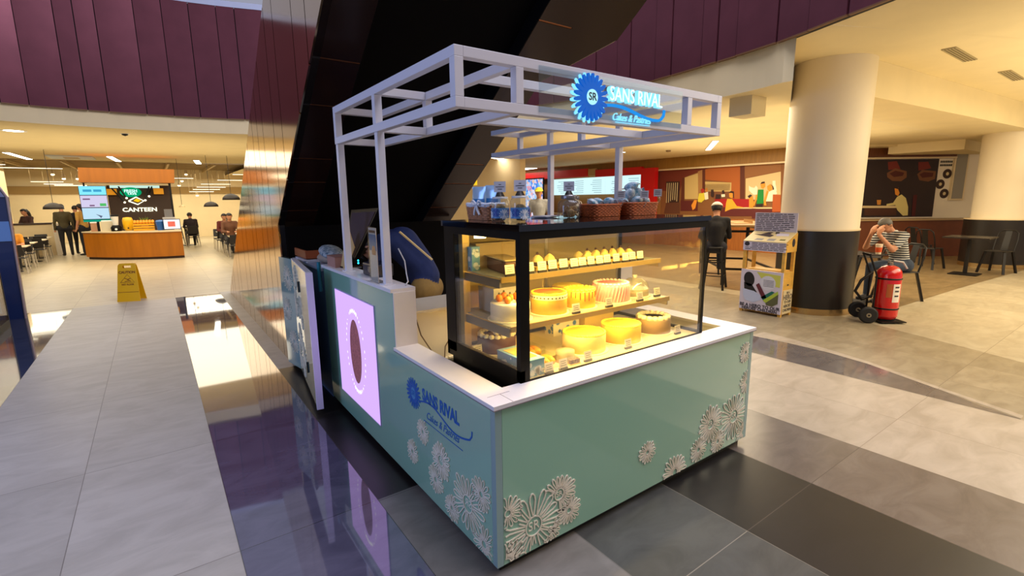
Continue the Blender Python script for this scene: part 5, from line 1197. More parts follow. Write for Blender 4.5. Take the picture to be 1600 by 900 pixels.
# wall behind the illustration
MU = thing('wall_mural', 'long illustrated mural of people at tables with a red sofa, on the tan far wall', 'mural', (12.9, 7.2, 0.95))
m = MB(); m.box(12.955, 4.75, 0.93, 12.999, 9.18, 2.455); m.build('mural_board', mat('mural_ground', (132, 84, 44), 0.7), MU)
groups_ = {}
for i, (k, pts) in enumerate(MURAL1): groups_.setdefault(k, []).append((i, pts))
NM = dict(brown='painted_roof', slatdark='painted_slats', floor='painted_floor', cream='painted_window', frame='painted_frame', beige='painted_column', orange='painted_ceiling', dimwall='painted_wall', beige2='painted_beam', lightwin='painted_bright_window', sofa='painted_sofa', sofad='painted_sofa_base', table='painted_table', skin='painted_face', hair='painted_hair', yellow='painted_yellow_shirt', green='painted_green_shirt', white='painted_white_shirt', wood='painted_wood', yellow2='painted_lime_shirt', redhead='painted_red_hair')
for i, (k, pts) in enumerate(MURAL1):
    m = MB(); x = 12.9545-0.0006*i; m.prism([(x, y, z) for y, z in pts], (0.0005, 0, 0)); o = m.build(NM[k], mat('mural_'+k, MC1[k], 0.7), MU)
m = MB()
for i in range(6): y = 8.52+i*0.08; m.box(12.92, y, 1.45+0.05*math.sin(i), 12.921, y+0.03, 2.05)
m.build('painted_slat_lines', mat('mural_slat', (200, 180, 140), 0.7), MU)
m = MB()
for i in range(22): y = 6.72+i*0.038; m.box(12.919, y, 1.77, 12.92, y+0.012, 1.97)
m.build('painted_blinds', mat('mural_blind', (120, 92, 60), 0.7), MU)
# second mural
M2 = thing('wall_mural', 'dark mural of bowls and a seated man in a cream shirt, beyond the front pillar', 'mural', W2(2.0, 1.0, 0.01))
m = MB(); m.prism([W2(0.0, 0.99, 0.0), W2(3.89, 0.99, 0.0), W2(3.87, 2.51, 0.0), W2(0.0, 2.51, 0.0)], N2*0.012); m.build('mural_board', mat('mural_dark', MC1['dark'], 0.6, noise=0.1, nscale=3), M2)
NM2 = dict(cup='painted_cup', bowl='painted_bowl', bowlin='painted_soup', table='painted_table', brownc='painted_counter', cupo='painted_drink', shirt='painted_shirt', skin='painted_face', hair='painted_hair', reddim='painted_curtain')
for i, (k, pts) in enumerate(MURAL2):
    if k in ('dark', 'white'): continue
    m = MB(); m.prism([W2(s_, z, 0.013+0.0006*i) for s_, z in pts], N2*0.0005); m.build(NM2[k], mat('mural2_'+k, MC1[k], 0.7), M2)
# doughnut pictures on the white wall
for i, ((s_, z), lab) in enumerate((((4.14, 2.12), 'top doughnut picture on the white wall'), ((3.99, 1.85), 'middle doughnut picture on the white wall, nearest the dark mural'), ((4.13, 1.60), 'lowest doughnut picture on the white wall'))):
    t = thing('doughnut_picture', lab, 'picture', W2(s_, z, 0.0), 'doughnut pictures')
    m = MB(); out = [W2(s_+0.115*math.cos(a), z+0.125*math.sin(a), 0.001) for a in [2*PI*q/28 for q in range(28)]]; m.prism(out, N2*0.01); m.build('doughnut', mat('doughnut_brown', (58, 34, 24), 0.6, noise=0.3, nscale=30), t)
    m = MB(); out = [W2(s_+0.04*math.cos(a), z+0.045*math.sin(a), 0.011) for a in [2*PI*q/20 for q in range(20)]]; m.prism(out, N2*0.002); m.build('doughnut_hole', mat('doughnut_hole', [(220, 200, 150), (226, 210, 170), (110, 70, 44)][i], 0.6), t)
t = thing('wall_lettering', 'two lines of dark lettering above the doughnut pictures', 'lettering', W2(4.07, 2.38, 0))
for k in range(2):
    m = MB(); rd = random.Random(3+k)
    for q in range(7): m.prism([W2(3.92+q*0.047, 2.41-k*0.09, 0.001), W2(3.955+q*0.047, 2.41-k*0.09, 0.001), W2(3.955+q*0.047, 2.46-k*0.09+0.01*rd.random(), 0.001), W2(3.92+q*0.047, 2.46-k*0.09, 0.001)], N2*0.004)
    m.build('text_line', mat('lettering_dark', (50, 46, 30), 0.6), t)
# low counter under the dark mural
t = thing('bar_counter', 'long brown low counter with a pale top under the dark mural', 'counter', W2(2.5, 0, 0.6))
m = MB(); m.prism([W2(0.9, 0, 0.35), W2(4.4, 0, 0.35), W2(4.4, 0.93, 0.35), W2(0.9, 0.93, 0.35)], N2*0.45); m.build('counter_front', mat('counter_rust', (104, 54, 26), 0.5, noise=0.1), t)
m = MB(); m.prism([W2(0.88, 0.93, 0.32), W2(4.42, 0.93, 0.32), W2(4.42, 0.965, 0.32), W2(0.88, 0.965, 0.32)], N2*0.52); m.build('counter_top', mat('counter_top_tan', (168, 140, 100), 0.4), t)
# red menu stall
t = thing('menu_stall', 'red food stall with glowing white menu boards on the far wall', 'stall', (12.8, 12.5, 0))
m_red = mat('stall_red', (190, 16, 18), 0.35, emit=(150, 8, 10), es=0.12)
m = MB(); m.box(12.62, 9.22, 0.9, 12.80, 9.80, 2.56); m.build('red_side_panel', m_red, t)
m = MB(); m.box(12.66, 9.82, 2.36, 12.80, 12.0, 2.62); m.box(12.66, 12.45, 2.40, 12.80, 17.0, 2.70); m.build('red_header', m_red, t)
m = MB(); m.box(12.70, 12.02, 2.42, 12.80, 12.43, 2.68); m.build('tan_header_panel', mat('header_tan', (200, 160, 110), 0.6), t)
m_menu = emis('menu_screen', (205, 240, 245), 1.0); m_mtxt = emis('menu_text', (120, 150, 160), 0.6)
for (y0, y1) in ((11.60, 14.7), (9.84, 11.56)):
    m = MB(); m.box(12.75, y0, 1.72, 12.79, y1, 2.36); sc_ = m.build('menu_board', m_menu, t)
    m = MB(); rd = random.Random(int(y0))
    ncol = 3 if y1-y0 > 2 else 2
    for c_i in range(ncol):
        yy = y0+0.15+c_i*(y1-y0-0.2)/ncol
        for r_i in range(7): wd = 0.35+0.25*rd.random(); m.box(12.748, yy, 2.24-r_i*0.075, 12.7495, yy+wd, 2.255-r_i*0.075)
    m.build('menu_lines', m_mtxt, sc_)
m = MB(); m.box(12.5, 9.4, 0.0, 12.95, 17, 0.95); m.build('stall_counter', mat('stall_wood', (150, 96, 50), 0.5), t)
m = MB(); m.box(12.46, 9.4, 0.95, 12.96, 17, 0.99); m.build('stall_worktop', mat('stall_top', (196, 170, 130), 0.4), t)
m = MB(); m.box(12.4, 14.75, 0.6, 12.45, 17.2, 2.45); t2 = thing('video_wall', 'bright blue and pink picture screen behind the person in the yellow cap', 'screen', (12.42, 16, 0.6)); m.build('screen_frame', m_blk, t2)
msc = bpy.data.materials.new('screen_picture'); msc.use_nodes = True; nt = msc.node_tree; nt.nodes.remove(nt.nodes['Principled BSDF'])
e_ = nt.nodes.new('ShaderNodeEmission'); tc = nt.nodes.new('ShaderNodeTexCoord'); vz = nt.nodes.new('ShaderNodeTexVoronoi'); vz.inputs['Scale'].default_value = 9; nt.links.new(tc.outputs['Object'], vz.inputs['Vector'])
rp = nt.nodes.new('ShaderNodeValToRGB'); sp_ = nt.nodes.new('ShaderNodeSeparateColor'); nt.links.new(vz.outputs['Color'], sp_.inputs[0]); nt.links.new(sp_.outputs[0], rp.inputs[0])
for pos, c_ in ((0.0, (70, 110, 230)), (0.35, (110, 190, 240)), (0.6, (225, 225, 245)), (0.8, (235, 150, 170)), (1.0, (240, 200, 170))):
    el = rp.color_ramp.elements.new(pos) if pos not in (0.0, 1.0) else rp.color_ramp.elements[0 if pos == 0 else -1]; el.color = lin(c_)
nt.links.new(rp.outputs[0], e_.inputs[0]); e_.inputs[1].default_value = 0.9; nt.links.new(e_.outputs[0], nt.nodes['Material Output'].inputs[0])
m = MB(); m.box(12.396, 14.8, 0.65, 12.40, 17.15, 2.40); m.build('picture', msc, t2)
person('person in a grey shirt and yellow cap standing by the bright screen, behind the jars', (6.82, 8.15, 0), 2.4, stand(), dict(top=fabric('shirt_grey', (150, 150, 150)), bottom=fabric('trousers_grey', (60, 60, 66)), sleeve=.5), cap=mat('cap_yellow', (226, 214, 70), 0.7), vox=0.018, fingers=False, sc=1.08)
# small yellow sign high at the far left
t = thing('hanging_sign', 'small lit yellow sign just right of the dark stair soffit', 'sign', (5.2, 9.4, 2.0))
m = MB(); m.obox((5.6, 9.6, 2.06), (0.55, 0.06, 0.22), Rz(-0.6)); m.build('sign_box', emis('sign_yellow', (255, 200, 40), 1.0), t)
for q_ in (-0.2, 0.2): m = MB(); m.tube([(5.6+q_*0.8, 9.6-q_*0.56, 2.16), (5.6+q_*0.8, 9.6-q_*0.56, 2.85)], 0.006, 5); m.build('hanger', m_iron, t)

# high table with stools ------------------------------------------------
m_seatb = mat('seat_black', (30, 26, 25), 0.5)
def stool(label, x, y, rz, H=0.74):
    t = thing('bar_stool', label, 'stool', (x, y, 0), 'black bar stools', rz, world=False)
    m = MB(); m.lathe([(0, H-0.03), (0.15, H-0.03), (0.16, H-0.012), (0.145, H), (0, H-0.004)], (0, 0, 0), 24); m.build('seat', m_seatb, t)
    for sx in (-1, 1):
        for sy in (-1, 1): m = MB(); m.beam((sx*0.11, sy*0.11, H-0.02), (sx*0.19, sy*0.19, 0.0), 0.028, 0.028); m.build('leg', m_iron, t)
    for z, q in ((0.24, 0.168), (0.48, 0.14)):
        m = MB(); m.tube([(-q, -q, z), (q, -q, z), (q, q, z), (-q, q, z)], 0.009, 6, closed=True); m.build('foot_ring', m_iron, t)
    return t
stool('black metal bar stool under the person in the white cap', 6.86, 3.32, 0.4)
stool('black metal bar stool under the high table, farther left', 8.45, 4.35, 0.3)
t = thing('high_table', 'long high table with a dark frame behind the donation box', 'table', (8.1, 3.5, 0))
hp = [Vector(p) for p in ((7.15, 3.35, 0), (7.75, 2.55, 0), (9.1, 3.95, 0), (8.5, 4.75, 0))]
m = MB(); m.prism([p+Vector((0, 0, 1.06)) for p in hp], (0, 0, 0.035)); m.build('tabletop', mat('table_top_tan', (150, 116, 70), 0.3), t)
cx_ = sum(hp, Vector())/4
for p in hp: q_ = p.lerp(cx_, 0.12); m = MB(); m.beam((q_.x, q_.y, 0), (q_.x, q_.y, 1.06), 0.05, 0.05, up=(0, 1, 0)); m.build('leg', m_iron, t)
for a, b in ((0, 1), (1, 2), (2, 3), (3, 0)):
    A_, B_ = hp[a].lerp(cx_, 0.12), hp[b].lerp(cx_, 0.12)
    for z in (0.3, 0.98): m = MB(); m.beam(A_+Vector((0, 0, z)), B_+Vector((0, 0, z)), 0.03, 0.04); m.build('rail', m_iron, t)
m = MB(); m.obox((7.75, 3.05, 1.10), (0.16, 0.12, 0.004), Rz(0.4)); tag(m.build('napkin', m_wht), 'flat white napkin on the high table', 'napkin')
m = MB(); m.ell((8.0, 2.93, 1.128), (0.12, 0.06, 0.032), Rz(0.5), n=10); tag(m.build('paper_bag', mat('paper_crumple', (226, 214, 190), 0.8, bump=1.0, nscale=14)), 'crumpled white paper on the right end of the high table', 'paper')
t = thing('cardboard_tray', 'tan cardboard tray on the high table', 'tray', (8.1, 3.5, 1.095))
m = MB(); R_ = Rz(0.8); m.obox((8.0, 3.55, 1.10), (0.5, 0.3, 0.008), R_); m.build('tray_base', mat('kraft2', (160, 118, 60), 0.7), t)
m = MB(); m.obox(Vector((8.0, 3.55, 1.13))+R_ @ Vector((0, -0.15, 0)), (0.5, 0.01, 0.06), R_); m.build('tray_side', mat('kraft2', (160, 118, 60), 0.7), t)
pj = sit(.60, wrl=(-.10, .40, .98), wrr=(.10, .40, .98), ell=(-.24, .16, .86), elr=(.24, .16, .86), anl=(-.12, .30, .33), anr=(.12, .30, .33), toel=(-.12, .42, .28), toer=(.12, .42, .28))
person('person in a black hoodie and white cap sitting on a stool with their back turned', (6.86, 3.32, 0.035), -0.9, pj, dict(top=fabric('hoodie_black', (22, 20, 24)), bottom=fabric('jeans_dark', (34, 34, 44))), cap=mat('cap_white', (206, 196, 178), 0.8), vox=0.016)

# metal cafe chairs -------------------------------------------------------
def metal_chair(label, x, y, rz, group='black metal chairs'):
    t = thing('metal_chair', label, 'chair', (x, y, 0), group, rz, world=False)
    m = MB(); m.box(-0.18, -0.18, 0.435, 0.18, 0.18, 0.45); m.build('seat', m_seatb, t, bev=0.01)
    for sx in (-1, 1):
        m = MB(); m.beam((sx*0.15, 0.15, 0.44), (sx*0.21, 0.23, 0.0), 0.04, 0.03); m.build('leg', m_iron, t)
        m = MB(); m.beam((sx*0.15, -0.15, 0.44), (sx*0.21, -0.25, 0.0), 0.04, 0.03); m.build('leg', m_iron, t)
    m = MB(); m.tube([(-0.165, -0.16, 0.44), (-0.17, -0.23, 0.66), (-0.15, -0.27, 0.80), (-0.09, -0.28, 0.85), (0.09, -0.28, 0.85), (0.15, -0.27, 0.80), (0.17, -0.23, 0.66), (0.165, -0.16, 0.44)], 0.013, 8); m.build('back_frame', m_iron, t)
    m = MB(); m.prism([(-0.055, -0.175, 0.45), (0.055, -0.175, 0.45), (0.05, -0.275, 0.84), (-0.05, -0.275, 0.84)], (0, -0.004, 0)); m.build('backrest', m_iron, t)
    return t
metal_chair('black metal chair under the man in the striped shirt', 8.10, 1.02, 1.15)
metal_chair('black metal chair left of the square black table, nearer the wall', 12.55, 1.78, -1.75)
metal_chair('black metal chair left of the square black table, farther back', 13.25, 2.15, -1.9)
metal_chair('black metal chair right of the square black table', 12.75, 0.72, 1.35)
metal_chair('black metal chair behind the seated man', 9.9, 2.0, 0.4)
t = thing('cafe_table', 'square black table in front of the rear pillar', 'table', (12.75, 1.3-0.55, 0))
TX_, TY_ = 12.05, 1.05
t.location = (TX_, TY_, 0); t['_w'] = [TX_, TY_, 0.0]
m = MB(); m.box(TX_-0.35, TY_-0.35, 0.73, TX_+0.35, TY_+0.35, 0.755); m.build('tabletop', mat('table_black', (44, 38, 34), 0.25), t)
m = MB(); m.cyl((TX_, TY_, 0.02), (TX_, TY_, 0.73), 0.035, 0.035, 12); m.build('pedestal', m_iron, t)
m = MB(); m.box(TX_-0.22, TY_-0.22, 0, TX_+0.22, TY_+0.22, 0.02); m.build('base', m_iron, t)
# seated man in a striped shirt, elbows on a table, hands at his face
ms = bpy.data.materials.new('shirt_striped'); ms.use_nodes = True; nt = ms.node_tree; b_ = nt.nodes['Principled BSDF']; b_.inputs['Roughness'].default_value = .85
tc = nt.nodes.new('ShaderNodeTexCoord'); wv_ = nt.nodes.new('ShaderNodeTexWave'); wv_.bands_direction = 'Z'; wv_.inputs['Scale'].default_value = 9; wv_.inputs['Distortion'].default_value = .6
nt.links.new(tc.outputs['Object'], wv_.inputs[0]); rp = nt.nodes.new('ShaderNodeValToRGB'); rp.color_ramp.interpolation = 'CONSTANT'; rp.color_ramp.elements[0].color = lin((34, 38, 48)); rp.color_ramp.elements[1].color = lin((206, 206, 200)); rp.color_ramp.elements[1].position = .55
nt.links.new(wv_.outputs[0], rp.inputs[0]); nt.links.new(rp.outputs[0], b_.inputs[0])
pj = sit(.45, waist=(0, .04, .72), chest=(0, .13, .88), shl=(-.19, .20, 1.0), shr=(.19, .20, 1.0), neck=(0, .24, 1.06), head=(0, .34, 1.15), ell=(-.22, .42, .80), elr=(.22, .42, .80), wrl=(-.06, .52, 1.02), wrr=(.06, .52, 1.02), hdl=(.1, -.35, 1), hdr=(-.1, -.35, 1), palml=(0, -1, 0), palmr=(0, -1, 0), look=(0, 1, -.5))
person('man in a striped shirt sitting with his hands clasped at his face, behind the extinguisher', (8.10, 1.02, 0), 1.15, pj, dict(top=ms, bottom=fabric('jeans_blue', (48, 60, 78)), sleeve=.5, hair=mat('hair_grey', (96, 92, 86), 0.6)), vox=0.012)
t = thing('cafe_table', 'small square table in front of the man in the striped shirt', 'table', (7.35, 1.5, 0))
TX_, TY_ = 7.42, 1.38
t.location = (TX_, TY_, 0); t['_w'] = [TX_, TY_, 0.0]; R_ = Rz(1.15)
m = MB(); m.obox((TX_, TY_, 0.738), (0.6, 0.5, 0.024), R_); m.build('tabletop', mat('table_black', (44, 38, 34), 0.25), t)
m = MB(); m.cyl((TX_, TY_, 0.02), (TX_, TY_, 0.725), 0.03, 0.03, 12); m.build('pedestal', m_iron, t)
m = MB(); m.box(TX_-0.2, TY_-0.2, 0, TX_+0.2, TY_+0.2, 0.02); m.build('base', m_iron, t)
t = thing('takeaway_cup', 'white takeaway cup with a red and orange print, on the table before the seated man', 'cup', (7.28, 1.12, 0.75))
m = MB(); m.lathe([(0.032, 0), (0.045, 0.14), (0.045, 0.145), (0, 0.145)], (7.40, 1.09, 0.75), 18); m.build('cup_body', mat('cup_white', (226, 206, 176), 0.5), t)
m = MB(); m.lathe([(0.0365, 0.03), (0.043, 0.10)], (7.40, 1.09, 0.75), 18); m.build('cup_print', mat('cup_orange', (216, 84, 30), 0.5), t)

# donation box --------------------------------------------------------------
DB = thing('donation_box', 'yellow wooden donation box covered in printed posters, beside the front pillar', 'donation box', (5.71, 1.82, 0))
m_pine = mat('pine_yellow', (222, 172, 76), 0.5, noise=0.12, nscale=5, stretch=(1, 1, 4)); m_post = mat('poster_pale', (214, 204, 214), 0.6); m_txt = mat('poster_ink', (46, 40, 50), 0.7)
dx0, dx1, dy0, dy1 = 5.58, 5.86, 1.53, 2.10
for (x, y) in ((dx0, dy0), (dx0, dy1-0.04), (dx1-0.04, dy0), (dx1-0.04, dy1-0.04)):
    m = MB(); m.box(x, y, 0.0, x+0.04, y+0.04, 0.875 if x < 5.7 else 1.10); m.build('corner_post', m_pine, DB, bev=0.002)
m = MB(); m.box(dx0+0.004, dy0+0.004, 0.03, dx1-0.004, dy1-0.004, 0.60); bx_ = m.build('lower_box', m_pine, DB)
m = MB(); m.box(dx0+0.06, dy0+0.04, 0.601, dx1-0.005, dy1-0.04, 0.61); m.build('inner_shelf', m_pine, DB)
m = MB(); m.box(dx0-0.012, dy0+0.0, 0.04, dx0+0.003, dy1, 0.60); fp = m.build('front_poster', m_post, DB)
dbf = lambda u, v, h: Vector((dx0-0.0125-h, dy1-u, v))      # u from the left end
def blob(par, nm, pts, c, h=0.001): 
    m = MB(); m.prism([dbf(u, v, h) for u, v in pts], (-0.0008, 0, 0)); m.build(nm, mat('db_'+nm, c, 0.6), par)
def oval(cu, cv, a, b, rot=0, n=20): return [(cu+a*math.cos(t)*math.cos(rot)-b*math.sin(t)*math.sin(rot), cv+a*math.cos(t)*math.sin(rot)+b*math.sin(t)*math.cos(rot)) for t in [2*PI*i/n for i in range(n)]]
blob(fp, 'printed_grass', [(0.22, 0.58), (0.54, 0.56), (0.54, 0.40), (0.35, 0.42)], (206, 206, 90), 0.0005)
blob(fp, 'printed_head', oval(0.12, 0.47, 0.075, 0.10, 0.2), (26, 22, 26)); blob(fp, 'printed_braid', [(0.05, 0.42), (0.16, 0.40), (0.24, 0.30), (0.20, 0.28), (0.06, 0.32)], (26, 22, 26))
blob(fp, 'printed_shirt', [(0.04, 0.33), (0.20, 0.31), (0.30, 0.26), (0.30, 0.20), (0.20, 0.15), (0.08, 0.17), (0.05, 0.24)], (196, 204, 226), 0.0018)
blob(fp, 'printed_bubble', oval(0.38, 0.44, 0.105, 0.10), (216, 214, 220), 0.0018); blob(fp, 'printed_arm', [(0.22, 0.40), (0.26, 0.43), (0.38, 0.24), (0.32, 0.22)], (96, 30, 44), 0.0026)
blob(fp, 'printed_green', [(0.30, 0.24), (0.44, 0.34), (0.48, 0.33), (0.34, 0.20)], (20, 110, 90), 0.0026); blob(fp, 'printed_lime', [(0.33, 0.20), (0.52, 0.35), (0.53, 0.31), (0.37, 0.17)], (176, 196, 60), 0.003); blob(fp, 'printed_book', [(0.37, 0.17), (0.53, 0.31), (0.53, 0.18), (0.46, 0.135), (0.38, 0.14)], (96, 96, 60), 0.0022)
m = MB()
for j in range(5): m.box(dx0-0.0165, dy1-0.46, 0.475-j*0.02, dx0-0.0158, dy1-0.46+0.14, 0.480-j*0.02)
m.text('BE A HERO TO OUR', dbf(0.285, 0.105, 0.001), (0, -1, 0), (0, 0, 1), 0.062, 0.001, align='CENTER', sx=0.98, bold=0.002); m.text("HEROES' CHILDREN", dbf(0.285, 0.06, 0.001), (0, -1, 0), (0, 0, 1), 0.055, 0.001, align='CENTER', sx=1.0, bold=0.002)
m.build('poster_text', m_txt, fp)
m = MB(); m.box(dx0+0.02, dy0-0.010, 0.04, dx1-0.02, dy0+0.003, 0.36); sp2 = m.build('side_poster', mat('poster_tan', (216, 196, 150), 0.6), DB)
m = MB()
for j, (s_, sz) in enumerate((('BE A', 0.04), ('HERO', 0.095), ('TO OUR', 0.05), ("HEROES'", 0.055), ('CHILDREN', 0.05))):
    m.text(s_, (5.72, dy0-0.0105, 0.325-(0, 0.062, 0.125, 0.18, 0.235)[j]), (1, 0, 0), (0, 0, 1), sz, 0.001, align='CENTER', sx=0.95, bold=0.0015)
m.build('poster_text', m_txt, sp2)
m = MB(); m.box(5.70, dy0-0.006, 0.42, 5.73, dy0+0.003, 0.435); m.build('slot', m_txt, DB)
m = MB(); m.prism([(dx0-0.012, dy0, 0.865), (dx0-0.012, dy1, 0.865), (dx0-0.012, dy1, 0.985), (dx0-0.012, dy0, 0.985)], (0.015, 0, 0)); fr = m.build('front_board', m_post, DB)
m = MB()
for j in range(5):
    x_o = 0.12 if j < 3 else 0.03; yy = 0.0
    rd = random.Random(j+40)
    while yy < 0.5-x_o: w__ = 0.05+0.07*rd.random(); m.box(dx0-0.0135, dy1-(x_o+yy+w__), 0.965-j*0.021, dx0-0.0125, dy1-(x_o+yy), 0.973-j*0.021); yy += w__+0.012
m.build('board_text', m_txt, fr)
m = MB(); m.prism([dbf(*p, 0.0006) for p in oval(0.055, 0.955, 0.035, 0.03)], (-0.001, 0, 0)); m.build('round_badge', m_txt, fr)
# sloping lid
sl0, sl1 = Vector((dx0-0.012, 0, 0.985)), Vector((dx1, 0, 1.115)); sd_ = (sl1-sl0).normalized(); sn_ = Vector((-sd_.z, 0, sd_.x))
m = MB(); m.prism([(sl0.x, dy0, sl0.z), (sl0.x, dy1, sl0.z), (sl1.x, dy1, sl1.z), (sl1.x, dy0, sl1.z)], sn_*0.012); ld = m.build('sloping_lid', mat('lid_poster', (226, 206, 150), 0.5), DB)
lidp = lambda u, v, h: Vector((sl0.x, dy1-u, sl0.z))+sd_*v+sn_*(0.0125+h)
for nm_, pts, c_ in (('printed_figure_dark', [(0.05, 0.20), (0.16, 0.16), (0.30, 0.13), (0.33, 0.18), (0.26, 0.22), (0.28, 0.27), (0.22, 0.27), (0.14, 0.20)], (60, 44, 50)), ('printed_paper', [(0.34, 0.26), (0.50, 0.25), (0.52, 0.18), (0.36, 0.17)], (222, 214, 226)), ('printed_stamp', [(0.13, 0.03), (0.24, 0.03), (0.25, 0.08), (0.15, 0.08)], (150, 146, 140)), ('printed_stamp_right', [(0.30, 0.03), (0.40, 0.03), (0.41, 0.09), (0.31, 0.09)], (150, 146, 140)), ('printed_mark_green', [(0.46, 0.05), (0.53, 0.05), (0.53, 0.09), (0.46, 0.09)], (120, 116, 60)), ('printed_figure_head', [(0.31, 0.28), (0.36, 0.28), (0.37, 0.24), (0.32, 0.23)], (40, 34, 34))):
    m = MB(); m.prism([lidp(u, v, 0) for u, v in pts], sn_*0.0006); m.build(nm_, mat('db2_'+nm_, c_, 0.6), ld)
m = MB(); m.prism([(dx0, dy0-0.006, 0.865), (dx1, dy0-0.006, 0.865), (dx1, dy0-0.006, 1.11), (dx0, dy0-0.006, 0.985)], (0, 0.012, 0)); sdp = m.build('side_board', m_pine, DB)
m = MB(); m.prism([(5.76+0.04*math.cos(t), dy0-0.0075, 0.985+0.055*math.sin(t)) for t in [2*PI*i/20 for i in range(20)]], (0, 0.001, 0)); m.build('round_badge', m_txt, sdp)
m = MB(); m.box(dx1-0.03, dy0, 1.11, dx1-0.018, dy1, 1.37); hb = m.build('header_board', m_post, DB)
m = MB(); rd = random.Random(77)
for j in range(10):
    yy = 0.02; lim = 0.53 if j < 9 else 0.42
    while yy < lim-0.04: w__ = min(0.03+0.09*rd.random(), lim-yy); m.box(dx1-0.0315, dy1-(yy+w__), 1.345-j*0.0245, dx1-0.0302, dy1-yy, 1.355-j*0.0245); yy += w__+0.012
m.build('header_text', m_txt, hb)

# wheeled fire extinguisher ------------------------------------------------
FX, FY = 6.42, 0.64
FE = thing('fire_extinguisher', 'large red fire extinguisher on a black two-wheeled trolley by the front pillar', 'fire extinguisher', (FX, FY, 0))
m = MB(); m.lathe([(0.11, 0.045), (0.135, 0.075), (0.137, 0.10), (0.137, 0.60), (0.125, 0.655), (0.09, 0.70), (0.045, 0.72), (0.0, 0.722)], (FX, FY, 0), 40); tk = m.build('tank', mat('red_gloss', (206, 14, 16), 0.22, coat=0.6), FE)
for z in (0.17, 0.55): m = MB(); m.lathe([(0.1385, z), (0.142, z+0.003), (0.142, z+0.017), (0.1385, z+0.02)], (FX, FY, 0), 40); m.build('strap', m_iron, tk)
def wrap(nm, a0, a1, z0, z1, mm, r=0.1385):
    m = MB(); k = 8; vs = []
    for i in range(k+1): a = a0+(a1-a0)*i/k; vs += [(FX+r*math.cos(a), FY+r*math.sin(a), z0), (FX+r*math.cos(a), FY+r*math.sin(a), z1)]
    m.add(vs, [(2*i, 2*i+2, 2*i+3, 2*i+1) for i in range(k)], 0, True); return m.build(nm, mm, tk)
av = math.atan2(CAMY-FY, CAMX-FX)
lb = wrap('white_label', av+0.45, av+1.15, 0.27, 0.50, mat('label_white', (236, 226, 210), 0.5)); wrap('gold_label', av-0.05, av+0.40, 0.33, 0.50, mat('label_gold', (176, 90, 40), 0.4))
for z in (0.45, 0.40, 0.34): wrap('label_print', av+0.6, av+1.0, z, z+0.02, m_txt, 0.1392)
m = MB(); m.cyl((FX, FY, 0.72), (FX, FY, 0.76), 0.03, 0.03, 16); m.beam((FX, FY, 0.77), (FX-0.07, FY+0.09, 0.80), 0.02, 0.012); m.build('valve', mat('valve_grey', (150, 140, 130), 0.3, metal=0.7), FE)
pd = Vector((-0.62, 0.78, 0)).normalized()          # trolley side direction, towards the pillar
bk_ = Vector((FX, FY, 0))+pd*0.17
m = MB(); m.tube([(FX+0.02, FY-0.02, 0.78), (FX+0.10, FY-0.10, 0.76), (FX+0.13, FY-0.14, 0.68)], 0.011, 8); m.build('hose_nozzle', mat('hose_grey', (190, 186, 180), 0.4), FE)
m = MB(); m.tube([bk_+Vector((0.05, 0.03, 0.62)), bk_+Vector((-0.08, 0.10, 0.52)), bk_+Vector((-0.12, 0.14, 0.38)), bk_+Vector((-0.05, 0.08, 0.27)), bk_+Vector((0.03, 0.0, 0.32))], 0.018, 8); m.build('hose', m_iron, FE)
sidev = Vector((0.78, 0.62, 0)).normalized()
for s_ in (-1, 1):
    m = MB(); a = bk_+sidev*s_*0.10; m.tube([a+Vector((0, 0, 0.12)), a+Vector((0, 0, 0.6)), a+pd*0.10+Vector((0, 0, 0.86))], 0.012, 8); m.build('trolley_tube', m_iron, FE)
m = MB(); m.beam(bk_-sidev*0.11+pd*0.10+Vector((0, 0, 0.86)), bk_+sidev*0.11+pd*0.10+Vector((0, 0, 0.86)), 0.024, 0.024); m.build('trolley_handle', m_iron, FE)
for s_ in (-1, 1):
    c0 = bk_+pd*0.07-sidev*0.0+sidev*s_*0.17+Vector((0, 0, 0.105)); m = MB()
    ax = sidev
    m.tube([c0-ax*0.022, c0-ax*0.018, c0+ax*0.018, c0+ax*0.022], [0.085, 0.105, 0.105, 0.085], 28); wh = m.build('wheel', mat('rubber', (22, 20, 20), 0.6), FE)
    m = MB(); m.cyl(c0-ax*0.026, c0+ax*0.026, 0.028, 0.028, 16); m.build('hub', m_steel, wh)
m = MB(); m.beam(bk_+pd*0.07-sidev*0.2+Vector((0, 0, 0.105)), bk_+pd*0.07+sidev*0.2+Vector((0, 0, 0.105)), 0.02, 0.02); m.build('axle', m_iron, FE)
m = MB(); m.obox((FX+0.01, FY-0.01, 0.022), (0.30, 0.34, 0.012), Rz(-0.67)); m.lathe([(0.12, 0.028), (0.12, 0.044)], (FX, FY, 0), 24); m.build('foot_plate', m_iron, FE)

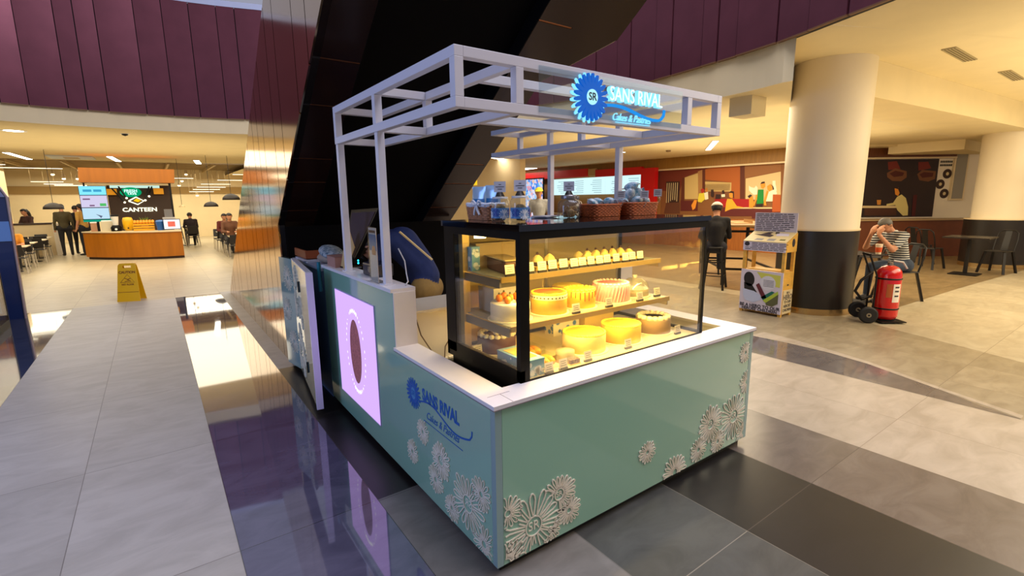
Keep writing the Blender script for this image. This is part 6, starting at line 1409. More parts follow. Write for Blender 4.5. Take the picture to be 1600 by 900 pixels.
# ceiling details on the right ---------------------------------------------------
for i, (x, y) in enumerate(((7.33, 0.47), (9.45, 0.35))):
    t = thing('ceiling_vent', ['nearer ceiling air vent above the right side', 'farther ceiling air vent, at the right edge'][i], 'vent', (x, y, 3.3), 'ceiling vents')
    m = MB(); m.box(x-0.47, y-0.07, 3.288, x+0.47, y+0.07, 3.30); m.build('vent_frame', mat('vent_grey', (176, 160, 118), 0.6), t)
    m = MB()
    for k in range(4): m.box(x-0.45, y-0.055+k*0.03, 3.284, x+0.45, y-0.045+k*0.03, 3.288)
    sl_ = m.build('vent_slats', mat('vent_dark', (120, 104, 70), 0.7), t)
def ceiling_lamp(label, p, q, w_, z, group, s_=14, mm=None):
    t = thing('ceiling_light', label, 'ceiling light', ((p[0]+q[0])/2, (p[1]+q[1])/2, z), group)
    m = MB(); a, b = Vector((*p, z-0.012)), Vector((*q, z-0.012)); m.beam(a, b, w_+0.03, 0.022); m.build('lamp_frame', mat('lamp_frame', (220, 215, 205), 0.5), t)
    m = MB(); m.beam(a-Vector((0, 0, 0.012)), b-Vector((0, 0, 0.012)), w_, 0.006); m.build('diffuser', mm or emis('lamp_white', (255, 244, 226), 9.0), t); return t
def downlight(label, x, y, z, r, group):
    t = thing('ceiling_light', label, 'ceiling light', (x, y, z), group)
    m = MB(); m.lathe([(r*0.86, z-0.004), (r*1.15, z-0.008), (r*1.15, z)], (x, y, 0), 28); m.build('lamp_frame', mat('lamp_frame', (220, 215, 205), 0.5), t)
    m = MB(); m.lathe([(0, z-0.006), (r*0.86, z-0.005)], (x, y, 0), 28); m.build('diffuser', emis('lamp_white', (255, 244, 226), 9.0), t); return t
ceiling_lamp('long slanting ceiling light seen past the right end of the canopy', (11.3, 6.45), (9.5, 5.1), 0.12, 2.85, 'right ceiling lights')
downlight('round ceiling light seen above the right-hand basket', 9.9, 8.25, 2.85, 0.12, 'right ceiling lights'); ceiling_lamp('wide ceiling light just right of the dark stair soffit', (7.5, 11.1), (8.2, 11.6), 0.35, 2.85, 'right ceiling lights'); downlight('round ceiling light by the yellow sign', 7.6, 14.4, 2.85, 0.2, 'right ceiling lights')
ceiling_lamp('flat ceiling light above the red stall', (11.9, 14.9), (12.3, 17.0), 0.5, 2.85, 'right ceiling lights')
t = thing('smoke_detector', 'small round detector under the ceiling behind the canopy', 'detector', (10.6, 7.2, 2.85)); m = MB(); m.lathe([(0.07, 2.85), (0.06, 2.81), (0, 2.80)], (10.6, 7.2, 0), 16); m.build('detector_body', mat('detector', (120, 92, 60), 0.6), t)

# ================================================================== LEFT SIDE
# wet floor sign
WS = thing('wet_floor_sign', 'yellow folding caution sign standing on the pale walkway', 'floor sign', (-1.50, 8.70, 0))
m_yel = mat('sign_plastic_yellow', (232, 178, 8), 0.35)
d_ = (Vector((-1.347, 8.554, 0))-Vector((-1.662, 8.677, 0))).normalized(); bkd = Vector((-d_.y, d_.x, 0)); Wc = Vector((-1.505, 8.615, 0))
def ws(u, v, h, side_=0):
    lean = 0.10*v/0.62
    return Wc+d_*u+bkd*(lean-h if side_ == 0 else 0.24-lean+h)+Vector((0, 0, v))
for s_ in (0, 1):
    m = MB(); fr_ = [(-0.165, 0.0), (0.165, 0.0), (0.125, 0.59), (0.105, 0.62), (-0.105, 0.62), (-0.125, 0.59)]
    hole = [(-0.06, 0.545), (0.06, 0.545), (0.06, 0.585), (-0.06, 0.585)]
    # leaf built around its hand hole
    for quad in ([(-0.165, 0), (0.165, 0), (0.13, 0.545), (-0.13, 0.545)], [(-0.13, 0.545), (-0.06, 0.545), (-0.06, 0.585), (-0.125, 0.59)], [(0.06, 0.545), (0.13, 0.545), (0.125, 0.59), (0.06, 0.585)], [(-0.125, 0.59), (-0.06, 0.585), (0.06, 0.585), (0.125, 0.59), (0.105, 0.62), (-0.105, 0.62)]):
        m.prism([ws(u, v, 0, s_) for u, v in quad], bkd*(0.012 if s_ == 0 else -0.012))
    lf = m.build('sign_leaf', m_yel, WS)
    if s_ == 0:
        LF = lf
m_wi = mat('sign_ink', (120, 60, 10), 0.5)
m = MB(); m.text('CAUTION', ws(0, 0.475, 0.001), d_, (bkd*0.16+Vector((0, 0, 1))), 0.055, 0.001, align='CENTER', sx=0.95, bold=0.002); m.text('WET FLOOR', ws(0, 0.275, 0.001), d_, (bkd*0.16+Vector((0, 0, 1))), 0.035, 0.001, align='CENTER', sx=0.9, bold=0.001)
ribbon(m, lambda u, v, h: ws(u, v, 0.0005+h), [(-0.10, 0.31), (0.10, 0.31), (0.0, 0.44), (-0.10, 0.31)], 0.006, 0.001)
ribbon(m, lambda u, v, h: ws(u, v, 0.0005+h), [(-0.045, 0.385), (0.0, 0.36), (0.045, 0.375)], 0.010, 0.001); ribbon(m, lambda u, v, h: ws(u, v, 0.0005+h), [(0.0, 0.36), (0.05, 0.325), (0.0, 0.335), (-0.04, 0.325)], 0.010, 0.001)
m.build('warning_print', m_wi, LF)
m = MB(); m.prism([ws(-0.152, 0.15, 0.0005), ws(0.152, 0.15, 0.0005), ws(0.152, 0.156, 0.0005), ws(-0.152, 0.156, 0.0005)], -bkd*0.001); m.build('crease_line', m_wi, LF)

# blue totem at the left edge
TT = thing('blue_totem', 'tall navy blue display totem with pale blue bands at the left edge', 'display totem', (-3.2, 8.15, 0))
m_nv = mat('totem_navy', (24, 40, 84), 0.3, coat=0.4); m_lbl = mat('totem_pale', (100, 140, 200), 0.3); m_tg = mat('totem_grey', (120, 128, 160), 0.3)
pr = [(-4.2, 0.0), (-2.66, 0.0), (-2.62, 1.70), (-2.68, 1.84), (-2.80, 1.90), (-4.2, 1.90)]
m = MB(); m.prism([(x, 8.05, z) for x, z in pr], (0, 0.16, 0)); m.build('totem_body', m_nv, TT)
m = MB(); m.box(-4.2, 8.035, 1.10, -2.64, 8.05, 1.37); m.build('pale_band', m_lbl, TT)
m = MB(); m.prism([(-4.2, 8.03, 1.70), (-2.63, 8.03, 1.70), (-2.69, 8.03, 1.83), (-2.80, 8.03, 1.885), (-4.2, 8.03, 1.885)], (0, 0.02, 0)); gp = m.build('grey_header', m_tg, TT)
m = MB(); m.text('BA', (-3.0, 8.0295, 1.79), (1, 0, 0), (0, 0, 1), 0.13, 0.001); m.build('header_letters', mat('letters_pale', (150, 158, 190), 0.4), gp)
m = MB(); m.tube([(-2.655, 8.04, 0), (-2.615, 8.04, 1.70), (-2.675, 8.04, 1.845), (-2.80, 8.04, 1.905)], 0.014, 8); m.build('edge_trim', mat('totem_edge', (170, 150, 150), 0.3, metal=0.4), TT)
m = MB(); m.box(-4.2, 8.038, 0.10, -2.88, 8.05, 0.62); po = m.build('lower_poster', mat('poster_sea', (60, 130, 170), 0.4), TT)
m = MB(); m.prism([(-4.2, 8.036, 0.10), (-2.90, 8.036, 0.10), (-2.90, 8.036, 0.40), (-3.3, 8.036, 0.46), (-4.2, 8.036, 0.42)], (0, 0.001, 0)); m.build('poster_sand', mat('poster_sand', (170, 150, 110), 0.5), po)
# glass showcase in front of it
GS = thing('glass_showcase', 'low glass showcase with a black frame at the left edge, in front of the totem', 'showcase', (-3.2, 6.9, 0))
sx0, sx1, sy0, sy1 = -3.9, -2.72, 6.2, 7.5
m = MB(); m.box(sx0, sy0, 0, sx1, sy1, 0.10); m.build('base', m_blk, GS)
m = MB(); m.box(sx0, sy0, 0.80, sx1, sy1, 0.82); m.build('top_frame', m_blk, GS)
for x, y in ((sx0, sy0), (sx1-0.025, sy0), (sx0, sy1-0.025), (sx1-0.025, sy1-0.025)): m = MB(); m.box(x, y, 0.1, x+0.025, y+0.025, 0.80); m.build('frame_post', m_blk, GS)
m = MB(); m.box(sx1-0.008, sy0+0.025, 0.1, sx1-0.003, sy1-0.025, 0.80); m.build('pane', m_pane, GS); m = MB(); m.box(sx0+0.02, sy0+0.003, 0.1, sx1-0.02, sy0+0.008, 0.80); m.build('pane', m_pane, GS)
m = MB(); m.box(sx0+0.03, sy0+0.03, 0.44, sx1-0.03, sy1-0.03, 0.446); m.build('shelf', glass('shelf_glass', (205, 205, 185), 0.05, 0.03, 0.35), GS)
rd = random.Random(4)
cols = [(196, 120, 70), (90, 140, 190), (220, 220, 210), (190, 60, 50), (220, 180, 60), (60, 70, 90)]
for k in range(10):
    z0 = 0.1 if k < 5 else 0.446; x, y = sx1-0.16-0.12*(k % 2), sy0+0.18+0.22*(k % 5); c_ = cols[k % 6]
    t = thing('gift_item', ('%s trinket on the %s of the left glass showcase' % (['rust brown', 'sky blue', 'off-white', 'dull red', 'mustard', 'slate'][k % 6], 'floor' if k < 5 else 'shelf')), 'trinket', (x, y, z0), 'trinkets in the showcase')
    m = MB(); m.lathe([(0.04, 0), (0.045, 0.06+0.05*rd.random()), (0.02, 0.14), (0.012, 0.17)], (x, y, z0), 16); m.build('item_body', mat('trinket_%d' % (k % 6), c_, 0.3), t)
    m = MB(); m.ell((x, y, z0+0.18), 0.02, n=10); m.build('item_cap', m_gold, t)

# round-fronted juice counter in the distance ------------------------------------
JC = thing('juice_counter', 'curved wooden counter with a pale top in the far hall', 'counter', (-1.55, 16.4, 0))
def arc(t, r_=0.0):
    a, b, c = Vector((-2.72, 17.24, 0)), Vector((-1.62, 15.75, 0)), Vector((-0.40, 15.75, 0)); p = a*(1-t)**2+2*t*(1-t)*b+c*t*t
    dd = (2*(1-t)*(b-a)+2*t*(c-b)).normalized(); return p+Vector((-dd.y, dd.x, 0))*r_
N_ = 20; fr_ = [arc(i/N_) for i in range(N_+1)]; bk2 = [arc(i/N_, 0.55) for i in range(N_+1)]
def loop(o1, o2): return [arc(i/N_, o1) for i in range(N_+1)]+[arc(i/N_, o2) for i in range(N_, -1, -1)]
m = MB(); m.prism([p+Vector((0, 0, 0.07)) for p in loop(0, 0.5)], (0, 0, 0.70)); m.build('wooden_front', mat('counter_honey', (172, 102, 12), 0.4, noise=0.12, nscale=2, stretch=(4, 4, 0.4)), JC)
m = MB(); m.prism([p+Vector((0, 0, 0.0)) for p in loop(0.06, 0.5)], (0, 0, 0.07)); m.build('plinth', mat('plinth_brown', (70, 42, 24), 0.5), JC)
m = MB(); m.prism([p+Vector((0, 0, 0.77)) for p in loop(-0.03, 0.53)], (0, 0, 0.035)); m.build('countertop', mat('counter_cream', (222, 204, 168), 0.35), JC)
# stall back with signs
JB = thing('juice_stall', 'dark stall back wall with a green oval sign, lit lettering and a wooden header', 'stall', (-1.3, 18.2, 0))
m = MB(); m.box(-2.08, 18.15, 0, -0.50, 18.30, 2.14); bd = m.build('back_board', mat('board_brown', (62, 44, 32), 0.6), JB)
m = MB(); m.prism([(-2.63, 17.3, 2.2), (-0.36, 17.3, 2.2), (-0.33, 17.3, 2.61), (-2.60, 17.3, 2.61)], (0, 0.9, 0)); m.build('wooden_header', mat('header_honey', (164, 96, 10), 0.45, noise=0.1, nscale=2, stretch=(4, 4, 0.4)), JB)
m = MB(); m.box(-2.6, 17.9, 0.8, -2.56, 17.94, 2.2); m.build('post', m_iron, JB); m = MB(); m.box(-0.52, 17.6, 0.8, -0.46, 17.66, 2.2); m.build('post', m_iron, JB)
m = MB(); m.box(-2.0, 18.12, 2.06, -0.75, 18.145, 2.14); m.build('light_band', emis('band_pale', (200, 235, 220), 0.9), JB)
gy = 18.06
m = MB(); m.prism([(-1.50+0.27*math.cos(t), gy, 1.93+0.15*math.sin(t)) for t in [2*PI*i/32 for i in range(32)]], (0, 0.06, 0)); go = m.build('green_oval_sign', emis('oval_green', (6, 160, 104), 0.9), JB)
m = MB(); m.text('FRESH', (-1.50, gy-0.003, 1.965), (1, 0, 0), (0, 0, 1), 0.12, 0.004, bold=0.003); m.text('TAVS', (-1.48, gy-0.003, 1.88), (1, 0, 0), (0, 0, 1), 0.10, 0.004, bold=0.003); m.build('oval_letters', emis('oval_white', (210, 255, 245), 1.2), go)
m = MB(); m.text('CANTEEN', (-1.33, 18.13, 1.385), (1, 0, 0), (0, 0, 1), 0.17, 0.02, sx=1.15, bold=0.004); m.build('lit_lettering', emis('canteen_lit', (255, 250, 214), 1.6), JB)
m = MB()
for s__, w__ in ((1, 0.02),):
    ribbon(m, lambda u, v, h: Vector((u, 18.13-h, v)), [(-1.59, 1.66), (-1.39, 1.78), (-1.20, 1.66), (-1.37, 1.55), (-1.59, 1.66)], 0.035, 0.02)
m.build('lit_diamond', emis('canteen_lit', (255, 250, 214), 1.6), JB)
m = MB(); m.prism([(-1.47, 18.13, 1.665), (-1.38, 18.13, 1.74), (-1.27, 18.13, 1.67), (-1.36, 18.13, 1.62)], (0, -0.015, 0)); m.build('diamond_yellow', emis('diamond_yellow', (255, 190, 20), 1.0), JB)
for i, (x, z0, x1, z1) in enumerate(((-1.95, 2.05, -1.68, 1.62), (-1.78, 2.1, -1.62, 1.75), (-1.02, 2.1, -1.16, 1.68), (-0.95, 2.1, -1.05, 1.8))):
    m = MB(); m.tube([(x, 17.95, z0), (x1, 17.85, z1)], 0.022, 8); sp3 = m.build('spotlight_arm', m_iron, JB)
    m = MB(); m.ell((x1, 17.85, z1), 0.03, n=10); m.build('spot_bulb', emis('spot_bulb', (255, 235, 190), 3.0), sp3)
for (x, z) in ((-1.98, 1.95), (-0.80, 1.97)): m = MB(); m.box(x-0.12, 18.0, z-0.10, x+0.14, 18.14, z+0.08); m.build('amber_box', mat('amber_panel', (230, 160, 20), 0.4, emit=(230, 150, 10), es=0.3), JB)
# menu screen at the left of the counter
MS = thing('menu_screen', 'tall glowing pale blue menu screen at the left of the juice counter', 'screen', (-2.3, 17.0, 0.8))
m = MB(); m.box(-2.64, 17.0, 1.08, -2.03, 17.05, 2.09); m.build('screen_case', m_blk, MS)
m = MB(); m.box(-2.37, 17.02, 0.80, -2.30, 17.05, 1.10); m.build('stand', m_iron, MS)
m = MB(); m.box(-2.63, 16.996, 1.84, -2.04, 17.0, 2.08); hd_ = m.build('header_panel', emis('panel_cyan', (130, 225, 255), 1.0), MS)
m = MB(); m.box(-2.55, 16.993, 1.925, -2.36, 16.996, 1.99); m.box(-2.32, 16.993, 1.925, -2.14, 16.996, 1.99); m.build('header_words', emis('panel_words', (70, 170, 215), 0.8), hd_)
for (z0, z1, c_, nm_) in ((1.49, 1.82, (212, 205, 235), 'upper_picture'), (1.16, 1.47, (190, 225, 245), 'lower_picture')):
    m = MB(); m.box(-2.63, 16.996, z0, -2.04, 17.0, z1); pp = m.build(nm_, emis('panel_'+nm_, c_, 0.9), MS)
    m = MB(); 
    if z0 > 1.4: m.box(-2.58, 16.993, 1.70, -2.42, 16.996, 1.74); m.box(-2.45, 16.993, 1.52, -2.34, 16.996, 1.56); m.build('picture_print', emis('print_plum', (140, 100, 140), 0.7), pp); m = MB(); m.box(-2.22, 16.993, 1.52, -2.08, 16.996, 1.60); m.build('picture_fruit', emis('print_green', (90, 200, 110), 0.8), pp)
    else: m.prism([(-2.35, 16.994, 1.30), (-2.2, 16.994, 1.24), (-2.24, 16.994, 1.18), (-2.28, 16.994, 1.24)], (0, 0.001, 0)); m.build('picture_print', emis('print_slate', (110, 120, 150), 0.7), pp)
m = MB(); m.box(-2.64, 16.996, 1.08, -1.98, 17.0, 1.14); m.build('green_strip', emis('strip_green', (20, 160, 130), 0.8), MS)
# goods on the counter
ct = 0.805
def simple(nm, label, cat, parts, loc):
    t = thing(nm, label, cat, loc)
    for pn, mb_, mm in parts: mb_.build(pn, mm, t)
    return t
simple('tin_box', 'small tan carton on the far left of the juice counter', 'carton', [('carton_body', MB().box(-2.50, 16.95, ct, -2.36, 17.1, ct+0.24), mat('carton_tan', (176, 130, 100), 0.6)), ('carton_lid', MB().box(-2.505, 16.945, ct+0.24, -2.355, 17.105, ct+0.27), m_wht)], (-2.43, 17, ct))
simple('drink_machine', 'boxy cream drink machine on the juice counter, under the menu screen', 'machine', [('machine_body', MB().box(-2.26, 16.75, ct, -1.98, 17.0, ct+0.28), mat('machine_cream', (206, 196, 170), 0.4)), ('machine_lid', MB().box(-2.24, 16.77, ct+0.28, -2.0, 16.98, ct+0.31), m_wht)], (-2.1, 16.9, ct))
simple('blender', 'white-jugged blender with a round black base on the juice counter', 'blender', [('base', MB().lathe([(0.12, 0), (0.13, 0.10), (0.08, 0.17)], (-1.92, 16.7, ct), 20), m_blk), ('jug', MB().lathe([(0.06, 0.17), (0.085, 0.40), (0.085, 0.42)], (-1.92, 16.7, ct), 20), mat('jug_white', (220, 220, 215), 0.3)), ('lid', MB().lathe([(0.09, 0.42), (0.09, 0.47), (0, 0.48)], (-1.92, 16.7, ct), 20), m_blk), ('dial', MB().cyl((-1.92, 16.575, ct+0.06), (-1.92, 16.56, ct+0.06), 0.03, 0.03, 12), m_wht)], (-1.84, 16.7, ct))
simple('yellow_jug', 'round yellow dispenser on the juice counter', 'dispenser', [('dispenser_body', MB().lathe([(0.08, 0), (0.125, 0.08), (0.13, 0.30), (0.10, 0.38), (0, 0.39)], (-1.64, 16.75, ct), 24), mat('jug_yellow', (228, 176, 16), 0.35)), ('tap', MB().cyl((-1.64, 16.63, ct+0.08), (-1.64, 16.59, ct+0.08), 0.02, 0.02, 8), m_iron)], (-1.62, 16.75, ct))
t = thing('fruit_crate', 'yellow slatted crate of fruit with green leaves on the juice counter', 'crate', (-1.28, 16.45, ct))
for k in range(3): m = MB(); m.box(-1.52, 16.30, ct+0.01+k*0.07, -1.02, 16.315, ct+0.06+k*0.07); m.build('crate_slat', mat('crate_yellow', (226, 160, 20), 0.5), t)
m = MB(); m.box(-1.52, 16.315, ct, -1.02, 16.60, ct+0.05); m.build('crate_base', mat('crate_yellow', (226, 160, 20), 0.5), t)
for k in range(14):
    m = MB(); x = -1.47+(k % 7)*0.07; m.ell((x, 16.36+0.10*(k//7), ct+0.235+0.03*(k//7)), 0.04, n=10); tag(m.build('orange', mat('orange_skin', (236, 150, 20), 0.45)), 'orange fruit in the yellow crate', 'orange', 'oranges in the crate')
t = thing('leafy_plant', 'bushy green plant behind the fruit crate', 'plant', (-1.25, 16.78, ct)); m = MB(); m.lathe([(0.07, 0), (0.09, 0.16), (0, 0.16)], (-1.25, 16.78, ct), 14); m.build('pot', m_woodpanel, t); m = MB(); rd = random.Random(8)
for k in range(46):
    a, el = rd.random()*6.28, 0.3+rd.random()*1.1; b0 = Vector((-1.25, 16.78, ct+0.18)); d3 = Vector((math.cos(a)*math.cos(el), math.sin(a)*math.cos(el), math.sin(el))); L_ = 0.16+0.13*rd.random(); s3 = d3.cross(Vector((0, 0, 1))).normalized()*0.022
    m.add([b0, b0+d3*L_*0.55+s3, b0+d3*L_, b0+d3*L_*0.55-s3], [(0, 1, 2, 3)], 0)
m.build('leaves', mat('leaf_green', (110, 130, 36), 0.6, noise=0.2), t)
simple('blue_tub', 'blue tub on the right half of the juice counter', 'tub', [('tub_body', MB().lathe([(0.09, 0), (0.12, 0.24), (0.12, 0.25)], (-0.87, 16.25, ct), 20), mat('tub_blue', (24, 84, 160), 0.4)), ('tub_lid', MB().lathe([(0.124, 0.25), (0.10, 0.29), (0, 0.30)], (-0.87, 16.25, ct), 20), mat('tub_lid', (60, 110, 180), 0.4))], (-0.87, 16.25, ct))
simple('counter_screen', 'small bright screen with red bottles at the right of the juice counter', 'screen', [('screen_case', MB().obox((-0.60, 16.10, ct+0.17), (0.42, 0.04, 0.30), Rx(-0.1)), m_blk), ('lit_face', MB().obox((-0.60, 16.075, ct+0.17), (0.39, 0.004, 0.27), Rx(-0.1)), emis('face_white', (250, 250, 255), 1.0)), ('red_bottles', MB().box(-0.70, 16.062, ct+0.10, -0.52, 16.066, ct+0.25), mat('bottle_red', (190, 90, 80), 0.5, emit=(190, 90, 80), es=0.4))], (-0.6, 16.1, ct))
simple('till', 'grey till with a raised display at the right of the juice counter', 'till', [('till_body', MB().box(-0.80, 16.50, ct, -0.48, 16.75, ct+0.36), mat('till_grey', (196, 192, 190), 0.5)), ('till_display', MB().box(-0.74, 16.6, ct+0.36, -0.54, 16.64, ct+0.60), mat('till_display', (120, 118, 120), 0.3))], (-0.64, 16.6, ct))

# dining hall furniture ---------------------------------------------------------------
m_wleg = mat('leg_white', (206, 196, 176), 0.4, metal=0.3); m_ttop = mat('table_white', (214, 198, 164), 0.4)
def dchair():
    t = thing('dining_chair', '', 'chair', (0, 0, 0), None, 0, world=False)
    m = MB(); m.box(-0.2, -0.2, 0.42, 0.2, 0.2, 0.45); m.build('seat', m_seatb, t, bev=0.012)
    m = MB(); m.prism([(-0.19, -0.20, 0.50), (0.19, -0.20, 0.50), (0.17, -0.27, 0.80), (-0.17, -0.27, 0.80)], (0, -0.012, 0)); m.build('backrest', m_seatb, t, bev=0.005)
    for sx in (-1, 1):
        m = MB(); m.tube([(sx*0.17, 0.17, 0.42), (sx*0.20, 0.20, 0.0)], 0.013, 6); m.build('leg', m_wleg, t)
        m = MB(); m.tube([(sx*0.185, -0.20, 0.52), (sx*0.18, -0.18, 0.42), (sx*0.20, -0.23, 0.0)], 0.013, 6); m.build('leg', m_wleg, t)
    return t
def dtable():
    t = thing('dining_table', '', 'table', (0, 0, 0), None, 0, world=False)
    m = MB(); m.box(-0.42, -0.35, 0.70, 0.42, 0.35, 0.725); m.build('tabletop', m_ttop, t)
    m = MB(); m.cyl((0, 0, 0.02), (0, 0, 0.70), 0.03, 0.03, 10); m.build('pedestal', m_iron, t)
    m = MB(); m.lathe([(0.24, 0), (0.22, 0.02), (0, 0.02)], (0, 0, 0), 20); m.build('base', m_iron, t)
    return t
CH = dchair(); TB = dtable(); family(None); first = {'c': True, 't': True}
def place(kind, x, y, rz, label, group, s_=0.85):
    src = CH if kind == 'c' else TB
    if first[kind]: first[kind] = False; o = src; o.location = (x, y, 0); o.rotation_euler = (0, 0, rz); o['label'] = label; o['group'] = group
    else: o = dup(src, (x, y, 0), rz, label, group=group)
    o.scale = (s_,)*3; return o
LT_ = [(-3.7, 14.9), (-3.75, 16.2), (-3.7, 17.5), (-3.75, 18.7)]
on_ = ['nearest', 'second', 'third', 'farthest']
for i, (x, y) in enumerate(LT_):
    place('t', x-0.2, y, 0, 'white-topped dining table, %s in the row left of the juice counter' % on_[i], 'left row tables')
    place('c', x+0.0, y-0.44, 0.0, 'dark dining chair before the %s left-row table, aisle side' % on_[i], 'left row chairs, aisle side')
    place('c', x-0.40, y-0.45, 0.0, 'dark dining chair before the %s left-row table, wall side' % on_[i], 'left row chairs, wall side')
    place('c', x-0.15, y+0.40, PI, 'dark dining chair behind the %s left-row table' % on_[i], 'left row chairs, far side')
RT_ = [(0.95, 15.0), (0.95, 16.3), (0.9, 17.7)]
for i, (x, y) in enumerate(RT_):
    place('t', x+0.1, y, 0, 'pale dining table, %s in the row right of the juice counter' % on_[i], 'right row tables')
    place('c', x-0.15, y-0.44, 0.0, 'dark dining chair before the %s right-row table, aisle side' % on_[i], 'right row chairs, aisle side'); place('c', x+0.35, y-0.45, 0.0, 'dark dining chair before the %s right-row table, mirror side' % on_[i], 'right row chairs, mirror side')
    place('c', x-0.15, y+0.42, PI, 'dark dining chair behind the %s right-row table' % on_[i], 'right row chairs, far side')
place('c', 0.06, 19.8, 0.1, 'dark dining chair under the person sitting alone by the far wall', 'far chairs', 0.95)
place('t', -0.10, 20.75, 0, 'pale dining table by the far wall behind the juice counter', 'far tables', 1.0)
for i, x in enumerate((-0.35, 0.15)):
    st_ = stool('tall dark stool %s by the far wall, right of the juice counter' % ('on the left' if i == 0 else 'on the right'), x, 21.6, 0.2, 0.85)
# low partition with a dark cap
t = thing('low_partition', 'low cream partition with a dark cap rail in the far hall', 'partition', (-4.2, 19.6, 0))
m = MB(); m.box(-5.6, 19.6, 0, -3.6, 19.72, 0.97); m.build('panel', m_wall, t); m = MB(); m.box(-5.62, 19.57, 0.97, -3.6, 19.75, 1.02); m.build('cap_rail', mat('cap_dark', (60, 40, 26), 0.5), t)
m = MB(); m.box(-3.6, 19.35, 0, -3.44, 19.75, 1.0); m.build('end_post', m_white, t)
# pendant lamps
def pendant(label, x, y, z, r, lit=False):
    t = thing('pendant_lamp', label, 'pendant lamp', (x, y, z), 'pendant lamps')
    m = MB(); m.lathe([(r, 0), (r*0.94, r*0.28), (r*0.7, r*0.55), (r*0.35, r*0.72), (0.02, r*0.78)], (x, y, z), 24); so_ = m.build('shade', mat('shade_black' if not lit else 'shade_cream', (26, 18, 14) if not lit else (240, 220, 170), 0.5), t); sd_m = so_.modifiers.new('s', 'SOLIDIFY'); sd_m.thickness = 0.008
    m = MB(); m.ell((x, y, z+r*0.2), r*0.18, n=10); m.build('bulb', emis('bulb_warm', (255, 220, 150), 2.0), t)
    m = MB(); m.tube([(x, y, z+r*0.7), (x, y, 3.0)], 0.006, 5); m.build('cord', m_iron, t)
pendant('black dome pendant lamp at the far left, above the standing people', -3.15, 16.4, 1.46, 0.22); pendant('black dome pendant lamp nearest the mirrored stair side', 1.03, 16.33, 1.66, 0.25); pendant('black dome pendant lamp above the seated people', 0.47, 16.4, 1.46, 0.20); pendant('small lit pendant lamp right of the juice stall', -0.21, 18.2, 1.45, 0.09, True)
# ceiling lights on the left
downlight('round downlight at the left edge of the pale ceiling', -3.02, 12.1, 3.0, 0.17, 'hall downlights')
ceiling_lamp('slanting strip light at the left of the pale ceiling', (-4.05, 17.6), (-3.95, 20.1), 0.14, 3.0, 'hall strip lights'); ceiling_lamp('slanting strip light above the juice stall', (-1.88, 17.9), (-1.75, 20.0), 0.14, 3.0, 'hall strip lights'); ceiling_lamp('short strip light right of the juice stall header', (0.36, 18.4), (0.55, 20.1), 0.16, 3.0, 'hall strip lights')
ls = [((-5.6, 21.0), (-3.3, 21.0), 2.78), ((-6.4, 20.6), (-4.6, 20.6), 2.85), ((-4.15, 21.1), (-3.35, 21.1), 2.35), ((-3.95, 22.0), (-3.2, 22.0), 2.30), ((-3.80, 23.0), (-2.9, 23.0), 2.28), ((-2.9, 20.7), (-2.5, 20.7), 2.72), ((-0.27, 20.7), (0.36, 20.7), 2.50), ((1.15, 20.8), (2.2, 20.8), 2.45), ((1.65, 20.5), (2.3, 20.5), 2.66), ((0.62, 21.2), (1.62, 21.2), 2.31), ((0.5, 21.6), (1.48, 21.6), 2.20), ((0.38, 22.0), (1.31, 22.0), 2.12), ((0.28, 22.5), (1.13, 22.5), 2.04)]
nm_l = ['longest bright strip light at the far left', 'upper strip light at the left edge', 'first of the short strip lights above the low partition', 'second of the short strip lights above the low partition', 'third of the short strip lights above the low partition', 'strip light left of the wooden header', 'strip light right of the wooden header', 'long strip light beside the mirrored stair side', 'upper strip light beside the mirrored stair side', 'highest of the four stepped strip lights', 'second of the four stepped strip lights', 'third of the four stepped strip lights', 'lowest of the four stepped strip lights']
for (p, q, z), lab in zip(ls, nm_l):
    t = ceiling_lamp(lab, p, q, 0.10, z, 'hanging strip lights', mm=emis('lamp_strip', (255, 240, 205), 4.0))
    for e_ in (p, q): m = MB(); m.tube([(e_[0], e_[1], z), (e_[0], e_[1], 3.25)], 0.005, 5); m.build('hanger', m_ribs, t)
for i, (x, y, z) in enumerate(((-3.55, 20.8, 2.55), (-3.3, 20.9, 2.42), (-2.95, 20.9, 2.42), (0.0, 20.9, 2.38), (0.15, 20.8, 2.62), (-0.1, 21.0, 2.22), (0.5, 22.0, 1.86))):
    t = thing('track_spot', 'small round hanging spotlight among the strip lights, %s' % (['over the low partition, left', 'over the low partition, middle', 'over the low partition, right', 'right of the header, middle', 'right of the header, upper', 'right of the header, lower', 'below the stepped strips'][i]), 'spotlight', (x, y, z), 'hanging spotlights')
    m = MB(); m.cyl((x, y, z+0.14), (x, y, z+0.02), 0.035, 0.05, 12); m.build('lamp_can', m_ribs, t); m = MB(); m.ell((x, y, z), (0.05, 0.05, 0.03), n=10); m.build('bulb', emis('bulb_warm2', (255, 232, 180), 5.0), t)
    m = MB(); m.tube([(x, y, z+0.14), (x, y, 3.25)], 0.005, 5); m.build('hanger', m_ribs, t)
# dark dome camera on the ceiling
t = thing('dome_camera', 'small black dome camera on the pale ceiling above the far hall', 'camera', (-1.3, 11.6, 3.0)); m = MB(); m.lathe([(0.06, 3.0), (0.05, 2.97), (0, 2.95)], (-1.3, 11.6, 0), 16); m.build('dome', m_blk, t); m = MB(); m.lathe([(0.075, 3.0), (0.075, 2.992)], (-1.3, 11.6, 0), 16); m.build('mount', m_wht, t)
t = thing('ceiling_cassette', 'pale blue square ceiling unit left of the wooden header', 'ceiling unit', (-2.9, 18.9, 2.99)); m = MB(); m.box(-3.35, 18.2, 2.965, -2.3, 19.4, 2.999); m.build('unit_panel', mat('unit_pale', (190, 200, 205), 0.5), t); m = MB(); m.box(-3.0, 18.5, 2.955, -2.65, 19.1, 2.965); m.build('unit_grille', m_ribs, t)
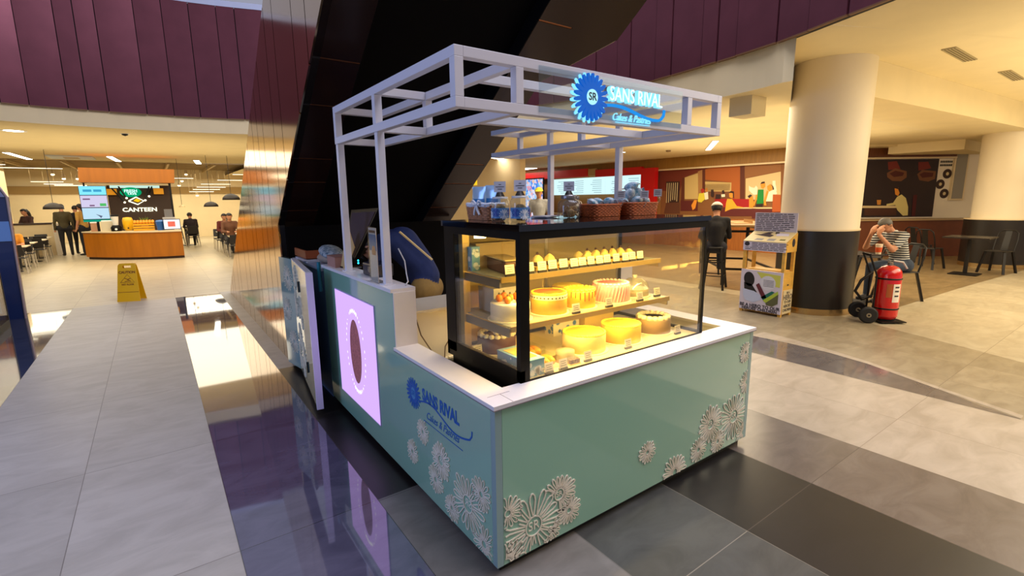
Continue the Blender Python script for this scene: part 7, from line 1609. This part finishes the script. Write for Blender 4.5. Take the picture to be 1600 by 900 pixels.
# people in the hall
F = fabric
person('person in an olive shirt standing left of the menu screen, back turned', (-3.28, 18.9, 0), 0.2, stand(), dict(top=F('olive', (70, 62, 36)), bottom=F('dark1', (28, 26, 28))), vox=0.02, fingers=False, sc=0.93)
person('person in black standing between the olive shirt and the mustard top', (-3.02, 19.4, 0), -0.3, stand(), dict(top=F('black1', (24, 22, 24)), bottom=F('dark1', (28, 26, 28))), vox=0.02, fingers=False, sc=0.90)
person('long-haired person in a mustard top beside the menu screen', (-2.80, 18.7, 0), 0.9, stand(), dict(top=F('mustard', (196, 150, 70)), bottom=F('dark2', (22, 24, 34)), sleeve=.5), hair='long', vox=0.02, fingers=False, sc=0.93)
person('long-haired person in dark clothes sitting behind the low partition', (-4.25, 20.3, 0.22), 2.4, sit(), dict(top=F('plum', (70, 44, 40)), bottom=F('dark1', (28, 26, 28))), hair='long', vox=0.02, fingers=False, sc=0.95)
person('person in an orange shirt sitting at the nearest left table', (-3.85, 15.27, 0), PI, sit(), dict(top=F('orange_s', (214, 140, 40)), bottom=F('dark1', (28, 26, 28)), sleeve=.5), vox=0.02, fingers=False, sc=0.84)
person('person in dark clothes sitting alone at the far table right of the juice stall', (0.06, 19.8, 0), 0.1, sit(), dict(top=F('black2', (40, 30, 34)), bottom=F('black1', (24, 22, 24))), vox=0.02, fingers=False, sc=0.95)
person('person in a dark red top sitting behind the second right-row table', (0.80, 16.70, 0), PI, sit(), dict(top=F('dark_red', (96, 34, 30)), bottom=F('dark1', (28, 26, 28))), hair='short', vox=0.02, fingers=False, sc=0.95)
person('person in a brown top sitting behind the nearest right-row table', (0.80, 15.40, 0), PI, sit(), dict(top=F('brown_s', (104, 66, 44)), bottom=F('dark1', (28, 26, 28))), hair='long', vox=0.02, fingers=False, sc=0.98)
person('person in a pale top sitting nearest the mirrored stair side, back turned', (1.30, 14.57, 0), 0, sit(), dict(top=F('pale_s', (196, 186, 140)), bottom=F('dark1', (28, 26, 28)), sleeve=.5), hair='long', vox=0.02, fingers=False, sc=0.86)
# fix-ups: nothing is left unlabelled

for o in bpy.data.objects:
    if '_w' in o.keys(): del o['_w']
